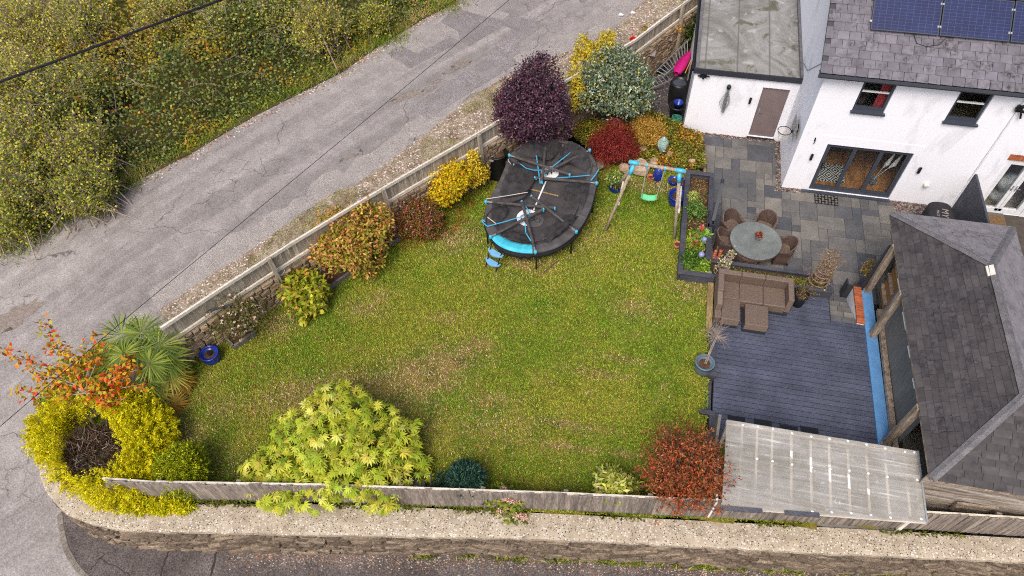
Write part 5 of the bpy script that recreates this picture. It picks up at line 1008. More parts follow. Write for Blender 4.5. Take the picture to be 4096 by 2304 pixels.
curve([(500, 300), (600, 400), (660, 540), (655, 640), (600, 710), (480, 750)], mz + .1, .02, MT['black'], 'net_hem'); curve([(230, 985), (215, 900), (260, 820), (370, 775), (480, 755)], mz + .12, .022, MT['foam'], 'net_hem'); curve([(515, 240), (620, 170), (800, 150), (980, 165), (1130, 215), (1220, 300), (1255, 400), (1220, 480)], mz + .13, .022, MT['foam'], 'net_hem'); curve([(1170, 590), (1130, 760), (1060, 900), (960, 1000), (830, 1090), (690, 1128), (540, 1125), (400, 1085), (300, 1030)], mz + .1, .018, MT['foam'], 'net_hem')
for (a, b, za, zb) in (((815, 112), (765, 548), .1, .2), ((1228, 243), (785, 468), .1, .16), ((452, 292), (1030, 475), .12, .24), ((1296, 560), (705, 508), .1, .12), ((225, 740), (885, 800), .12, .16), ((1100, 1030), (672, 690), .1, .22), ((705, 1228), (575, 745), .1, .28), ((270, 1080), (775, 815), .1, .2)):
    A, B = TZ(*a, ZF + za), TZ(*b, ZF + zb); k = MB(); d = (B - A); k.tube([A + d * .1, B], .042, 8); po_ = obj('pole', k, MT['foam'], tr); k = MB(); k.tube([A, A + d * .1], .022, 6); obj('pole_end', k, MT['metal'], po_)
    k = MB(); k.lathe([(.035, -.06), (.045, -.03), (.045, .03), (.03, .045)], A, 10); obj('joint_cap', k, MT['cyan'], po_); k = MB(); k.tube([B, B + d / np.linalg.norm(d) * .04], .036, 8); k.tube([B + (0, 0, .03), B + (.03, -.03, -.05)], .022, 6); obj('end_clip', k, MT['cyan'], po_)
for pts, m in (([(690, 145), (720, 340), (750, 560)], 'strap'), ([(1130, 195), (1000, 300), (860, 410)], 'strap'), ([(560, 375), (610, 415), (680, 435), (790, 437)], 'strap'), ([(1230, 485), (1060, 500), (880, 515)], 'strap'), ([(1318, 425), (1285, 480), (1240, 535)], 'strap'), ([(225, 715), (420, 685), (625, 650)], 'rope'), ([(245, 978), (440, 925), (650, 858)], 'strap'), ([(250, 985), (205, 950), (183, 925), (200, 912), (215, 935)], 'strap'), ([(600, 770), (640, 830), (655, 880), (630, 915)], 'strap'), ([(605, 950), (610, 1040), (660, 1120)], 'strap'), ([(600, 772), (740, 780), (880, 800)], 'strap'), ([(430, 1030), (520, 1048), (630, 1045)], 'foam'), ([(240, 890), (320, 950)], 'rope')):
    P = [TZ(*p, ZF + .14) for p in pts]; k = MB()
    for a, b in zip(P[:-1], P[1:]): k.bar(a, b + (b - a) * .02, .03 if m == 'strap' else .02, .006)
    obj('strap', k, MT[m], tr)
for a in ((703, 1250), (1078, 1062), (1275, 640), (1215, 260), (475, 262), (345, 560), (220, 960), (870, 132)):
    p = TZ(*a)[:2]; i = near(a); p = OPs[i] + NI[i] * .03; k = MB(); k.tube([(*p, float(lawn_z(*p)) - .03), (*p, ZF - .04)], .025, 8); obj('leg', k, MT['black'], tr)
lg = thing('trampoline_ladder', 'two step blue ladder hooked on the near left edge of the trampoline', 'ladder', (*at(1172, 672, .45)[:2], .45)); 
Lb = [on((1850 + x * .414) / S, (500 + y * .414) / S, lawn_z) for x, y in ((222, 1372), (318, 1428))]; Lt = [TZ(285, 1130, ZF - .05), TZ(392, 1190, ZF - .05)]
for a, b in zip(Lb, Lt): k = MB(); k.tube([a, b], .018, 6); obj('side_rail', k, MT['black'], lg)
for t in (.3, .68):
    a = Lb[0] * (1 - t) + Lt[0] * t; b = Lb[1] * (1 - t) + Lt[1] * t; d = (b - a) / np.linalg.norm(b - a); nn = np.cross(d, (0, 0, 1)); k = MB(); n = 9; pts = [(a - d * .06 + (b - a + d * .12) * (i / (n - 1))) for i in range(n)]
    top = [p + nn * (.02 + .11 * math.sin(math.pi * i / (n - 1))) for i, p in enumerate(pts)]; bot = [p - nn * .07 for p in pts]; poly = top + bot[::-1]; m_ = len(poly); k.add([(*p[:2], p[2] - .012) for p in poly] + [(*p[:2], p[2] + .02) for p in poly], [tuple(range(m_)), tuple(range(m_, 2 * m_))[::-1]] + [(i, m_ + i, m_ + (i + 1) % m_, (i + 1) % m_) for i in range(m_)]); obj('step', k, plain('pale_blue_step', lin(120, 176, 214), .4), lg)
sh = thing('canvas_shoe', 'black shoe with white sole hanging on the left rim of the trampoline', 'shoe', TZ(470, 365, ZF + .1)); p = TZ(470, 365, ZF + .14); k = MB(); d = nrm((TZ(495, 395, ZF + .1) - TZ(445, 330, ZF + .14))); sd = np.cross(d, (0, 0, 1)); pr = [(-.14, .03), (-.1, .045), (0, .04), (.08, .05), (.13, .03), (.14, 0), (.13, -.03), (.08, -.045), (0, -.035), (-.1, -.04), (-.14, -.02)]
for nm, z0, z1, m, f in (('sole', 0, .03, 'white', 1.), ('upper', .03, .08, 'blackcloth', .88)):
    k = MB(); pts = [p + d * a * f + sd * b * f for a, b in pr]; m_ = len(pts); k.add([x + (0, 0, z0) for x in pts] + [x * .75 + p * .25 + (0, 0, z1) if nm == 'upper' else x + (0, 0, z1) for x in pts], [tuple(range(m_)), tuple(range(m_, 2 * m_))[::-1]] + [(i, m_ + i, m_ + (i + 1) % m_, (i + 1) % m_) for i in range(m_)]); obj(nm, k, MT[m], sh)
k = MB(); a, b = on(1365, 688, lawn_z, .03), on(1405, 655, lawn_z, .04); k.tube([a, (a + b) / 2 + (0, 0, .02), b], .02, 6); tag(obj('fallen_pole', k, MT['bark']), 'thin dark pole lying on the grass in front of the trampoline', 'pole')
# ---------------------------------------------------------------- swing
sw = thing('garden_swing', 'wooden garden swing frame with light blue brackets on the lawn', 'swing', (-4.1, -2.4, .3)); BZ = 2.52; bl, br = np.array([-4.86, -2.4, BZ]), np.array([-3.28, -2.52, BZ])
k = MB(); k.tube([bl, br], .055, 10); obj('beam', k, MT['swingwood'], sw, sm=True)
feet = [(-5.27, -3.18), (-3.22, -3.15), (-5.2, -1.35), (-3.2, -1.3)]
for i, f in enumerate(feet):
    top = (bl + (br - bl) * (.1 if i % 2 == 0 else .9)) + (0, 0, -.06); b = np.array([*f, float(lawn_z(*f)) - .05]); k = MB(); k.tube([b, top], .048, 10); obj('leg', k, MT['swingwood'], sw, sm=True); k = MB(); k.tube([top + (b - top) * .02, top + (b - top) * .14], .062, 10); obj('leg_bracket', k, MT['cyan'], sw, sm=True)
for s in (.015, .82): k = MB(); k.tube([bl + (br - bl) * s, bl + (br - bl) * (s + .17)], .066, 12); obj('beam_bracket', k, MT['cyan'], sw, sm=True)
for s in (.33, .64): k = MB(); k.tube([bl + (br - bl) * (s - .012), bl + (br - bl) * (s + .012)], .062, 10); k.box(*[tuple(bl + (br - bl) * s + q) for q in ((-.02, -.02, -.12), (.02, .02, -.05))]); obj('hanger', k, MT['cyan'], sw)
for i in (0, 1): a = np.array([*feet[i], float(lawn_z(*feet[i]))]); b = np.array([*feet[i + 2], float(lawn_z(*feet[i + 2]))]); ta = bl + (br - bl) * (.1 if i == 0 else .9); k = MB(); p, q = a + (ta - a) * .42, b + (ta - b) * .42; k.bar(p + (.06, 0, 0), q + (.06, 0, 0), .05, .1); obj('cross_brace', k, MT['rail'], sw)
sc_ = at(1632, 497, .8); sp0 = bl + (br - bl) * .33; sp1 = bl + (br - bl) * .64; sy = (sp0[1] + sp1[1]) / 2 ; ss = thing('swing_seat', 'mint green plastic seat hanging on white ropes from the swing beam', 'swing seat', (sc_[0], sc_[1], .8))
k = MB(); vs = []; n = 9
for i in range(n):
    t = i / (n - 1) * 2 - 1; z = .8 + .05 * t * t + (.05 if abs(t) > .95 else 0); vs += [(sc_[0] + t * .23, sc_[1] - .09, z), (sc_[0] + t * .23, sc_[1] + .09, z + .01), (sc_[0] + t * .23, sc_[1] + .09, z - .03), (sc_[0] + t * .23, sc_[1] - .09, z - .045)]
k.add(vs, [(i * 4 + e, i * 4 + (e + 1) % 4, i * 4 + 4 + (e + 1) % 4, i * 4 + 4 + e) for i in range(n - 1) for e in range(4)] + [(0, 1, 2, 3)[::-1], tuple((n - 1) * 4 + e for e in range(4))]); obj('seat', k, MT['mint'], ss)
for s, P in ((-1, sp0), (1, sp1)): k = MB(); k.tube([(sc_[0] + s * .22, sc_[1] - .03, .85), P + (-.012, 0, -.12)], .01, 5); k.tube([(sc_[0] + s * .22, sc_[1] + .05, .85), P + (.012, .02, -.12)], .01, 5); obj('rope', k, MT['rope'], ss)
# ---------------------------------------------------------------- pots and small things
def pot(label, px, py, fn, rad, h, m='blue_glaze', prof=None, name='plant_pot', fill='soil', group=None, dz=0., loc=None, tilt=None):
    p = np.array(loc, float) if loc is not None else on(px, py, fn, dz); t = thing(name, label, 'pot', p, group)
    prof = prof or [(.72, 0), (.9, .25), (1., .6), (.93, .88), (1.02, .92), (1.02, 1.), (.88, 1.), (.84, .9), (.82, .82)]
    k = MB(); k.lathe([(a * rad, b * h) for a, b in prof], p, 22); o = obj('pot_body', k, MT[m], t, sm=True)
    k = MB(); k.lathe([(.8 * rad, .78 * h), (.5 * rad, .84 * h), (.1 * rad, .86 * h)], p, 16); obj('compost', k, MT[fill], t)
    return t, p
straight = [(.75, 0), (1., 1.), (.92, 1.), (.88, .84), (.85, .8)]
pot('empty royal blue glazed pot on the lawn beside the rubble wall', 537, 905, lawn_z, .24, .34); 
k = MB(); p = on(537, 905, lawn_z); k.lathe([(.05, .27), (.06, .35), (.05, .35)], (p[0] + .02, p[1], p[2]), 10); tag(obj('nursery_pot', k, MT['black']), 'tiny black nursery pot inside the empty royal blue pot', 'pot')
POTB = 'blue pots near the swing'
pot('blue strawberry pot with side pockets behind the swing seat', 1652, 452, lawn_z, .15, .36, prof=[(.7, 0), (1., .25), (1.05, .6), (.85, .85), (.8, .95), (.85, 1.), (.7, 1.), (.68, .9), (.6, .85)], group=POTB); pot('small terracotta pot beside the blue strawberry pot', 1635, 455, lawn_z, .12, .2, 'terracotta')
pot('low blue bowl behind the right swing leg', 1693, 462, lawn_z, .17, .18, group=POTB); pot('blue pot with grey soil next to the planter corner behind the swing', 1716, 470, lawn_z, .17, .24, group=POTB, prof=straight); pot('large royal blue glazed pot at the right swing leg beside the planter', 1700, 512, lawn_z, .27, .4, group=POTB)
tp, p0_ = pot('tipped orange terracotta pot on the grass beside the long planter', 1702, 622, lawn_z, .11, .17, 'terracotta', straight)
pd, pp = pot('blue pot holding a bushy cream green shrub left of the swing', 1547, 478, lawn_z, .22, .26, group=POTB)
foliage('potted_leaves', pd, [(pp + (0, 0, .42), (.27, .27, .22))], 90, 9, .07, .07, .035, [lin(110, 140, 50), lin(170, 180, 90), lin(210, 210, 150)], [5, 3, 1], seed=4)
pb_, pp = pot('tall black glazed pot with dried plant at the right end of the sofa', 0, 0, None, .2, .5, 'black', straight, loc=(.13, -5.02, DZ))
k = MB(); r = np.random.default_rng(8)
for i in range(26): a = r.random() * 6.28; q = r.uniform(.1, .34); k.tube([pp + (0, 0, .42), pp + (q * .5 * math.cos(a), q * .5 * math.sin(a), .62), pp + (q * math.cos(a) + .1, q * math.sin(a), .6 + .2 * r.random())], [.006, .004, .002], 4)
obj('dry_stems', k, MT['bark'], pb_)
foliage('dry_leaves', pb_, [(pp + (.08, 0, .55), (.22, .22, .1))], 40, 5, .06, .05, .02, [lin(150, 120, 60), lin(120, 90, 50), lin(140, 140, 60)], seed=6)
gp, pp = pot('pale grey glazed pot with a bare twiggy shrub at the left deck rim', 1766, 932, lawn_z, .24, .42, 'grey_glaze')
k = MB(); r = np.random.default_rng(9); top = pp + np.array([.12, .35, 1.1])
k.tube([pp + (0, 0, .35), pp + (.03, .1, .7), top], [.018, .015, .012], 6); k.tube([pp + (.04, 0, .35), pp + (.06, .1, .7), top + (.03, 0, 0)], [.014, .012, .01], 6)
for i in range(70):
    d = nrm(r.standard_normal(3) + (0, .2, .5)); L = r.uniform(.2, .5); m_ = top + d * L * .5 + r.normal(0, .03, 3); k.tube([top, m_, m_ + nrm(d + r.normal(0, .5, 3)) * L * .5], [.007, .004, .0015], 4)
    k.tube([m_, m_ + nrm(d + r.normal(0, .8, 3)) * L * .4], [.003, .0015], 3)
obj('bare_twigs', k, MT['greybark'], gp)
# compost bin and grey jar by the rubble wall
cb = thing('compost_bin', 'black tapered compost bin without lid beside the trampoline', 'compost bin', on(1253, 435, lawn_z)); p = on(1253, 435, lawn_z); k = MB(); k.lathe([(.42, 0), (.42, .03), (.3, .82), (.33, .86), (.33, .9), (.27, .9), (.26, .8)], p, 24); obj('bin_body', k, MT['black'], cb, sm=True); k = MB(); k.lathe([(.26, .78), (.15, .84), (.02, .86)], p, 16); obj('compost', k, MT['soil'], cb)
for i in range(4): k = MB(); k.box((p[0] + .3, p[1] - .16, p[2] + .45 + i * .06), (p[0] + .365 - i * .012, p[1] + .0, p[2] + .465 + i * .06)); obj('vent_slot', k, MT['pad'], cb)
p = on(1276, 385, lawn_z); k = MB(); k.lathe([(.12, 0), (.24, .2), (.27, .5), (.2, .75), (.12, .85), (.14, .9)], p, 18); tag(obj('stone_jar', k, mat('grey_ceramic', [lin(128, 142, 148), lin(168, 178, 182)], 4, .5, .2)), 'pale grey jar under the purple shrub behind the compost bin', 'jar')
# alley beside the garage
def barrel(label, p, prof, m, name, cat, water=None):
    t = thing(name, label, cat, p); k = MB(); k.lathe(prof, p, 24); obj('barrel', k, MT[m], t, sm=True)
    if water: k = MB(); k.lathe([(water[0], water[1] - .02), (water[0] * .9, water[1])], p, 24); obj('water', k, MT['water'], t)
    return t
barrel('tall black water butt full of rain beside the garage', (-3.55, 3.55, 0), [(.27, 0), (.31, .3), (.32, .5), (.31, .85), (.28, .92), (.25, .92), (.25, .8)], 'black', 'water_butt', 'water butt', (.25, .86))
barrel('lower black tub in front of the water butt beside the garage', (-3.52, 2.85, 0), [(.2, 0), (.25, .42), (.28, .44), (.28, .5), (.23, .5), (.23, .4)], 'black', 'black_tub', 'tub')
k = MB(); k.lathe([(.1, 0), (.16, .2), (.17, .22), (.145, .22), (.09, .02)], (-3.5, 2.83, .42), 18); o = obj('nested_blue_pot', k, MT['blue_glaze'], sm=True); tag(o, 'blue pot tipped inside the low black tub beside the garage', 'pot')
k = MB()
for i in range(9): z = .05 + i * .035; k.tube([(-3.48 + (.19 - .006 * i) * math.cos(t) + .015 * math.sin(i * 3), 2.42 + (.17 - .006 * i) * math.sin(t), z + .02 * math.sin(t * 2 + i)) for t in np.linspace(0, 6.28, 20)], .02, 5, False)
tag(obj('garden_hose', k, MT['green_hose']), 'coil of green garden hose in front of the black tub', 'hose')
def ladder(label, a0, a1, b0, b1, n):
    a0, a1, b0, b1 = map(np.array, (a0, a1, b0, b1)); t = thing('aluminium_ladder', label, 'ladder', (a0 + b0) / 2, 'ladders in the alley')
    for p, q in ((a0, a1), (b0, b1)): k = MB(); k.bar(p, q, .03, .07); obj('side_rail', k, MT['metal'], t)
    for i in range(n): s = (i + .5) / n; k = MB(); k.tube([a0 + (a1 - a0) * s, b0 + (b1 - b0) * s], .016, 6); obj('rung', k, MT['metal'], t)
L0 = lambda x, y, z: at((2500 + x * .3663) / S, y * .3663 / S, z)
ladder('long aluminium ladder lying slanted across the alley beside the garage', L0(330, 790, .45), L0(700, 430, .75), L0(430, 830, .4), L0(690, 600, .5), 11); ladder('shorter aluminium ladder below the long one in the alley', L0(250, 890, .3), L0(460, 800, .3), L0(320, 960, .25), L0(520, 870, .25), 5)
p, q = L0(560, 800, .5), L0(710, 570, .7); k = MB(); d = q - p; nn = nrm(np.cross(d, (0, 0, 1))); pts = [(p + d * s, w_) for s, w_ in ((0, .07), (.08, .16), (.3, .2), (.6, .17), (.85, .1), (1, .02))]; vs = []
for c, w_ in pts: vs += [c - nn * w_ + (0, 0, .06), c - nn * w_ * .8 + (0, 0, -.1), c + nn * w_ * .8 + (0, 0, -.1), c + nn * w_ + (0, 0, .06), c + (0, 0, -.05 + .1)]
n = len(pts); k.add(vs, [(i * 5 + e, i * 5 + (e + 1) % 5, i * 5 + 5 + (e + 1) % 5, i * 5 + 5 + e) for i in range(n - 1) for e in range(5)]); tag(obj('plastic_sledge', k, MT['magenta'], sm=True), 'magenta plastic sledge leaning by the garage wall above the water butt', 'sledge')
k = MB(); k.tube([L0(655, 800, .5), L0(752, 590, .9)], .015, 6); tag(obj('tool_handle', k, MT['yellow']), 'yellow tool handle leaning beside the magenta sledge', 'tool')
for i, (a, b, m) in enumerate((((340, 640), (410, 560), 'sleeper'), ((375, 645), (440, 555), 'sleeper'), ((400, 640), (510, 515), 'sleeper'), ((400, 690), (520, 585), 'bark'), ((380, 660), (445, 610), 'rail'))): k = MB(); k.bar(L0(*a, .25 + .03 * i), L0(*b, .3 + .03 * i), .12, .06); tag(obj('loose_plank', k, MT[m]), ('mossy plank at the left of the timber pile in the alley', 'second mossy plank from the left in the alley timber pile', 'longest mossy plank on the alley timber pile', 'dark brown plank at the right of the alley timber pile', 'short pale plank lying on the alley timber pile')[i], 'plank', 'planks in the alley')
for i, (x, y) in enumerate(((250, 580), (210, 540), (400, 560), (545, 530))): p = L0(x, y, .2); k = MB(); k.hexa([p + q for q in ((-.2, -.22, -.02), (.2, -.2, 0), (.22, .22, .02), (-.2, .2, 0), (-.2, -.22, .02), (.2, -.2, .04), (.22, .22, .06), (-.2, .2, .04))]); tag(obj('loose_slab', k, MT['slab']), ('grey slab at the front left of the alley heap', 'grey slab half under the silver shrub in the alley', 'grey slab in the middle of the alley heap', 'grey slab behind the alley planks'), 'slab') if 0 else tag(obj('loose_slab', k, MT['slab']), ('grey slab at the front left of the alley heap', 'grey slab half under the silver shrub in the alley', 'grey slab in the middle behind the alley planks', 'grey slab at the far right end of the alley planks')[i], 'slab', 'slabs in the alley')
p = L0(335, 700, .25); k = MB(); r = np.random.default_rng(2); k.lathe([(.3, 0), (.38, .1), (.36, .25), (.2, .33), (.05, .35)], p - (0, 0, .2), 14); 
for i in range(len(k.v)): k.v[i] = tuple(np.array(k.v[i]) + r.normal(0, .02, 3))
tag(obj('rubbish_sack', k, MT['blackcloth'], sm=True), 'black rubbish sack in the alley beside the silver leaved shrub', 'sack')
for i, (x0, y0, x1, y1, m) in enumerate(((550, 80, 590, 500, 'bark'), (578, 70, 600, 480, 'bark'))): k = MB(); k.tube([L0(x1, y1, .1), L0(x0, y0, 2.0)], .02, 6); tag(obj('leaning_pole', k, MT[m]), ('left of two dark poles leaning on the rubble wall in the alley', 'right of two dark poles leaning on the rubble wall in the alley')[i], 'pole', 'poles on the rubble wall')
p = L0(95, 445, 1.55); k = MB(); k.lathe([(.1, -.12), (.15, .05), (.16, .06), (.13, .06), (.09, -.08)], p, 16); k.tube([p + (-.05, .1, .05), p + (-.1, .2, .5)], .012, 5); tag(obj('red_bucket', k, MT['red']), 'red bucket hanging on the fence above the silver leaved shrub', 'bucket')
for i, (x, y) in enumerate(((705, 686), (452, 853), (1197, 346), (1200, 362))):
    if i < 2: p = at(x, y, 1.4); k = MB(); k.lathe([(.1, -.1), (.13, .06), (.14, .07), (.115, .06), (.09, -.04)], p, 16); k.bar(p + (-.04, .1, .05), p + (-.1, .16, .22), .03, .01); tag(obj('hanging_pot', k, MT['white']), ('white metal pot hung on the fence rail above the round hydrangea', 'white metal pot hung on the fence rail beside the palm')[i], 'pot', 'white pots on the fence')
    else: p = at(x, y, 1.9 - .25 * (i - 2)); k = MB(); k.lathe([(.02, -.05), (.08, .0), (.1, .02), (.02, .05)], p, 12); tag(obj('solar_spotlight', k, MT['white']), ('upper white lamp on the fence post above the compost bin', 'lower white lamp on the fence post above the compost bin')[i - 2], 'lamp')
# rockery stones, head statue
def rock(label, px, py, fn, sx, sy, sz, seed, dz=0., m='rock'):
    r = np.random.default_rng(seed); p = on(px, py, fn, dz); k = MB(); vs = []; n = 9
    for z, q in ((-.1, 1.), (.35, 1.), (.75, .75), (1., .35)): vs += [(p[0] + sx * q * math.cos(t) * r.uniform(.8, 1.15), p[1] + sy * q * math.sin(t) * r.uniform(.8, 1.15), p[2] + sz * (z + r.normal(0, .06))) for t in np.arange(n) / n * 6.283]
    k.add(vs, [(i * n + e, i * n + (e + 1) % n, (i + 1) * n + (e + 1) % n, (i + 1) * n + e) for i in range(3) for e in range(n)] + [tuple(3 * n + e for e in range(n))]); return tag(obj('rockery_stone', k, MT[m]), label, 'stone', 'rockery stones')
def bed_z(u, v): return lawn_z(u, v) + .18
for i, (x, y, a, b, h, l) in enumerate(((1607, 428, .3, .22, .42, 'largest tan rockery stone right under the swing beam'), (1570, 425, .2, .15, .2, 'small tan stone left of the largest rockery stone'), (1548, 312, .2, .16, .22, 'grey brown stone at the foot of the silver leaved shrub'), (1508, 418, .16, .14, .24, 'tan stone beside the right edge of the trampoline'), (1645, 408, .14, .2, .1, 'flat grey stone right of the largest rockery stone'), (1660, 425, .1, .1, .1, 'pale small stone near the blue strawberry pot'), (1682, 392, .08, .14, .16, 'upright pale stone right of the head statue'), (1740, 408, .14, .1, .12, 'pale stone near the sleeper edging'), (1618, 375, .14, .12, .1, 'pale stone below the orange shrub in the rockery'), (1590, 312, .1, .1, .12, 'small pale stone right of the grey brown stone'))): rock(l, x, y, bed_z, a, b, h, 60 + i)
hd = thing('head_statue', 'weathered turquoise stone head statue with curled hair in the rockery', 'statue', on(1664, 382, bed_z)); p = on(1664, 382, bed_z)
k = MB(); k.lathe([(.1, -.05), (.1, .08), (.13, .14), (.16, .24), (.17, .34), (.15, .44), (.1, .5), (.075, .52), (.07, .56), (.04, .61), (.01, .63)], p, 20, .92, 1.08); a_ = (.5, -.8)
k.lathe([(.02, 0), (.022, .06), (.008, .1)], p + (.088, -.155, .23), 8); k.lathe([(.03, 0), (.035, .08), (.02, .14)], p + (.15, .04, .2), 8, .6); k.lathe([(.03, 0), (.035, .08), (.02, .14)], p + (-.13, -.08, .2), 8, .6); k.lathe([(.05, 0), (.055, .02), (.02, .05)], p + (.07, -.14, .15), 8, 1, .6)
obj('face', k, MT['statue'], hd, sm=True); k = MB()
for z in (.32, .38, .44, .49, .54):
    rr = np.interp(z, [.3, .34, .44, .5, .56], [.165, .17, .15, .1, .07])
    for a in np.arange(0, 6.28, .045 / rr): k.lathe([(.022, -.01), (.018, .012), (.004, .02)], p + (rr * .94 * math.cos(a), rr * 1.06 * math.sin(a), z), 6) if not (z < .4 and math.cos(a - math.atan2(a_[1], a_[0])) > .6) else None
obj('hair_curls', k, MT['statue'], hd)
# low timber troughs along the rubble wall
def trough(label, a, b, wd, h=.2):
    A, B = on(*a, lawn_z), on(*b, lawn_z); d = nrm((B - A)[:2]); nn = np.array([-d[1], d[0]]); t = thing('bed_edging_trough', label, 'planter', A, 'timber bed edges along the rubble wall'); z = float(A[2]); C, D_ = A[:2] + nn * wd, B[:2] + nn * wd
    for p, q in ((A[:2], B[:2]), (A[:2] + d * .03, C + d * .03), (B[:2] - d * .03, D_ - d * .03)): k = MB(); k.bar((*p, z + h / 2 - .04), (*q, z + h / 2 - .04), .06, h); obj('side_board', k, MT['grey_timber'], t)
    k = MB(); k.add([(*q, z + h * .55) for q in (A[:2] + nn * .03, B[:2] + nn * .03, D_, C)], [(0, 1, 2, 3)]); obj('slate_mulch', k, MT['soil'], t)
trough('grey timber bed edge below the peach leaved shrub by the rubble wall', (822, 735), (930, 662), .8); trough('small grey timber trough below the pale rose bush', (590, 880), (645, 842), .5); trough('short grey timber trough below the yellow climber', (1183, 486), (1216, 458), .5); trough('short grey timber edge below the pink flowering shrub', (980, 620), (1008, 606), .5)
# overhead cables
k = MB(); A, B = at(-60, 228, 5.6), at(620, -24, 6.4); n = 60
for s in (0, 1, 2): k.tube([A + (B - A) * (i / n) + .018 * np.array([0, math.cos(i * .9 + s * 2.09), math.sin(i * .9 + s * 2.09)]) for i in range(n + 1)], .02, 5)
tag(obj('overhead_cable', k, MT['black']), 'thick twisted black overhead cable crossing above the hedge', 'cable')
k = MB(); k.tube([at(-20, 1090, 4.5), at(330, 790, 4.3), at(880, 335, 4.8), at(1400, -100, 5.6)], .007, 5); tag(obj('telephone_wire', k, MT['black']), 'thin black wire stretched above the lane and the palm', 'wire')
# ornaments in the planters
for i, (x, y, rr) in enumerate(((1772, 602, .075), (1765, 640, .085))): p = at(x, y, 1.05); k = MB(); k.lathe([(rr * math.sin(t), -rr * math.cos(t)) for t in np.linspace(.05, 3.09, 10)], p, 16); k.tube([p - (0, 0, .4), p], .008, 5); tag(obj('mosaic_ball', k, MT['mosaic'], sm=True), ('blue mosaic ball higher up in the long planter', 'blue mosaic ball lower down in the long planter')[i], 'ornament', 'mosaic balls')
for i, (x, y, sc) in enumerate(((1764, 582, 1.), (1750, 612, .7), (1751, 596, .5))):
    p = at(x, y, 1.2); k = MB()
    for e in range(6): a = e * 1.047; d = np.array([math.cos(a), math.sin(a), 0]); k.add([p, p + d * .06 * sc + np.array([-d[1], d[0], 0]) * .05 * sc + (0, 0, .07 * sc), p + d * .09 * sc + (0, 0, .17 * sc), p + d * .06 * sc - np.array([-d[1], d[0], 0]) * .05 * sc + (0, 0, .07 * sc)], [(0, 1, 2, 3)])
    k.tube([p, p - (.03, 0, .55)], .008, 5); tag(obj('metal_flower', k, MT['copper']), ('largest copper metal flower in the long planter', 'copper metal bud near the lower left rim of the long planter', 'smallest copper metal bud in the long planter')[i], 'ornament', 'copper flowers')
for i, (x, y) in enumerate(((1798, 640), (1811, 640))):
    p = at(x, y, 1.15); k = MB()
    for e in range(4): k.lathe([(.01, -.02), (.05, 0), (.045, .03), (.01, .045)], p + (0, 0, -.14 + e * .09), 8)
    k.tube([p - (0, 0, .5), p + (0, 0, .2)], .006, 5); tag(obj('rust_stake', k, MT['copper']), ('left rusty leaf stake at the planter corner', 'right rusty leaf stake at the planter corner')[i], 'ornament', 'rust stakes')
p = at(1783, 690, .75); k = MB(); k.box(p - (.07, .06, .06), p + (.07, .06, .06)); tag(obj('junction_box', k, MT['metal'], bevel=.01), 'grey electrical box at the front corner of the long planter', 'box')
p = at(1768, 567, 1.0); k = MB(); k.lathe([(.01, -.04), (.045, -.01), (.05, .02), (.02, .05)], p, 10); k.tube([p, p - (0, 0, .4)], .006, 4); tag(obj('pink_ball', k, MT['magenta'], sm=True), 'small pink ball ornament at the right rim of the long planter', 'ornament')
# ---------------------------------------------------------------- plants
def sp(ncl, per, rc, L, W, cols, wts=None, **k): return dict(ncl=ncl, per=per, rc=rc, L=L, W=W, cols=cols, wts=wts, **k)
YG = [lin(226, 210, 14), lin(242, 228, 40), lin(204, 196, 12), lin(160, 168, 16)]
# golden conifer with a dead middle
cz = at(245, 1120, 1.0); gc = thing('golden_conifer', 'spreading golden yellow conifer with a brown dead middle at the wall corner', 'conifer', (cz[0], cz[1], .62))
ring = []
for x, y, rp_, z in ((150, 1075, 55, 1.1), (130, 1100, 40, .9), (205, 1030, 60, 1.25), (270, 1025, 60, 1.3), (330, 1040, 55, 1.2), (370, 1090, 60, 1.1), (385, 1150, 55, .95), (350, 1190, 60, .95), (290, 1205, 60, 1.0), (245, 1208, 46, .95), (190, 1176, 44, .95), (150, 1130, 40, 1.0), (330, 1110, 55, 1.2), (310, 1150, 45, 1.05)):
    p = at(x, y, z); q = rp_ * mpp(p); ring.append((p, (q, q, .5)))
DC, DR = at(232, 1120, 1.2), None
def notdead(P):
    # keep a bare hollow in the middle of the bush
    q = np.array([at(228, 1112, 1.2)[:2], at(250, 1140, 1.2)[:2], at(215, 1090, 1.2)[:2], at(272, 1150, 1.2)[:2], at(225, 1165, 1.2)[:2]]); d = np.min(np.linalg.norm(P[:, None, :2] - q[None], axis=2) / np.array([.62, .56, .5, .42, .4]), axis=1); return d > 1
foliage('foliage', gc, ring, 3300, 34, .075, .055, .02, YG, [4, 4, 3, 1], seed=11, up=.35, out_axis=1.1, rnd=.5, jit=.12, cjit=.17, mask=notdead, zmin=-.7, plume=.22, shell=.6)
k = MB(); r = np.random.default_rng(12); cB = np.array([DC[0] + .05, DC[1] - .1, .7])
for i in range(700):
    a = r.random() * 6.28; q = .8 * math.sqrt(r.random()); p = cB + (q * math.cos(a), q * .85 * math.sin(a), .1 + .35 * r.random()); d = nrm(np.array([math.cos(a) * .8, math.sin(a) * .8, .5]) + r.normal(0, .6, 3)) * r.uniform(.12, .34); k.tube([p, p + d * .5 + r.normal(0, .02, 3), p + d], [.008, .006, .002], 3)
obj('dead_branches', k, MT['bark'], gc); k = MB()
for i in range(60):
    a = r.random() * 6.28; q = .5 * math.sqrt(r.random()); p = cB + (q * math.cos(a), q * math.sin(a), .3 + .2 * r.random()); d = nrm(r.normal(0, 1, 3) + (0, 0, .3)) * r.uniform(.15, .4); k.tube([p, p + d * .5 + r.normal(0, .03, 3), p + d], [.009, .006, .003], 4)
obj('bleached_twigs', k, MT['greybark'], gc); branches('stems', gc, (cz[0], cz[1], .6), np.array([b[0] for b in ring]), .04, MT['bark'], 14)
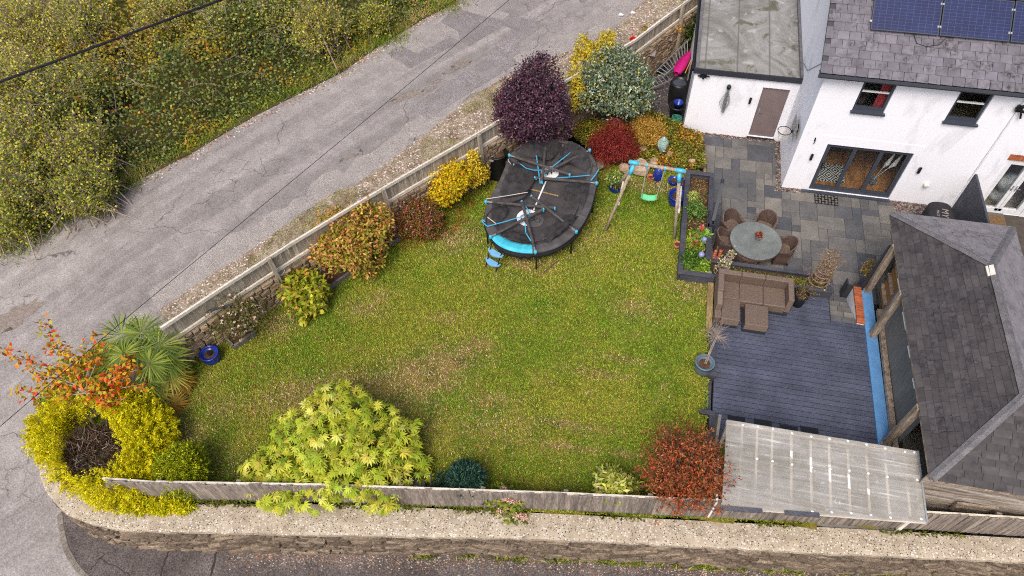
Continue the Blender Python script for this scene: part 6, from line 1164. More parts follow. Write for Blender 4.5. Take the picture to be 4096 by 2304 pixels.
DK = [lin(86, 62, 44), lin(112, 88, 66), lin(66, 48, 36)]; foliage('dead_foliage', gc, [((cB[0], cB[1], .95), (.85, .75, .2))], 700, 8, .09, .08, .02, DK, seed=13)
shrub('golden_conifer', 'smaller yellow green conifer right of the golden conifer behind the fence end', 458, 1182, 52, 1.0, sp(1000, 26, .07, .055, .02, [lin(190, 190, 24), lin(150, 160, 24), lin(110, 126, 22)], [3, 3, 2], out_axis=1., up=.3, rnd=.5, cjit=.22, plume=.2, shell=.55), seed=14, cat='conifer')
low = thing('trailing_conifer', 'strip of yellow conifer shoots creeping under the fence onto the coping', 'conifer', at(350, 1272, .7)); foliage('foliage', low, [(at(x, y, .72), (.35, .16, .12)) for x, y in ((300, 1268), (340, 1271), (400, 1272), (450, 1271))], 420, 12, .07, .09, .025, YG, [3, 2, 3, 3], seed=15, out_axis=1.)
# fan palm
pc = at(352, 935, 1.55); pz = float(lawn_z(*pc[:2])); palm = thing('fan_palm', 'green fan palm with fringed leaves at the lane corner', 'palm', (pc[0], pc[1], pz)); k = MB(); k.tube([(pc[0], pc[1], pz - .05), (pc[0], pc[1] + .05, pz + .5), (pc[0], pc[1], 1.5)], [.14, .12, .1], 10); obj('trunk', k, MT['bark'], palm)
r = np.random.default_rng(16); fans = []
for x, y, z, kind, R in ((305, 842, 2.0, 0, .78), (355, 838, 2.0, 0, .72), (398, 872, 1.85, 0, .75), (345, 888, 2.0, 0, .6), (280, 908, 1.75, 0, .66), (312, 890, 2.1, 0, .5), (420, 905, 1.55, 0, .66), (375, 915, 1.9, 0, .55), (300, 960, 1.5, 0, .6), (425, 940, 1.25, 1, .62), (385, 985, 1.2, 1, .58), (430, 975, .95, 1, .55), (395, 1028, .9, 2, .5), (430, 1018, .85, 2, .52), (370, 960, 1.5, 0, .5), (455, 955, .95, 2, .5)):
    fans.append((at(x, y, z), kind, R))
Ps, As, Ns, Ls, Cs = [], [], [], [], []; pet = MB()
fc = ([lin(124, 142, 50), lin(160, 168, 72), lin(96, 120, 44)], [lin(178, 166, 58), lin(150, 150, 50), lin(200, 184, 90)], [lin(190, 140, 50), lin(160, 130, 50), lin(150, 110, 44)])
for c, kd, R in fans:
    d = c - np.array([pc[0], pc[1], 1.5]); d[2] *= .3; d = nrm(d + r.normal(0, .1, 3)); nz = nrm(np.array([0, 0, 1.]) + nrm(CAM - c) * .7 + d * (.25 + .3 * kd)); d = nrm(d - nz * (d @ nz)); sd = np.cross(nz, d); ns = 46
    for a in np.linspace(-2.45, 2.45, ns): ax = d * math.cos(a) + sd * math.sin(a); Ps.append(c + ax * .03); As.append(nrm(ax + r.normal(0, .05, 3) - nz * .08)); Ns.append(nrm(nz + sd * math.sin(a * 17) * .5)); Ls.append(R * (.78 + .22 * math.cos(a * .6)) * r.uniform(.92, 1.05)); Cs.append(np.array(fc[kd][r.integers(3)]) * r.uniform(.8, 1.15))
    pet.tube([(pc[0], pc[1], 1.45), (c + np.array([pc[0], pc[1], 1.5])) / 2 + (0, 0, .08), c], [.018, .014, .01], 5)
n = len(Ps); obj('fronds', leaf_mesh('fronds', np.array(Ps), np.array(As), np.array(Ns), np.array(Ls), np.full(n, .038), np.array(Cs), .3, .14), MT['leaf'], palm, kind='stuff'); obj('leaf_stalks', pet, plain('palm_stalk', lin(140, 140, 60), .6), palm)
# cherry with orange and yellow leaves reaching over the lane
ctb = at(165, 1075, .7); ch = thing('autumn_cherry', 'slender cherry tree with sparse orange and yellow leaves over the lane corner', 'tree', (ctb[0], ctb[1], .6)); r = np.random.default_rng(18); tk = MB(); crownc = at(215, 985, 1.9)
tk.tube([(ctb[0], ctb[1], .55), (ctb[0] + .1, ctb[1] + .1, 1.3), crownc], [.05, .04, .03], 7); P, A, C = [], [], []
Z5 = lambda x, y, z: at(x * .4607, 755 + y * .4607, z)
CC = [lin(226, 130, 40), lin(214, 170, 40), lin(190, 176, 40), lin(222, 70, 44), lin(140, 146, 40)]
for x, y, z, q in ((10, 262, 1.9, 4), (80, 310, 1.9, 4), (150, 380, 1.95, 3), (240, 125, 2.1, 4), (250, 190, 2.1, 5), (290, 260, 2.1, 4), (340, 230, 2.1, 2), (175, 300, 2., 2), (470, 235, 2.2, 5), (540, 195, 2.2, 4), (580, 250, 2.2, 3), (700, 335, 2.2, 6), (750, 380, 2.2, 6), (670, 400, 2.2, 4), (770, 460, 2., 4), (120, 490, 1.7, 5), (160, 540, 1.7, 3), (600, 575, 1.9, 5), (330, 380, 2., 4), (250, 400, 2., 5), (220, 440, 1.9, 3), (380, 330, 2.1, 5), (360, 270, 2.1, 3), (430, 380, 2.1, 5), (520, 430, 2.1, 5), (560, 480, 2.1, 4), (460, 450, 2., 5), (380, 480, 1.9, 5), (330, 500, 1.9, 3), (290, 540, 1.8, 4), (500, 510, 2., 5), (620, 500, 2., 4), (690, 540, 1.9, 2), (260, 470, 1.9, 4)):
    e = Z5(x, y, z); m_ = crownc * .5 + e * .5 + r.normal(0, .08, 3); tk.tube([crownc + r.normal(0, .04, 3), m_, e], [.016, .01, .004], 4)
    for i in range(q * 9):
        t = r.uniform(.45, 1.08); b = (m_ * (1 - (t - .5) * 2) + e * (t - .5) * 2) if t > .5 else crownc * (1 - 2 * t) + m_ * 2 * t; P.append(b + r.normal(0, .07, 3)); A.append(r.normal(0, 1, 3) + (0, 0, -.3)); red = (x < 260 and y < 320) or (x > 560) or (x < 200 and y > 420); C.append(np.array(CC[r.choice(5, p=[.3, .2, .15, .25, .1] if red else [.22, .32, .26, .06, .14])]) * r.uniform(.85, 1.12))
obj('trunk', tk, MT['greybark'], ch); n = len(P); obj('crown', leaf_mesh('crown', np.array(P), np.array(A), nrm(r.normal(0, .5, (n, 3)) + (0, 0, 1)), r.uniform(.11, .17, n), r.uniform(.06, .085, n), np.array(C), .25, .2), MT['leaf'], ch, kind='stuff')
# fatsia with big hand shaped leaves
def fatsia():
    r = np.random.default_rng(19); bl = []
    for x, y, rr, z in ((760, 1080, 75, 1.3), (850, 1040, 85, 1.6), (940, 1090, 80, 1.5), (1010, 1110, 60, 1.2), (1020, 1180, 60, 1.0), (900, 1150, 110, 1.5), (760, 1160, 90, 1.2), (690, 1170, 60, 1.0), (650, 1200, 45, .85), (700, 1225, 60, 1.0), (800, 1215, 75, 1.1), (950, 1205, 80, 1.1), (830, 1030, 55, 1.5), (840, 1110, 90, 1.7)):
        p = at(x, y, z); q = rr * mpp(p); bl.append((p, (q, q, .42)))
    root = thing('fatsia', 'large bright green fatsia with hand shaped leaves growing over the board fence', 'shrub', (*at(850, 1150, .7)[:2], .63))
    cc, P, O, i = crown_points(bl, 1150, 1, .05, r, -.15, .72); P = P[P[:, 2] > .5]; n = len(P); O = O[:n]; N = nrm(O * .45 + np.array([0, 0, .9]) + r.normal(0, .3, (n, 3))); A = nrm(np.cross(N, r.normal(0, 1, (n, 3))) + O * np.array([.9, .9, 0]) + (0, 0, -.15)); Sd = nrm(np.cross(N, A)); A = np.cross(Sd, N)
    R = r.uniform(.14, .24, n); base = pal(n, [lin(186, 192, 52), lin(206, 206, 74), lin(158, 172, 46), lin(218, 214, 104)], [3, 3, 3, 1], .1, r); Pl, Al, Nl, Ll, Wl, Cl = [], [], [], [], [], []
    for a, f in ((-2.2, .55), (-1.6, .75), (-1.05, .9), (-.5, .98), (0, 1.), (.5, .98), (1.05, .9), (1.6, .75), (2.2, .55)):
        Pl.append(P); Al.append(nrm(A * math.cos(a) + Sd * math.sin(a) - N * .12 + r.normal(0, .06, (n, 3)))); Nl.append(N + r.normal(0, .15, (n, 3))); Ll.append(R * f); Wl.append(R * f * .25); Cl.append(base * r.uniform(.88, 1.1, (n, 1)))
    obj('foliage', leaf_mesh('foliage', *[np.concatenate(q) for q in (Pl, Al, Nl, Ll, Wl, Cl)], .14, .16), MT['leaf'], root, kind='stuff'); branches('stems', root, (*at(850, 1150, .7)[:2], .6), cc, .016, plain('fatsia_stem', lin(120, 130, 60)), 60, 20)
    k = MB(); rr_ = np.random.default_rng(3)
    for x, y in ((860, 1200), (930, 1180), (1010, 1190), (1015, 1185), (975, 1205)):
        c = at(x, y, 1.3)
        for q in range(16): k.lathe([(.006, -.014), (.015, 0), (.006, .014)], c + rr_.normal(0, .05, 3), 5)
    obj('seed_heads', k, plain('seed_head', lin(150, 90, 70)), root)
fatsia()
# dwarf conifer, variegated shrub, red shrub near the board fence
shrub('dwarf_conifer', 'round blue green dwarf conifer by the board fence', 1172, 1206, 44, .95, sp(1100, 18, .06, .07, .02, [lin(50, 84, 66), lin(72, 108, 86), lin(36, 62, 52)], None, out_axis=1.1, up=.3, rnd=.4), seed=21, cat='conifer', group='dwarf conifers')
shrub('dwarf_conifer', 'low blue green dwarf conifer left of the round one', 1122, 1222, 30, .5, sp(520, 16, .05, .07, .02, [lin(62, 90, 62), lin(92, 116, 76), lin(46, 70, 54)], None, out_axis=1.1, up=.3, rnd=.4), seed=22, cat='conifer', group='dwarf conifers')
spray_shrub('red_shrub', 'upright rust red shrub beside the clear lean-to roof', 1728, 1178, 128, 2.1, n=260, per=8, sub=5, L=.08, W=.026, cols=[lin(176, 94, 50), lin(196, 116, 64), lin(150, 76, 44), lin(200, 80, 50), lin(138, 104, 54)], wts=[4, 3, 3, 1, 2], seed=23, spread=.22, t0=.35, stray=.035)
shrub('variegated_shrub', 'small yellow green variegated shrub left of the red shrub', 1540, 1226, 38, .8, sp(150, 8, .09, .15, .06, [lin(196, 196, 80), lin(160, 172, 60), lin(216, 210, 130)], None), seed=24)
shrub('variegated_shrub', 'low leafy green shrub at the foot of the red shrub', 1585, 1238, 26, .5, sp(90, 8, .08, .12, .05, [lin(120, 132, 50), lin(160, 160, 70)], None), seed=25)
def hydr(label, px, py, n, seed, z=.95):
    r = np.random.default_rng(seed); c = at(px, py, z); t = thing('hydrangea', label, 'hydrangea', (c[0], c[1], .6)); foliage('foliage', t, [(c - (0, 0, .12), (.4, .22, .14))], 70, 8, .08, .11, .06, [lin(110, 130, 44), lin(150, 150, 50)], seed=seed)
    P, N = [], []
    for i in range(n):
        q = c + np.array([r.uniform(-.36, .36), r.uniform(-.14, .14), r.uniform(.0, .1)])
        for _ in range(60): d = nrm(r.normal(0, 1, 3)); d[2] = abs(d[2]); P.append(q + d * .07); N.append(d)
    n2 = len(P); obj('flower_heads', leaf_mesh('flower_heads', np.array(P), nrm(r.normal(0, 1, (n2, 3))), np.array(N), np.full(n2, .04), np.full(n2, .038), pal(n2, [lin(226, 186, 166), lin(238, 208, 190), lin(206, 160, 140)], None, .08, r), .05, .05), MT['leaf'], t, kind='stuff')
hydr('pink hydrangea heads just inside the board fence', 1272, 1246, 7, 26, 1.2); hydr('pale pink hydrangea flowers squeezed between fence and coping', 1285, 1290, 6, 27, .72); hydr('pale pink hydrangea flowers between fence and coping left of centre', 1175, 1284, 3, 28, .72) if 0 else None
k = MB(); p = at(1050, 1232, .85); k.box(p - (.3, .2, .25), p + (.16, .2, .12)); k.tube([p + (.2, -.2, 0), p + (.3, .0, .1), p + (.28, .25, .2), p + (.22, .4, .2)], .018, 6); tag(obj('black_crate', k, MT['pad'], bevel=.04), 'dark plastic crate with bent handle under the fatsia', 'crate')
# hydrangea mound, peach, pink, yellow shrubs along the rubble wall
shrub('round_hydrangea', 'round lime green hydrangea bush beside the rubble wall', 767, 738, 56, 1.0, sp(230, 6, .09, .17, .085, [lin(166, 168, 44), lin(188, 176, 54), lin(134, 150, 38), lin(206, 168, 70)], [4, 3, 3, 1], up=.6, out_axis=.8, droop=.2), seed=31)
p = at(802, 716, 1.25); k = MB(); [k.lathe([(.008, -.015), (.028, 0), (.008, .015)], p + np.random.default_rng(i).normal(0, .025, 3), 6) for i in range(14)]; tag(obj('pink_bloom', k, plain('pink_petals', lin(236, 176, 214), .8)), 'single pale pink bloom on the round hydrangea', 'flower')
shrub('peach_shrub', 'large shrub with peach and green leaves overhanging the pale timber fence', 882, 600, 108, 1.7, sp(900, 10, .13, .11, .055, [lin(212, 160, 90), lin(196, 168, 64), lin(160, 156, 52), lin(214, 132, 84), lin(140, 140, 50)], [3, 3, 3, 2, 2], out_axis=.6), seed=32, nb=40)
shrub('pink_flower_shrub', 'reddish shrub dotted with small pink flowers by the fence', 1050, 548, 66, 1.1, sp(700, 12, .1, .06, .03, [lin(110, 104, 36), lin(150, 70, 50), lin(132, 120, 44), lin(196, 84, 76), lin(226, 170, 190)], [4, 3, 3, 1.2, .8]), seed=33, nb=30)
shrub('yellow_shrub', 'bright yellow autumn shrub in front of the pale timber fence', 1118, 465, 58, 1.5, sp(700, 10, .11, .1, .05, [lin(226, 196, 24), lin(240, 214, 50), lin(206, 176, 24), lin(214, 130, 30), lin(170, 164, 40)], [4, 3, 3, 1, 1], out_axis=.6), seed=34, nb=30, ry=1.)
yc = thing('yellow_climber', 'narrow yellow leaved climber on the rubble wall beside the compost bin', 'climber', on(1200, 470, lawn_z)); foliage('foliage', yc, [(at(x, y, z), (q, q, .2)) for x, y, z, q in ((1190, 395, 1.7, .14), (1192, 415, 1.4, .18), (1190, 430, 1.2, .25), (1193, 450, .9, .3), (1205, 432, 1.0, .25), (1212, 440, .8, .2))], 320, 9, .08, .07, .05, [lin(222, 190, 40), lin(236, 210, 80), lin(190, 160, 40)], seed=35); branches('stems', yc, on(1195, 475, lawn_z), np.array([at(1190, 395, 1.8), at(1200, 430, 1.2), at(1190, 420, 1.4)]), .012, MT['bark'], 3)
# rose with pale flowers
rs, p, a, cc = shrub('rambling_rose', 'straggly rose bush with pale small flowers against the rubble wall', 590, 795, 72, 1.5, sp(330, 7, .14, .06, .035, [lin(104, 112, 52), lin(136, 132, 70), lin(120, 92, 60)], None, shell=.4), seed=36, nb=60, r0=.01, bm='greybark')
r = np.random.default_rng(37); ce = cc[r.choice(len(cc), 70)] + r.normal(0, .06, (70, 3)); Pf = np.repeat(ce, 6, 0); Af = nrm(r.normal(0, 1, (420, 3))); obj('blooms', leaf_mesh('blooms', Pf, Af * np.array([1, 1, .3]), nrm(r.normal(0, .2, (420, 3)) + (0, 0, 1)), np.full(420, .045), np.full(420, .04), pal(420, [lin(236, 220, 214), lin(226, 190, 186), lin(230, 214, 160)], None, .06, r), .05, .05), MT['leaf'], rs, kind='stuff')
for i, (a, b) in enumerate((((520, 757), (570, 735)), ((515, 785), (585, 765)))): k = MB(); k.bar(at(*a, 1.7), at(*b, 1.75), .06, .03); tag(obj('trellis_slat', k, MT['charcoal']), ('upper dark slat fixed on the fence above the rose', 'lower dark slat fixed on the wall above the rose')[i], 'slat', 'slats behind the rose')
# purple shrub, silver shrub, maples
shrub('purple_shrub', 'tall dark purple leaved shrub behind the trampoline', 1336, 282, 92, 3.5, sp(2300, 12, .11, .07, .045, [lin(86, 58, 72), lin(112, 82, 96), lin(62, 40, 52), lin(134, 104, 112), lin(130, 50, 50)], [4, 3, 3, 1.5, .6], cjit=.2), seed=41, nb=50, r0=.02)
shrub('silver_shrub', 'large silver green variegated shrub between lane and rockery', 1548, 212, 100, 2.7, sp(1800, 12, .11, .1, .045, [lin(122, 140, 112), lin(164, 174, 146), lin(92, 116, 84), lin(190, 192, 160), lin(206, 190, 70)], [4, 3, 4, 2, .8], cjit=.2), seed=42, nb=40, r0=.03)
yl = thing('yellow_shoots', 'yellow leaved shoots rising on the left side of the silver shrub', 'shrub', (*at(1470, 240, .3)[:2], .1)); foliage('foliage', yl, [(at(x, y, z), (.22, .22, .4)) for x, y, z in ((1470, 120, 2.5), (1460, 160, 2.2), (1450, 205, 1.9), (1465, 235, 1.6), (1500, 140, 2.7), (1525, 110, 2.9), (1445, 250, 1.3))], 330, 10, .1, .11, .045, [lin(214, 190, 50), lin(190, 170, 40), lin(226, 206, 90)], seed=43, out_axis=.8); branches('stems', yl, (*at(1475, 250, .3)[:2], .1), np.array([at(1470, 120, 2.5), at(1460, 160, 2.2), at(1450, 205, 1.9), at(1525, 110, 2.9)]), .014, MT['bark'], 4)
shrub('red_maple', 'low weeping dark red maple at the foot of the silver shrub', 1540, 362, 64, .95, sp(900, 12, .1, .085, .016, [lin(122, 36, 34), lin(150, 52, 46), lin(92, 26, 28), lin(168, 70, 56)], None, droop=.5, up=.6, out_axis=.8), base=bed_z, seed=44, cat='maple')
shrub('orange_maple', 'feathery orange yellow shrub in the rockery above the head statue', 1632, 330, 44, .8, sp(620, 12, .09, .07, .018, [lin(206, 156, 66), lin(190, 134, 50), lin(214, 180, 90), lin(150, 130, 50)], None, droop=.3), base=bed_z, seed=45, cat='maple')
# ground cover of the rockery
def scatter(poly, n, r):
    P = np.array([p[:2] for p in poly]); a, b = P.min(0), P.max(0); q = a + r.random((int(n * 2.2) + 50, 2)) * (b - a); q = q[inpoly(q[:, 0], q[:, 1], poly)]; return q[:n]
r = np.random.default_rng(51); bedp = [at(x, y, .2) for x, y in ((1425, 330), (1480, 300), (1560, 320), (1640, 280), (1722, 325), (1762, 345), (1772, 428), (1720, 440), (1650, 425), (1570, 418), (1500, 415), (1480, 380))]
rock_bed = sheet('rockery_bed', bedp, lambda u, v: bed_z(u, v) + .1 * (vn(u, v, 1.5) - .5), MT['soil'], .2)
q = scatter(bedp, 13000, r); z = bed_z(q[:, 0], q[:, 1]) + .1 * (vn(q[:, 0], q[:, 1], 1.5) - .5) + r.random(len(q)) * .16 * (vn(q[:, 0], q[:, 1], 2.2, 3) + .3); n = len(q); pn = fbm(q[:, 0], q[:, 1], .9, 5)[:, None]
c1 = pal(n, [lin(118, 128, 40), lin(160, 150, 52), lin(86, 100, 34)], None, .15, r); c2 = pal(n, [lin(214, 150, 40), lin(190, 100, 40), lin(226, 180, 60), lin(150, 70, 36)], None, .15, r); kk = r.random((n, 1)) < np.clip((pn - .47) * 3, .08, .55)
tag(obj('rockery_ground_cover', leaf_mesh('rockery_ground_cover', np.column_stack([q, z]), nrm(r.normal(0, 1, (n, 3)) * (1, 1, .4)), nrm(r.normal(0, .5, (n, 3)) + (0, 0, 1)), r.uniform(.05, .1, n), r.uniform(.025, .05, n), np.where(kk, c2, c1)), MT['leaf']), 'mixed green yellow and orange ground cover over the rockery', 'ground cover', kind='stuff')
# alley climber leaves and alley slate chippings
ac = thing('alley_climber', 'yellow leaved climber on the rubble wall in the alley', 'climber', L0(560, 480, .1)); foliage('foliage', ac, [(L0(x, y, z), (.22, .22, .22)) for x, y, z in ((548, 290, 1.3), (540, 350, 1.0), (530, 410, .7), (500, 390, .7), (470, 430, .5), (560, 440, .5))], 190, 8, .1, .09, .06, [lin(214, 160, 40), lin(226, 180, 60), lin(180, 130, 36)], seed=52); branches('stems', ac, L0(560, 480, .1), np.array([L0(548, 290, 1.4), L0(500, 390, .8), L0(530, 350, 1.0)]), .012, MT['bark'], 3)
ac2 = thing('alley_ivy', 'dark green ivy in the far corner between rubble wall and garage', 'climber', L0(690, 420, .1)); foliage('foliage', ac2, [(L0(x, y, z), (.35, .35, .35)) for x, y, z in ((700, 260, 1.1), (690, 330, .8), (640, 400, .5), (710, 400, .5))], 190, 9, .12, .09, .07, [lin(70, 88, 34), lin(100, 116, 44), lin(50, 64, 28)], seed=53); branches('stems', ac2, L0(690, 420, .1), np.array([L0(700, 260, 1.2), L0(640, 400, .5)]), .012, MT['bark'], 2)
ac3 = thing('alley_bush', 'yellow and green bush below the fence at the top of the silver shrub', 'shrub', L0(250, 480, .2)); foliage('foliage', ac3, [(L0(x, y, z), (.3, .3, .3)) for x, y, z in ((260, 380, 1.0), (240, 440, .7), (330, 490, .4), (350, 500, .4), (190, 470, .9))], 200, 8, .11, .08, .05, [lin(180, 160, 50), lin(110, 116, 44), lin(206, 150, 40)], seed=54); branches('stems', ac3, L0(250, 480, .1), np.array([L0(260, 380, 1.0), L0(330, 490, .4)]), .012, MT['bark'], 2)
def chips(name, Q, Z, size, cols, m='chips', flat=.5, label=None, r=rng):
    n = len(Q); s = size * r.uniform(.5, 1.5, n); th = r.random(n) * 6.28; V = []
    for i in range(4): a = th + i * 1.571 + r.normal(0, .25, n); V.append(np.column_stack([Q[:, 0] + s * np.cos(a), Q[:, 1] + s * np.sin(a) * .75, Z - s * .2]))
    V.append(np.column_stack([Q[:, 0] + r.normal(0, .25, n) * s, Q[:, 1] + r.normal(0, .25, n) * s, Z + s * flat])); V = np.stack(V, 1).reshape(-1, 3); b = np.arange(n)[:, None, None] * 5
    F = (b + np.array([[0, 1, 4], [1, 2, 4], [2, 3, 4], [3, 0, 4]])[None]).reshape(-1, 3); return tag(obj(name, np_mesh(name, V, F, np.repeat(cols, 4, 0)), MT[m]), label, None, kind='stuff')
r = np.random.default_rng(55); alp = [(-6.6, 2.4), (-4.6, 2.2), (-3.25, 2.1), (-3.25, 8), (-5.0, 6.0), (-7, 3.2)]
k = MB(); k.prism([(-7.4, 2.0), (-3.2, 1.9), (-3.2, 9), (-4.5, 9)], -.25, -.015); tag(obj('alley_ground', k, MT['joint']), None, kind='structure')
q = scatter(alp, 5200, r); chips('slate_chippings', q, np.full(len(q), .0), .035, pal(len(q), [lin(92, 84, 88), lin(116, 106, 106), lin(70, 62, 66)], None, .15, r), flat=.35, label='grey purple slate chippings in the alley beside the garage')
q = np.vstack([scatter([(-2.6, 2.02), (0, 2.02), (0, 2.17), (-2.6, 2.17)], 260, r), scatter([(-.16, .0), (0, .0), (0, 2.0), (-.16, 2.0)], 300, r), scatter([(-.2, -.2), (.7, -.2), (.7, -.02), (-.2, -.02)], 180, r), scatter([(3.3, -.45), (4.4, -.45), (4.4, -.02), (3.3, -.02)], 420, r)]); chips('wall_foot_chippings', q, np.full(len(q), .008), .03, pal(len(q), [lin(92, 74, 66), lin(120, 100, 92), lin(70, 58, 54), lin(150, 136, 128)], None, .15, r), flat=.4, label='dark slate chippings along the foot of the white walls')
# planter planting
def planting(label, parent_poly, n, z0, z1, cols, L, W, seed, cat='plants', name='planter_plants'):
    r = np.random.default_rng(seed); q = scatter(parent_poly, n, r); n = len(q); z = z0 + (z1 - z0) * r.random(n) * vn(q[:, 0], q[:, 1], 3, seed); return tag(obj(name, leaf_mesh(name, np.column_stack([q, z]), nrm(r.normal(0, 1, (n, 3)) + (0, 0, .4)), nrm(r.normal(0, .5, (n, 3)) + (0, 0, 1)), L * r.uniform(.7, 1.3, n), W * r.uniform(.7, 1.3, n), pal(n, cols, None, .18, r)), MT['leaf']), label, cat, kind='stuff')
planting('low mixed greenery filling the near half of the long planter', [(-2.95, -4.55), (-2.4, -4.55), (-2.4, -3.0), (-2.95, -3.0)], 1500, .63, .95, [lin(120, 150, 40), lin(160, 176, 54), lin(86, 116, 34), lin(190, 180, 80)], .09, .04, 61)
planting('low moss and pansies along the planter behind the sofa', [(-1.9, -4.56), (.8, -4.56), (.8, -4.2), (-1.9, -4.2)], 1700, .68, .8, [lin(96, 140, 30), lin(126, 160, 40), lin(150, 150, 60), lin(150, 100, 50)], .05, .022, 62)
planting('sparse seedlings on bare soil in the far half of the long planter', [(-2.95, -2.9), (-2.4, -2.9), (-2.4, -.85), (-2.95, -.85)], 420, .62, .8, [lin(120, 150, 50), lin(160, 120, 70), lin(176, 140, 90)], .07, .03, 63)
def pshrub(label, c, R, h, cols, n, L, W, seed, name='planter_shrub'):
    t = thing(name, label, 'shrub', (c[0], c[1], .62)); o, cc = foliage('foliage', t, [((c[0], c[1], .62 + h * .5), (R, R, h * .5))], n, 9, .06, L, W, cols, seed=seed); branches('stems', t, (c[0], c[1], .6), cc, .008, MT['bark'], 8, seed)
pshrub('dense green bush halfway along the long planter', (-2.72, -2.35), .27, .5, [lin(104, 140, 60), lin(140, 170, 80), lin(76, 110, 50)], 150, .05, .025, 64); pshrub('light green bush nearer the house end of the long planter', (-2.82, -1.75), .17, .35, [lin(160, 176, 80), lin(190, 196, 110)], 70, .05, .03, 65); pshrub('glossy green bush in the near left of the long planter', (-2.75, -4.2), .25, .42, [lin(74, 110, 40), lin(104, 140, 50)], 110, .09, .03, 66); pshrub('bright leafy plant with round leaves beside the copper flower', (-2.5, -3.25), .16, .4, [lin(130, 176, 70), lin(160, 196, 90)], 36, .12, .07, 67); pshrub('fresh green plant at the near right of the long planter', (-2.45, -4.35), .18, .3, [lin(150, 176, 60), lin(120, 150, 50)], 60, .09, .045, 68)
# wire spiral topiaries with ivy
def spiral(label, base, h, R, turns, lean, leafc, nl, seed, dry=False):
    r = np.random.default_rng(seed); t = thing('spiral_topiary', label, 'topiary', base); k = MB(); base = np.array(base, float)
    pts = [base + np.array([R * (1 - .75 * s) * math.cos(s * turns * 6.283) + lean[0] * s, R * (1 - .75 * s) * math.sin(s * turns * 6.283) + lean[1] * s, s * h]) for s in np.linspace(0, 1, 130)]
    k.tube(pts, .013, 4); 
    for _ in range(3): k.tube([p + r.normal(0, .018, 3) for p in pts], .006, 3)
    if dry:
        for i in range(520): s = r.random() ** .6; p = base + np.array([lean[0] * s, lean[1] * s, s * h]) + r.normal(0, R * .42, 3) * (1, 1, .6); d = nrm(r.normal(0, 1, 3) + (0, 0, -.4)) * r.uniform(.08, .22); k.tube([p, p + d * .5 + r.normal(0, .02, 3), p + d], [.005, .004, .002], 3)
    obj('twisted_stems', k, mat('dry_vine', [lin(112, 86, 70), lin(160, 132, 110)], 8, .9, .3) if dry else MT['greybark'], t); P = np.array(pts)[r.integers(0, 130, nl)] + r.normal(0, .05, (nl, 3)); obj('ivy_leaves', leaf_mesh('ivy_leaves', P, nrm(r.normal(0, 1, (nl, 3))), nrm(r.normal(0, .6, (nl, 3)) + (0, -.3, 1)), np.full(nl, .055), np.full(nl, .045), pal(nl, leafc, None, .12, r)), MT['leaf'], t, kind='stuff')
spiral('slim ivy spiral topiary at the planter corner beside the table', (-1.93, -4.4, .7), .95, .2, 8, (.12, .0), [lin(196, 196, 90), lin(226, 220, 180), lin(130, 150, 60)], 150, 71); spiral('dry shaggy vine spiral leaning at the right end of the planter', (.62, -4.4, .7), 1.25, .3, 9, (.1, .12), [lin(110, 150, 120), lin(170, 186, 80), lin(140, 170, 140)], 110, 72, True)
k = thing('bare_sapling', 'small leafy sapling between patio and garden room post', 'shrub', (1.62, -3.9, 0)); foliage('foliage', k, [(at(2195, 672, .9), (.16, .16, .2)), (at(2178, 688, .7), (.14, .12, .12))], 45, 7, .07, .07, .035, [lin(150, 140, 60), lin(120, 110, 50), lin(170, 120, 60)], seed=73); branches('stems', k, (1.62, -3.95, 0), np.array([at(2195, 665, 1.0), at(2178, 688, .7), at(2200, 680, .8)]), .009, MT['bark'], 3)
# ---------------------------------------------------------------- the hedge bank across the lane
def frame_ok(P, m=160):
    c = (P - CAM) @ RM; x = 2820 * c[:, 0] / -c[:, 2] + 2048; y = 1152 - 2820 * c[:, 1] / -c[:, 2]; return (x > -m * 2) & (x < 4096 + m) & (y > -m * 3) & (y < 2304 + m)
def sd2uv(s, d): return .585 * s - .811 * d, .811 * s + .585 * d
LEd = np.array([on(x, y, lane_z) for x, y in LE]); LEs = .585 * LEd[:, 0] + .811 * LEd[:, 1]; LEdd = -.811 * LEd[:, 0] + .585 * LEd[:, 1]; o_ = np.argsort(LEs); edge_d = lambda s: np.interp(s, LEs[o_], LEdd[o_])
def hedge_h(s, d): e = d - edge_d(s); u, v = sd2uv(s, d); return np.clip(e - .15, 0, 2.6) / 2.6 * (.9 + 1.1 * fbm(u, v, .45, 8)) + .35 * (fbm(u, v, 1.4, 2) - .5) * np.clip(e, 0, 1)
r = np.random.default_rng(81); N = 190000; s = r.uniform(-26, 9, N); d = edge_d(s) + .1 + 15 * r.random(N) ** 1.15; u, v = sd2uv(s, d); hh = hedge_h(s, d); dn = fbm(u, v, .8, 12)
z = lane_z(u, v) + hh - r.random(N) ** 1.6 * .45 * np.clip(hh, .15, 1); P = np.column_stack([u, v, z]); keep = frame_ok(P) & (r.random(N) < .5 + .5 * (dn > .38)); P, s, d = P[keep], s[keep], d[keep]; n = len(P); pn = fbm(P[:, 0], P[:, 1], .5, 21)[:, None]
cg = pal(n, [lin(92, 104, 46), lin(122, 132, 60), lin(66, 78, 36), lin(156, 160, 88)], [4, 3, 3, 1.4], .2, r); cy = pal(n, [lin(176, 160, 44), lin(150, 140, 40), lin(196, 150, 50), lin(180, 90, 44)], [4, 4, 1.5, .7], .16, r); far = np.clip((d - edge_d(s) - 5) / 6, 0, .35)[:, None]; kk = r.random((n, 1)) < np.clip((pn - .47) * 3.2, .06, .8) + far
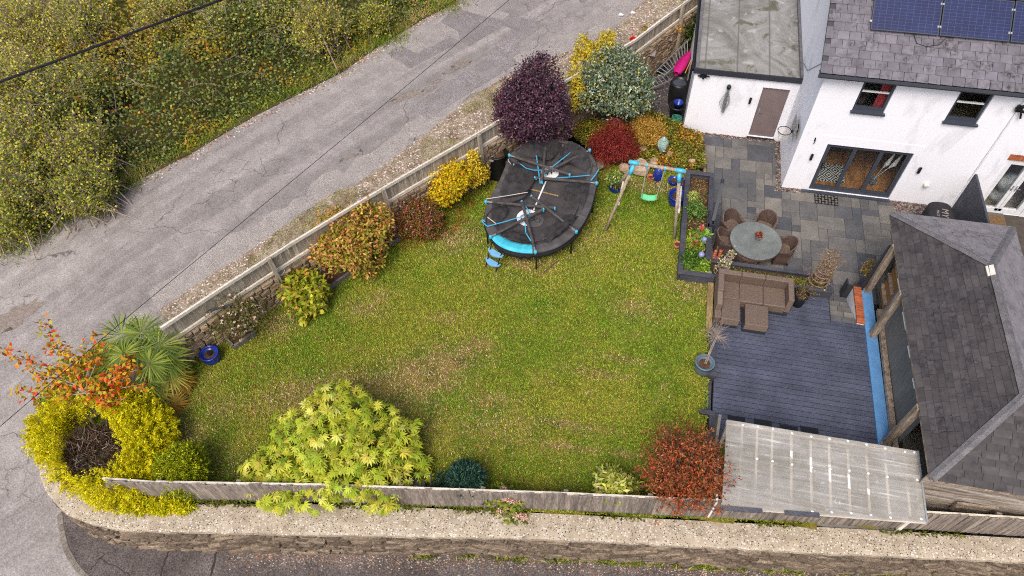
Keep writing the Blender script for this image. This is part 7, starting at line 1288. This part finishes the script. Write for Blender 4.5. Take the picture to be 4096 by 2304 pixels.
tag(obj('bramble_thicket', leaf_mesh('bramble_thicket', P, nrm(r.normal(0, 1, (n, 3)) * (1, 1, .5)), nrm(r.normal(0, .6, (n, 3)) + (.35, -.3, 1)), r.uniform(.07, .13, n), r.uniform(.055, .1, n), np.where(kk, cy, cg), .15, .1), MT['leaf']), 'dense bramble thicket covering the bank across the lane', 'bramble', kind='stuff')
k = MB()
for i in range(1100):
    s0 = r.uniform(-25, 7); d0 = edge_d(s0) + r.uniform(.5, 12); u0, v0 = sd2uv(s0, d0); p = np.array([u0, v0, float(lane_z(u0, v0) + hedge_h(np.array(s0), np.array(d0)))]); a = r.random() * 6.28; L = r.uniform(.4, 1.4); dd = np.array([math.cos(a), math.sin(a), .25]) * L
    if frame_ok(p[None], 60)[0]: k.tube([p - (0, 0, .1), p + dd * .5 + (0, 0, .12) + r.normal(0, .05, 3), p + dd + (0, 0, -.05)], [.008, .006, .003], 3)
tag(obj('bramble_canes', k, MT['greybark']), 'pale arching bramble canes on the bank across the lane', 'bramble', kind='stuff')
HW = [lin(196, 190, 62), lin(150, 158, 56), lin(214, 204, 96), lin(108, 124, 46), lin(176, 142, 62)]
for i, (x, y, rp_, h, l, wt) in enumerate(((70, 60, 120, 3.0, 'pale yellow hawthorn bush in the top left photo corner', [4, 2, 4, 1, 1]), (200, 70, 95, 2.6, 'sparse yellow hawthorn bush right of the corner one along the top', [3, 3, 3, 1, .6]), (50, 210, 120, 2.8, 'large yellow hawthorn bush under the black cable at the left edge', [4, 3, 3, 1, 1]), (190, 220, 90, 2.4, 'greener hawthorn bush under the middle of the black cable', [2, 4, 1, 4, .5]), (60, 350, 110, 2.6, 'twiggy yellow hawthorn bush halfway down the left edge', [4, 3, 2, 2, 1]), (200, 370, 85, 2.2, 'twiggy hawthorn bush beside the dark brambles', [3, 3, 2, 2, 1]), (70, 460, 100, 2.2, 'dense green yellow hawthorn bush low on the left edge', [3, 4, 1, 3, .6]), (215, 465, 75, 1.7, 'low hawthorn bush above the long grass tufts', [3, 4, 1, 3, .6]), (30, 545, 60, 1.5, 'small hawthorn bush lowest on the left edge', [3, 4, 1, 3, .6]), (420, 45, 80, 2.3, 'twiggy brown yellow hawthorn bush at the top left of centre', [2, 2, 2, 2, 3]), (560, 70, 70, 2.0, 'twiggy hawthorn bush below the cable top end', [2, 3, 2, 2, 2]), (800, 60, 70, 2.2, 'golden hawthorn bush at the right end of the thicket', [4, 3, 2, 1, 1.5]), (690, 30, 70, 2.0, 'olive hawthorn bush at the top edge above the thicket', [2, 3, 1, 3, 1]), (940, 45, 45, 1.2, 'small hawthorn bush beside the lane near the top edge', [3, 4, 1, 2, 1]))):
    spray_shrub('hawthorn_bush', l, x, y, rp_ * 1.08, h, base=lane_z, cat='hawthorn', group='hawthorn bushes across the lane', n=int(rp_ * 2.0), per=6, sub=9, L=.075, W=.055, cols=HW, wts=wt, seed=90 + i, spread=rp_ * .006, t0=.25, r0=.02, m='greybark', stray=.07)
def blades(name, P, L, W, lean, cols, label, m='grass', r=rng, cat='grass'):
    n = len(P); a = r.random(n) * 6.28; ln = np.abs(r.normal(lean, lean * .5, n)); d = np.column_stack([np.cos(a) * ln, np.sin(a) * ln, np.ones(n)]); d = nrm(d) * (L * r.uniform(.6, 1.3, n))[:, None]; b = r.random(n) * 3.14; sd = np.column_stack([np.cos(b), np.sin(b), np.zeros(n)]) * (W * r.uniform(.7, 1.3, n))[:, None] / 2
    V = np.stack([P - sd, P + sd, P + d], 1).reshape(-1, 3); return tag(obj(name, np_mesh(name, V, np.arange(3 * n).reshape(n, 3), cols), MT[m]), label, cat, kind='stuff')
r = np.random.default_rng(82); n = 17000; s = r.uniform(-26, 9, n); u, v = sd2uv(s, edge_d(s) + np.abs(r.normal(.1, .45, n)) * (.35 + 1.6 * vn(s, s * 0, .35, 4))); dens = vn(u, v, .5, 31); tuft = np.array([on(x, y, lane_z)[:2] for x, y in ((300, 425), (320, 450), (150, 540), (60, 600), (930, 100), (980, 90), (1120, 8), (780, 170), (250, 20))])
kk = (r.random(n) < .3 + dens); u, v = u[kk], v[kk]; t2 = tuft[r.integers(0, len(tuft), 6500)] + r.normal(0, .38, (6500, 2)); u = np.concatenate([u, t2[:, 0]]); v = np.concatenate([v, t2[:, 1]]); n = len(u); mx = np.clip(vn(u, v, .6, 9) * 1.6 - .4, 0, 1)[:, None]; mx[-6500:] *= .35
cols = np.where(r.random((n, 1)) < mx, pal(n, [lin(186, 160, 100), lin(160, 134, 80), lin(196, 176, 120)], None, .12, r), pal(n, [lin(110, 132, 34), lin(136, 150, 44), lin(84, 106, 30)], None, .15, r))
blades('lane_edge_grass', np.column_stack([u, v, lane_z(u, v) + .02]), .3, .02, .9, cols, 'long green and straw grass along the far edge of the lane', r=r)
n = 2600; s = r.uniform(-26, 9, n); u, v = sd2uv(s, edge_d(s) + r.normal(-.12, .13, n)); chips('lane_edge_stones', np.column_stack([u, v]), lane_z(u, v) + .012, .028, pal(n, [lin(160, 140, 120), lin(206, 196, 184), lin(120, 90, 66), lin(150, 100, 60)], None, .15, r), r=r, label='loose stones and leaf litter along the far lane edge')
# verge by the fence
vp = [p[:2] for p in verge_poly]; r = np.random.default_rng(83); q = scatter(vp, 26000, r); dn = fbm(q[:, 0], q[:, 1], .5, 40); k1 = dn < .53; g = q[k1]; n = len(g)
chips('verge_gravel', g, lane_z(g[:, 0], g[:, 1]) + .018, .03, pal(n, [lin(176, 160, 146), lin(206, 194, 184), lin(140, 122, 106), lin(166, 140, 130)], None, .14, r), r=r, label='pale gravel on the verge between lane and timber fence')
g = scatter(vp, 30000, r); dn = fbm(g[:, 0], g[:, 1], .5, 40); top = np.clip((.585 * g[:, 0] + .811 * g[:, 1] + 2) / 4, 0, 1); g = g[(dn > .53 - .12 * top) & (r.random(len(g)) < .9)]; n = len(g)
blades('verge_grass', np.column_stack([g, lane_z(g[:, 0], g[:, 1]) + .015]), .09, .02, .9, np.where(r.random((n, 1)) < .45, pal(n, [lin(176, 160, 80), lin(190, 170, 100)], None, .12, r), pal(n, [lin(120, 140, 34), lin(146, 156, 44)], None, .14, r)), 'patchy grass and weeds on the verge beside the timber fence', r=r)
for i, (x, y) in enumerate(((1592, 35), (1562, 40))): p = on(x, y, lane_z); k = MB(); k.add([p + q for q in ((-.1, -.05, .04), (.08, -.07, .06), (.1, .06, .03), (-.05, .08, .08))], [(0, 1, 2, 3)]); tag(obj('litter_scrap', k, MT['white']), ('larger white litter scrap on the grassy verge', 'smaller white litter scrap on the grassy verge')[i], 'litter')
# ---------------------------------------------------------------- lawn grass
r = np.random.default_rng(84); q = scatter(lawn_poly, 470000, r); u, v = q[:, 0], q[:, 1]; dry = np.zeros(len(q)); bare = np.zeros(len(q))
for x, y, a, b, rot, st in ((830, 990, 1.5, .45, .35, 1.), (1080, 935, 1.0, .55, .55, 1.1), (980, 965, 1.0, .5, .4, .7), (1180, 885, .5, .3, .6, .8), (1030, 1010, .7, .3, .3, .6), (740, 1000, .8, .4, .3, .8), (1240, 1010, .7, .25, .1, .5), (1440, 1072, .8, .12, 0, .7), (1420, 1125, .7, .1, 0, .7), (1560, 1140, .5, .1, 0, .5), (1500, 940, .6, .12, 0, .6), (1570, 905, .6, .1, 0, .5), (1600, 780, .6, .4, 0, .4), (1740, 720, .5, .5, 0, .6), (1330, 660, .6, .35, 0, .7), (1380, 600, 1.6, 1.2, .6, .35), (920, 780, .5, .3, 0, .5), (960, 750, .4, .3, 0, .4), (1120, 800, .4, .2, 0, .4), (560, 1020, .6, .4, 0, .4), (600, 1180, .8, .5, 0, .3), (690, 820, .6, .4, .5, .6), (1150, 600, .7, .5, .7, .6), (1640, 470, 1.2, .3, -.1, .7), (1520, 600, .4, .2, 0, .4), (430, 1090, .8, .6, 0, .7), (1050, 1060, .9, .5, 0, .4), (1250, 1080, 1., .5, 0, .35)):
    c = on(x, y, lawn_z); dx, dy = u - c[0], v - c[1]; co, si = math.cos(rot), math.sin(rot); e = ((dx * co + dy * si) / a) ** 2 + ((-dx * si + dy * co) / b) ** 2; dry = np.maximum(dry, st * np.exp(-e * .9) * (.35 + 1.1 * fbm(u, v, 1.9, 3)))
nz = fbm(u, v, .55, 50); nz2 = fbm(u, v, 2.2, 60); dry = np.clip(dry * 1.25 + np.clip(nz2 - .6, 0, 1) * .8, 0, 1); keep = r.random(len(q)) > dry * .55; q, dry, nz, nz2 = q[keep], dry[keep], nz[keep], nz2[keep]; u, v = q[:, 0], q[:, 1]; n = len(q)
green = pal(n, [lin(102, 140, 30), lin(126, 160, 38), lin(76, 112, 26), lin(154, 174, 54)], [3, 3, 2, 1.8], .14, r); yel = pal(n, [lin(168, 170, 54), lin(182, 178, 70), lin(138, 146, 44)], None, .13, r); straw = pal(n, [lin(206, 174, 130), lin(184, 152, 116), lin(222, 196, 152), lin(136, 106, 82)], None, .13, r)
t = r.random((n, 1)); pick = np.where(t < (dry * .9)[:, None], straw, np.where(r.random((n, 1)) < np.clip(.18 + (nz - .42) * 2.2, .05, .75)[:, None], yel, green))
blades('lawn_grass', np.column_stack([q, lawn_z(u, v) - .005]), .07, .02, .9, pick, 'short mown lawn grass with dry straw coloured patches', r=r)
g = scatter(lawn_poly, 1500, r); n = len(g); w_ = fbm(g[:, 0], g[:, 1], .4, 77); g = g[(w_ > .5) | (g[:, 0] < -7.5)][:620]; n = len(g)
tag(obj('fallen_leaves', leaf_mesh('fallen_leaves', np.column_stack([g, lawn_z(g[:, 0], g[:, 1]) + .05]), nrm(r.normal(0, 1, (n, 3)) * (1, 1, .2)), nrm(r.normal(0, .3, (n, 3)) + (0, 0, 1)), np.full(n, .06), np.full(n, .035), pal(n, [lin(196, 150, 60), lin(190, 90, 40), lin(214, 190, 110)], None, .15, r)), MT['leaf']), 'scattered fallen autumn leaves on the lawn', 'leaves', kind='stuff')
lp = [on(x, y, lawn_z)[:2] for x, y in ((1090, 560), (1170, 480), (1200, 520), (1150, 590), (1080, 610), (1010, 640), (1000, 600))]; g = scatter(lp, 700, r); n = len(g); tag(obj('red_leaf_litter', leaf_mesh('red_leaf_litter', np.column_stack([g, lawn_z(g[:, 0], g[:, 1]) + .05]), nrm(r.normal(0, 1, (n, 3)) * (1, 1, .2)), nrm(r.normal(0, .3, (n, 3)) + (0, 0, 1)), np.full(n, .05), np.full(n, .03), pal(n, [lin(170, 70, 36), lin(190, 100, 50), lin(130, 60, 36)], None, .15, r)), MT['leaf']), 'rusty fallen leaves below the yellow and pink shrubs', 'leaves', kind='stuff')
# weeds and grit at the foot of the street wall
r = np.random.default_rng(85); nq = 5200; i = r.integers(40, n_ - 2, nq); t = np.abs(r.normal(0, .16, nq)) + .06; g = po[i] + NO[i] * (t[:, None] + .06) + r.normal(0, .06, (nq, 2)); g = g[g[:, 0] > -16.8]; nq = len(g)
chips('wall_foot_grit', g, np.full(nq, PVZ + .004), .018, pal(nq, [lin(150, 134, 118), lin(176, 160, 144), lin(120, 100, 90), lin(140, 96, 60)], None, .16, r), r=r, label='loose grit along the foot of the street wall')
cl = r.integers(60, n_ - 6, 60); P = []
for c in cl:
    m_ = int(r.integers(10, 70)); w_ = r.normal(0, .12 if c < n_ * .72 else .3, m_); base = po[c] + NO[c] * .13; tg = np.array([-NO[c][1], NO[c][0]]); P.append(base + w_[:, None] * tg + np.abs(r.normal(0, .04, (m_, 1))) * NO[c])
P = np.vstack(P); nq = len(P); blades('wall_foot_weeds', np.column_stack([P, np.full(nq, PVZ)]), .13, .03, .7, pal(nq, [lin(124, 140, 36), lin(160, 160, 50), lin(96, 116, 36)], None, .15, r), 'weed tufts at the foot of the street wall', r=r, cat='weeds')
g = np.column_stack([np.interp(r.uniform(-15, 6, 2600), [p[0] for p in FB], [p[0] for p in FB]), np.zeros(2600)]); g[:, 1] = np.interp(g[:, 0], [p[0] for p in FB], [p[1] for p in FB]) - r.uniform(.03, .16, 2600); kk = vn(g[:, 0], g[:, 1], 1.2, 5) > .42; g = g[kk]; nq = len(g)
tag(obj('fence_foot_weeds', leaf_mesh('fence_foot_weeds', np.column_stack([g, np.full(nq, .64) + r.random(nq) * .1]), nrm(r.normal(0, 1, (nq, 3)) + (0, -.5, .3)), nrm(r.normal(0, .5, (nq, 3)) + (0, 0, 1)), np.full(nq, .08), np.full(nq, .035), pal(nq, [lin(96, 104, 30), lin(130, 130, 36), lin(70, 76, 26)], None, .15, r)), MT['leaf']), 'green weeds squeezed between the board fence and the coping', 'weeds', kind='stuff')
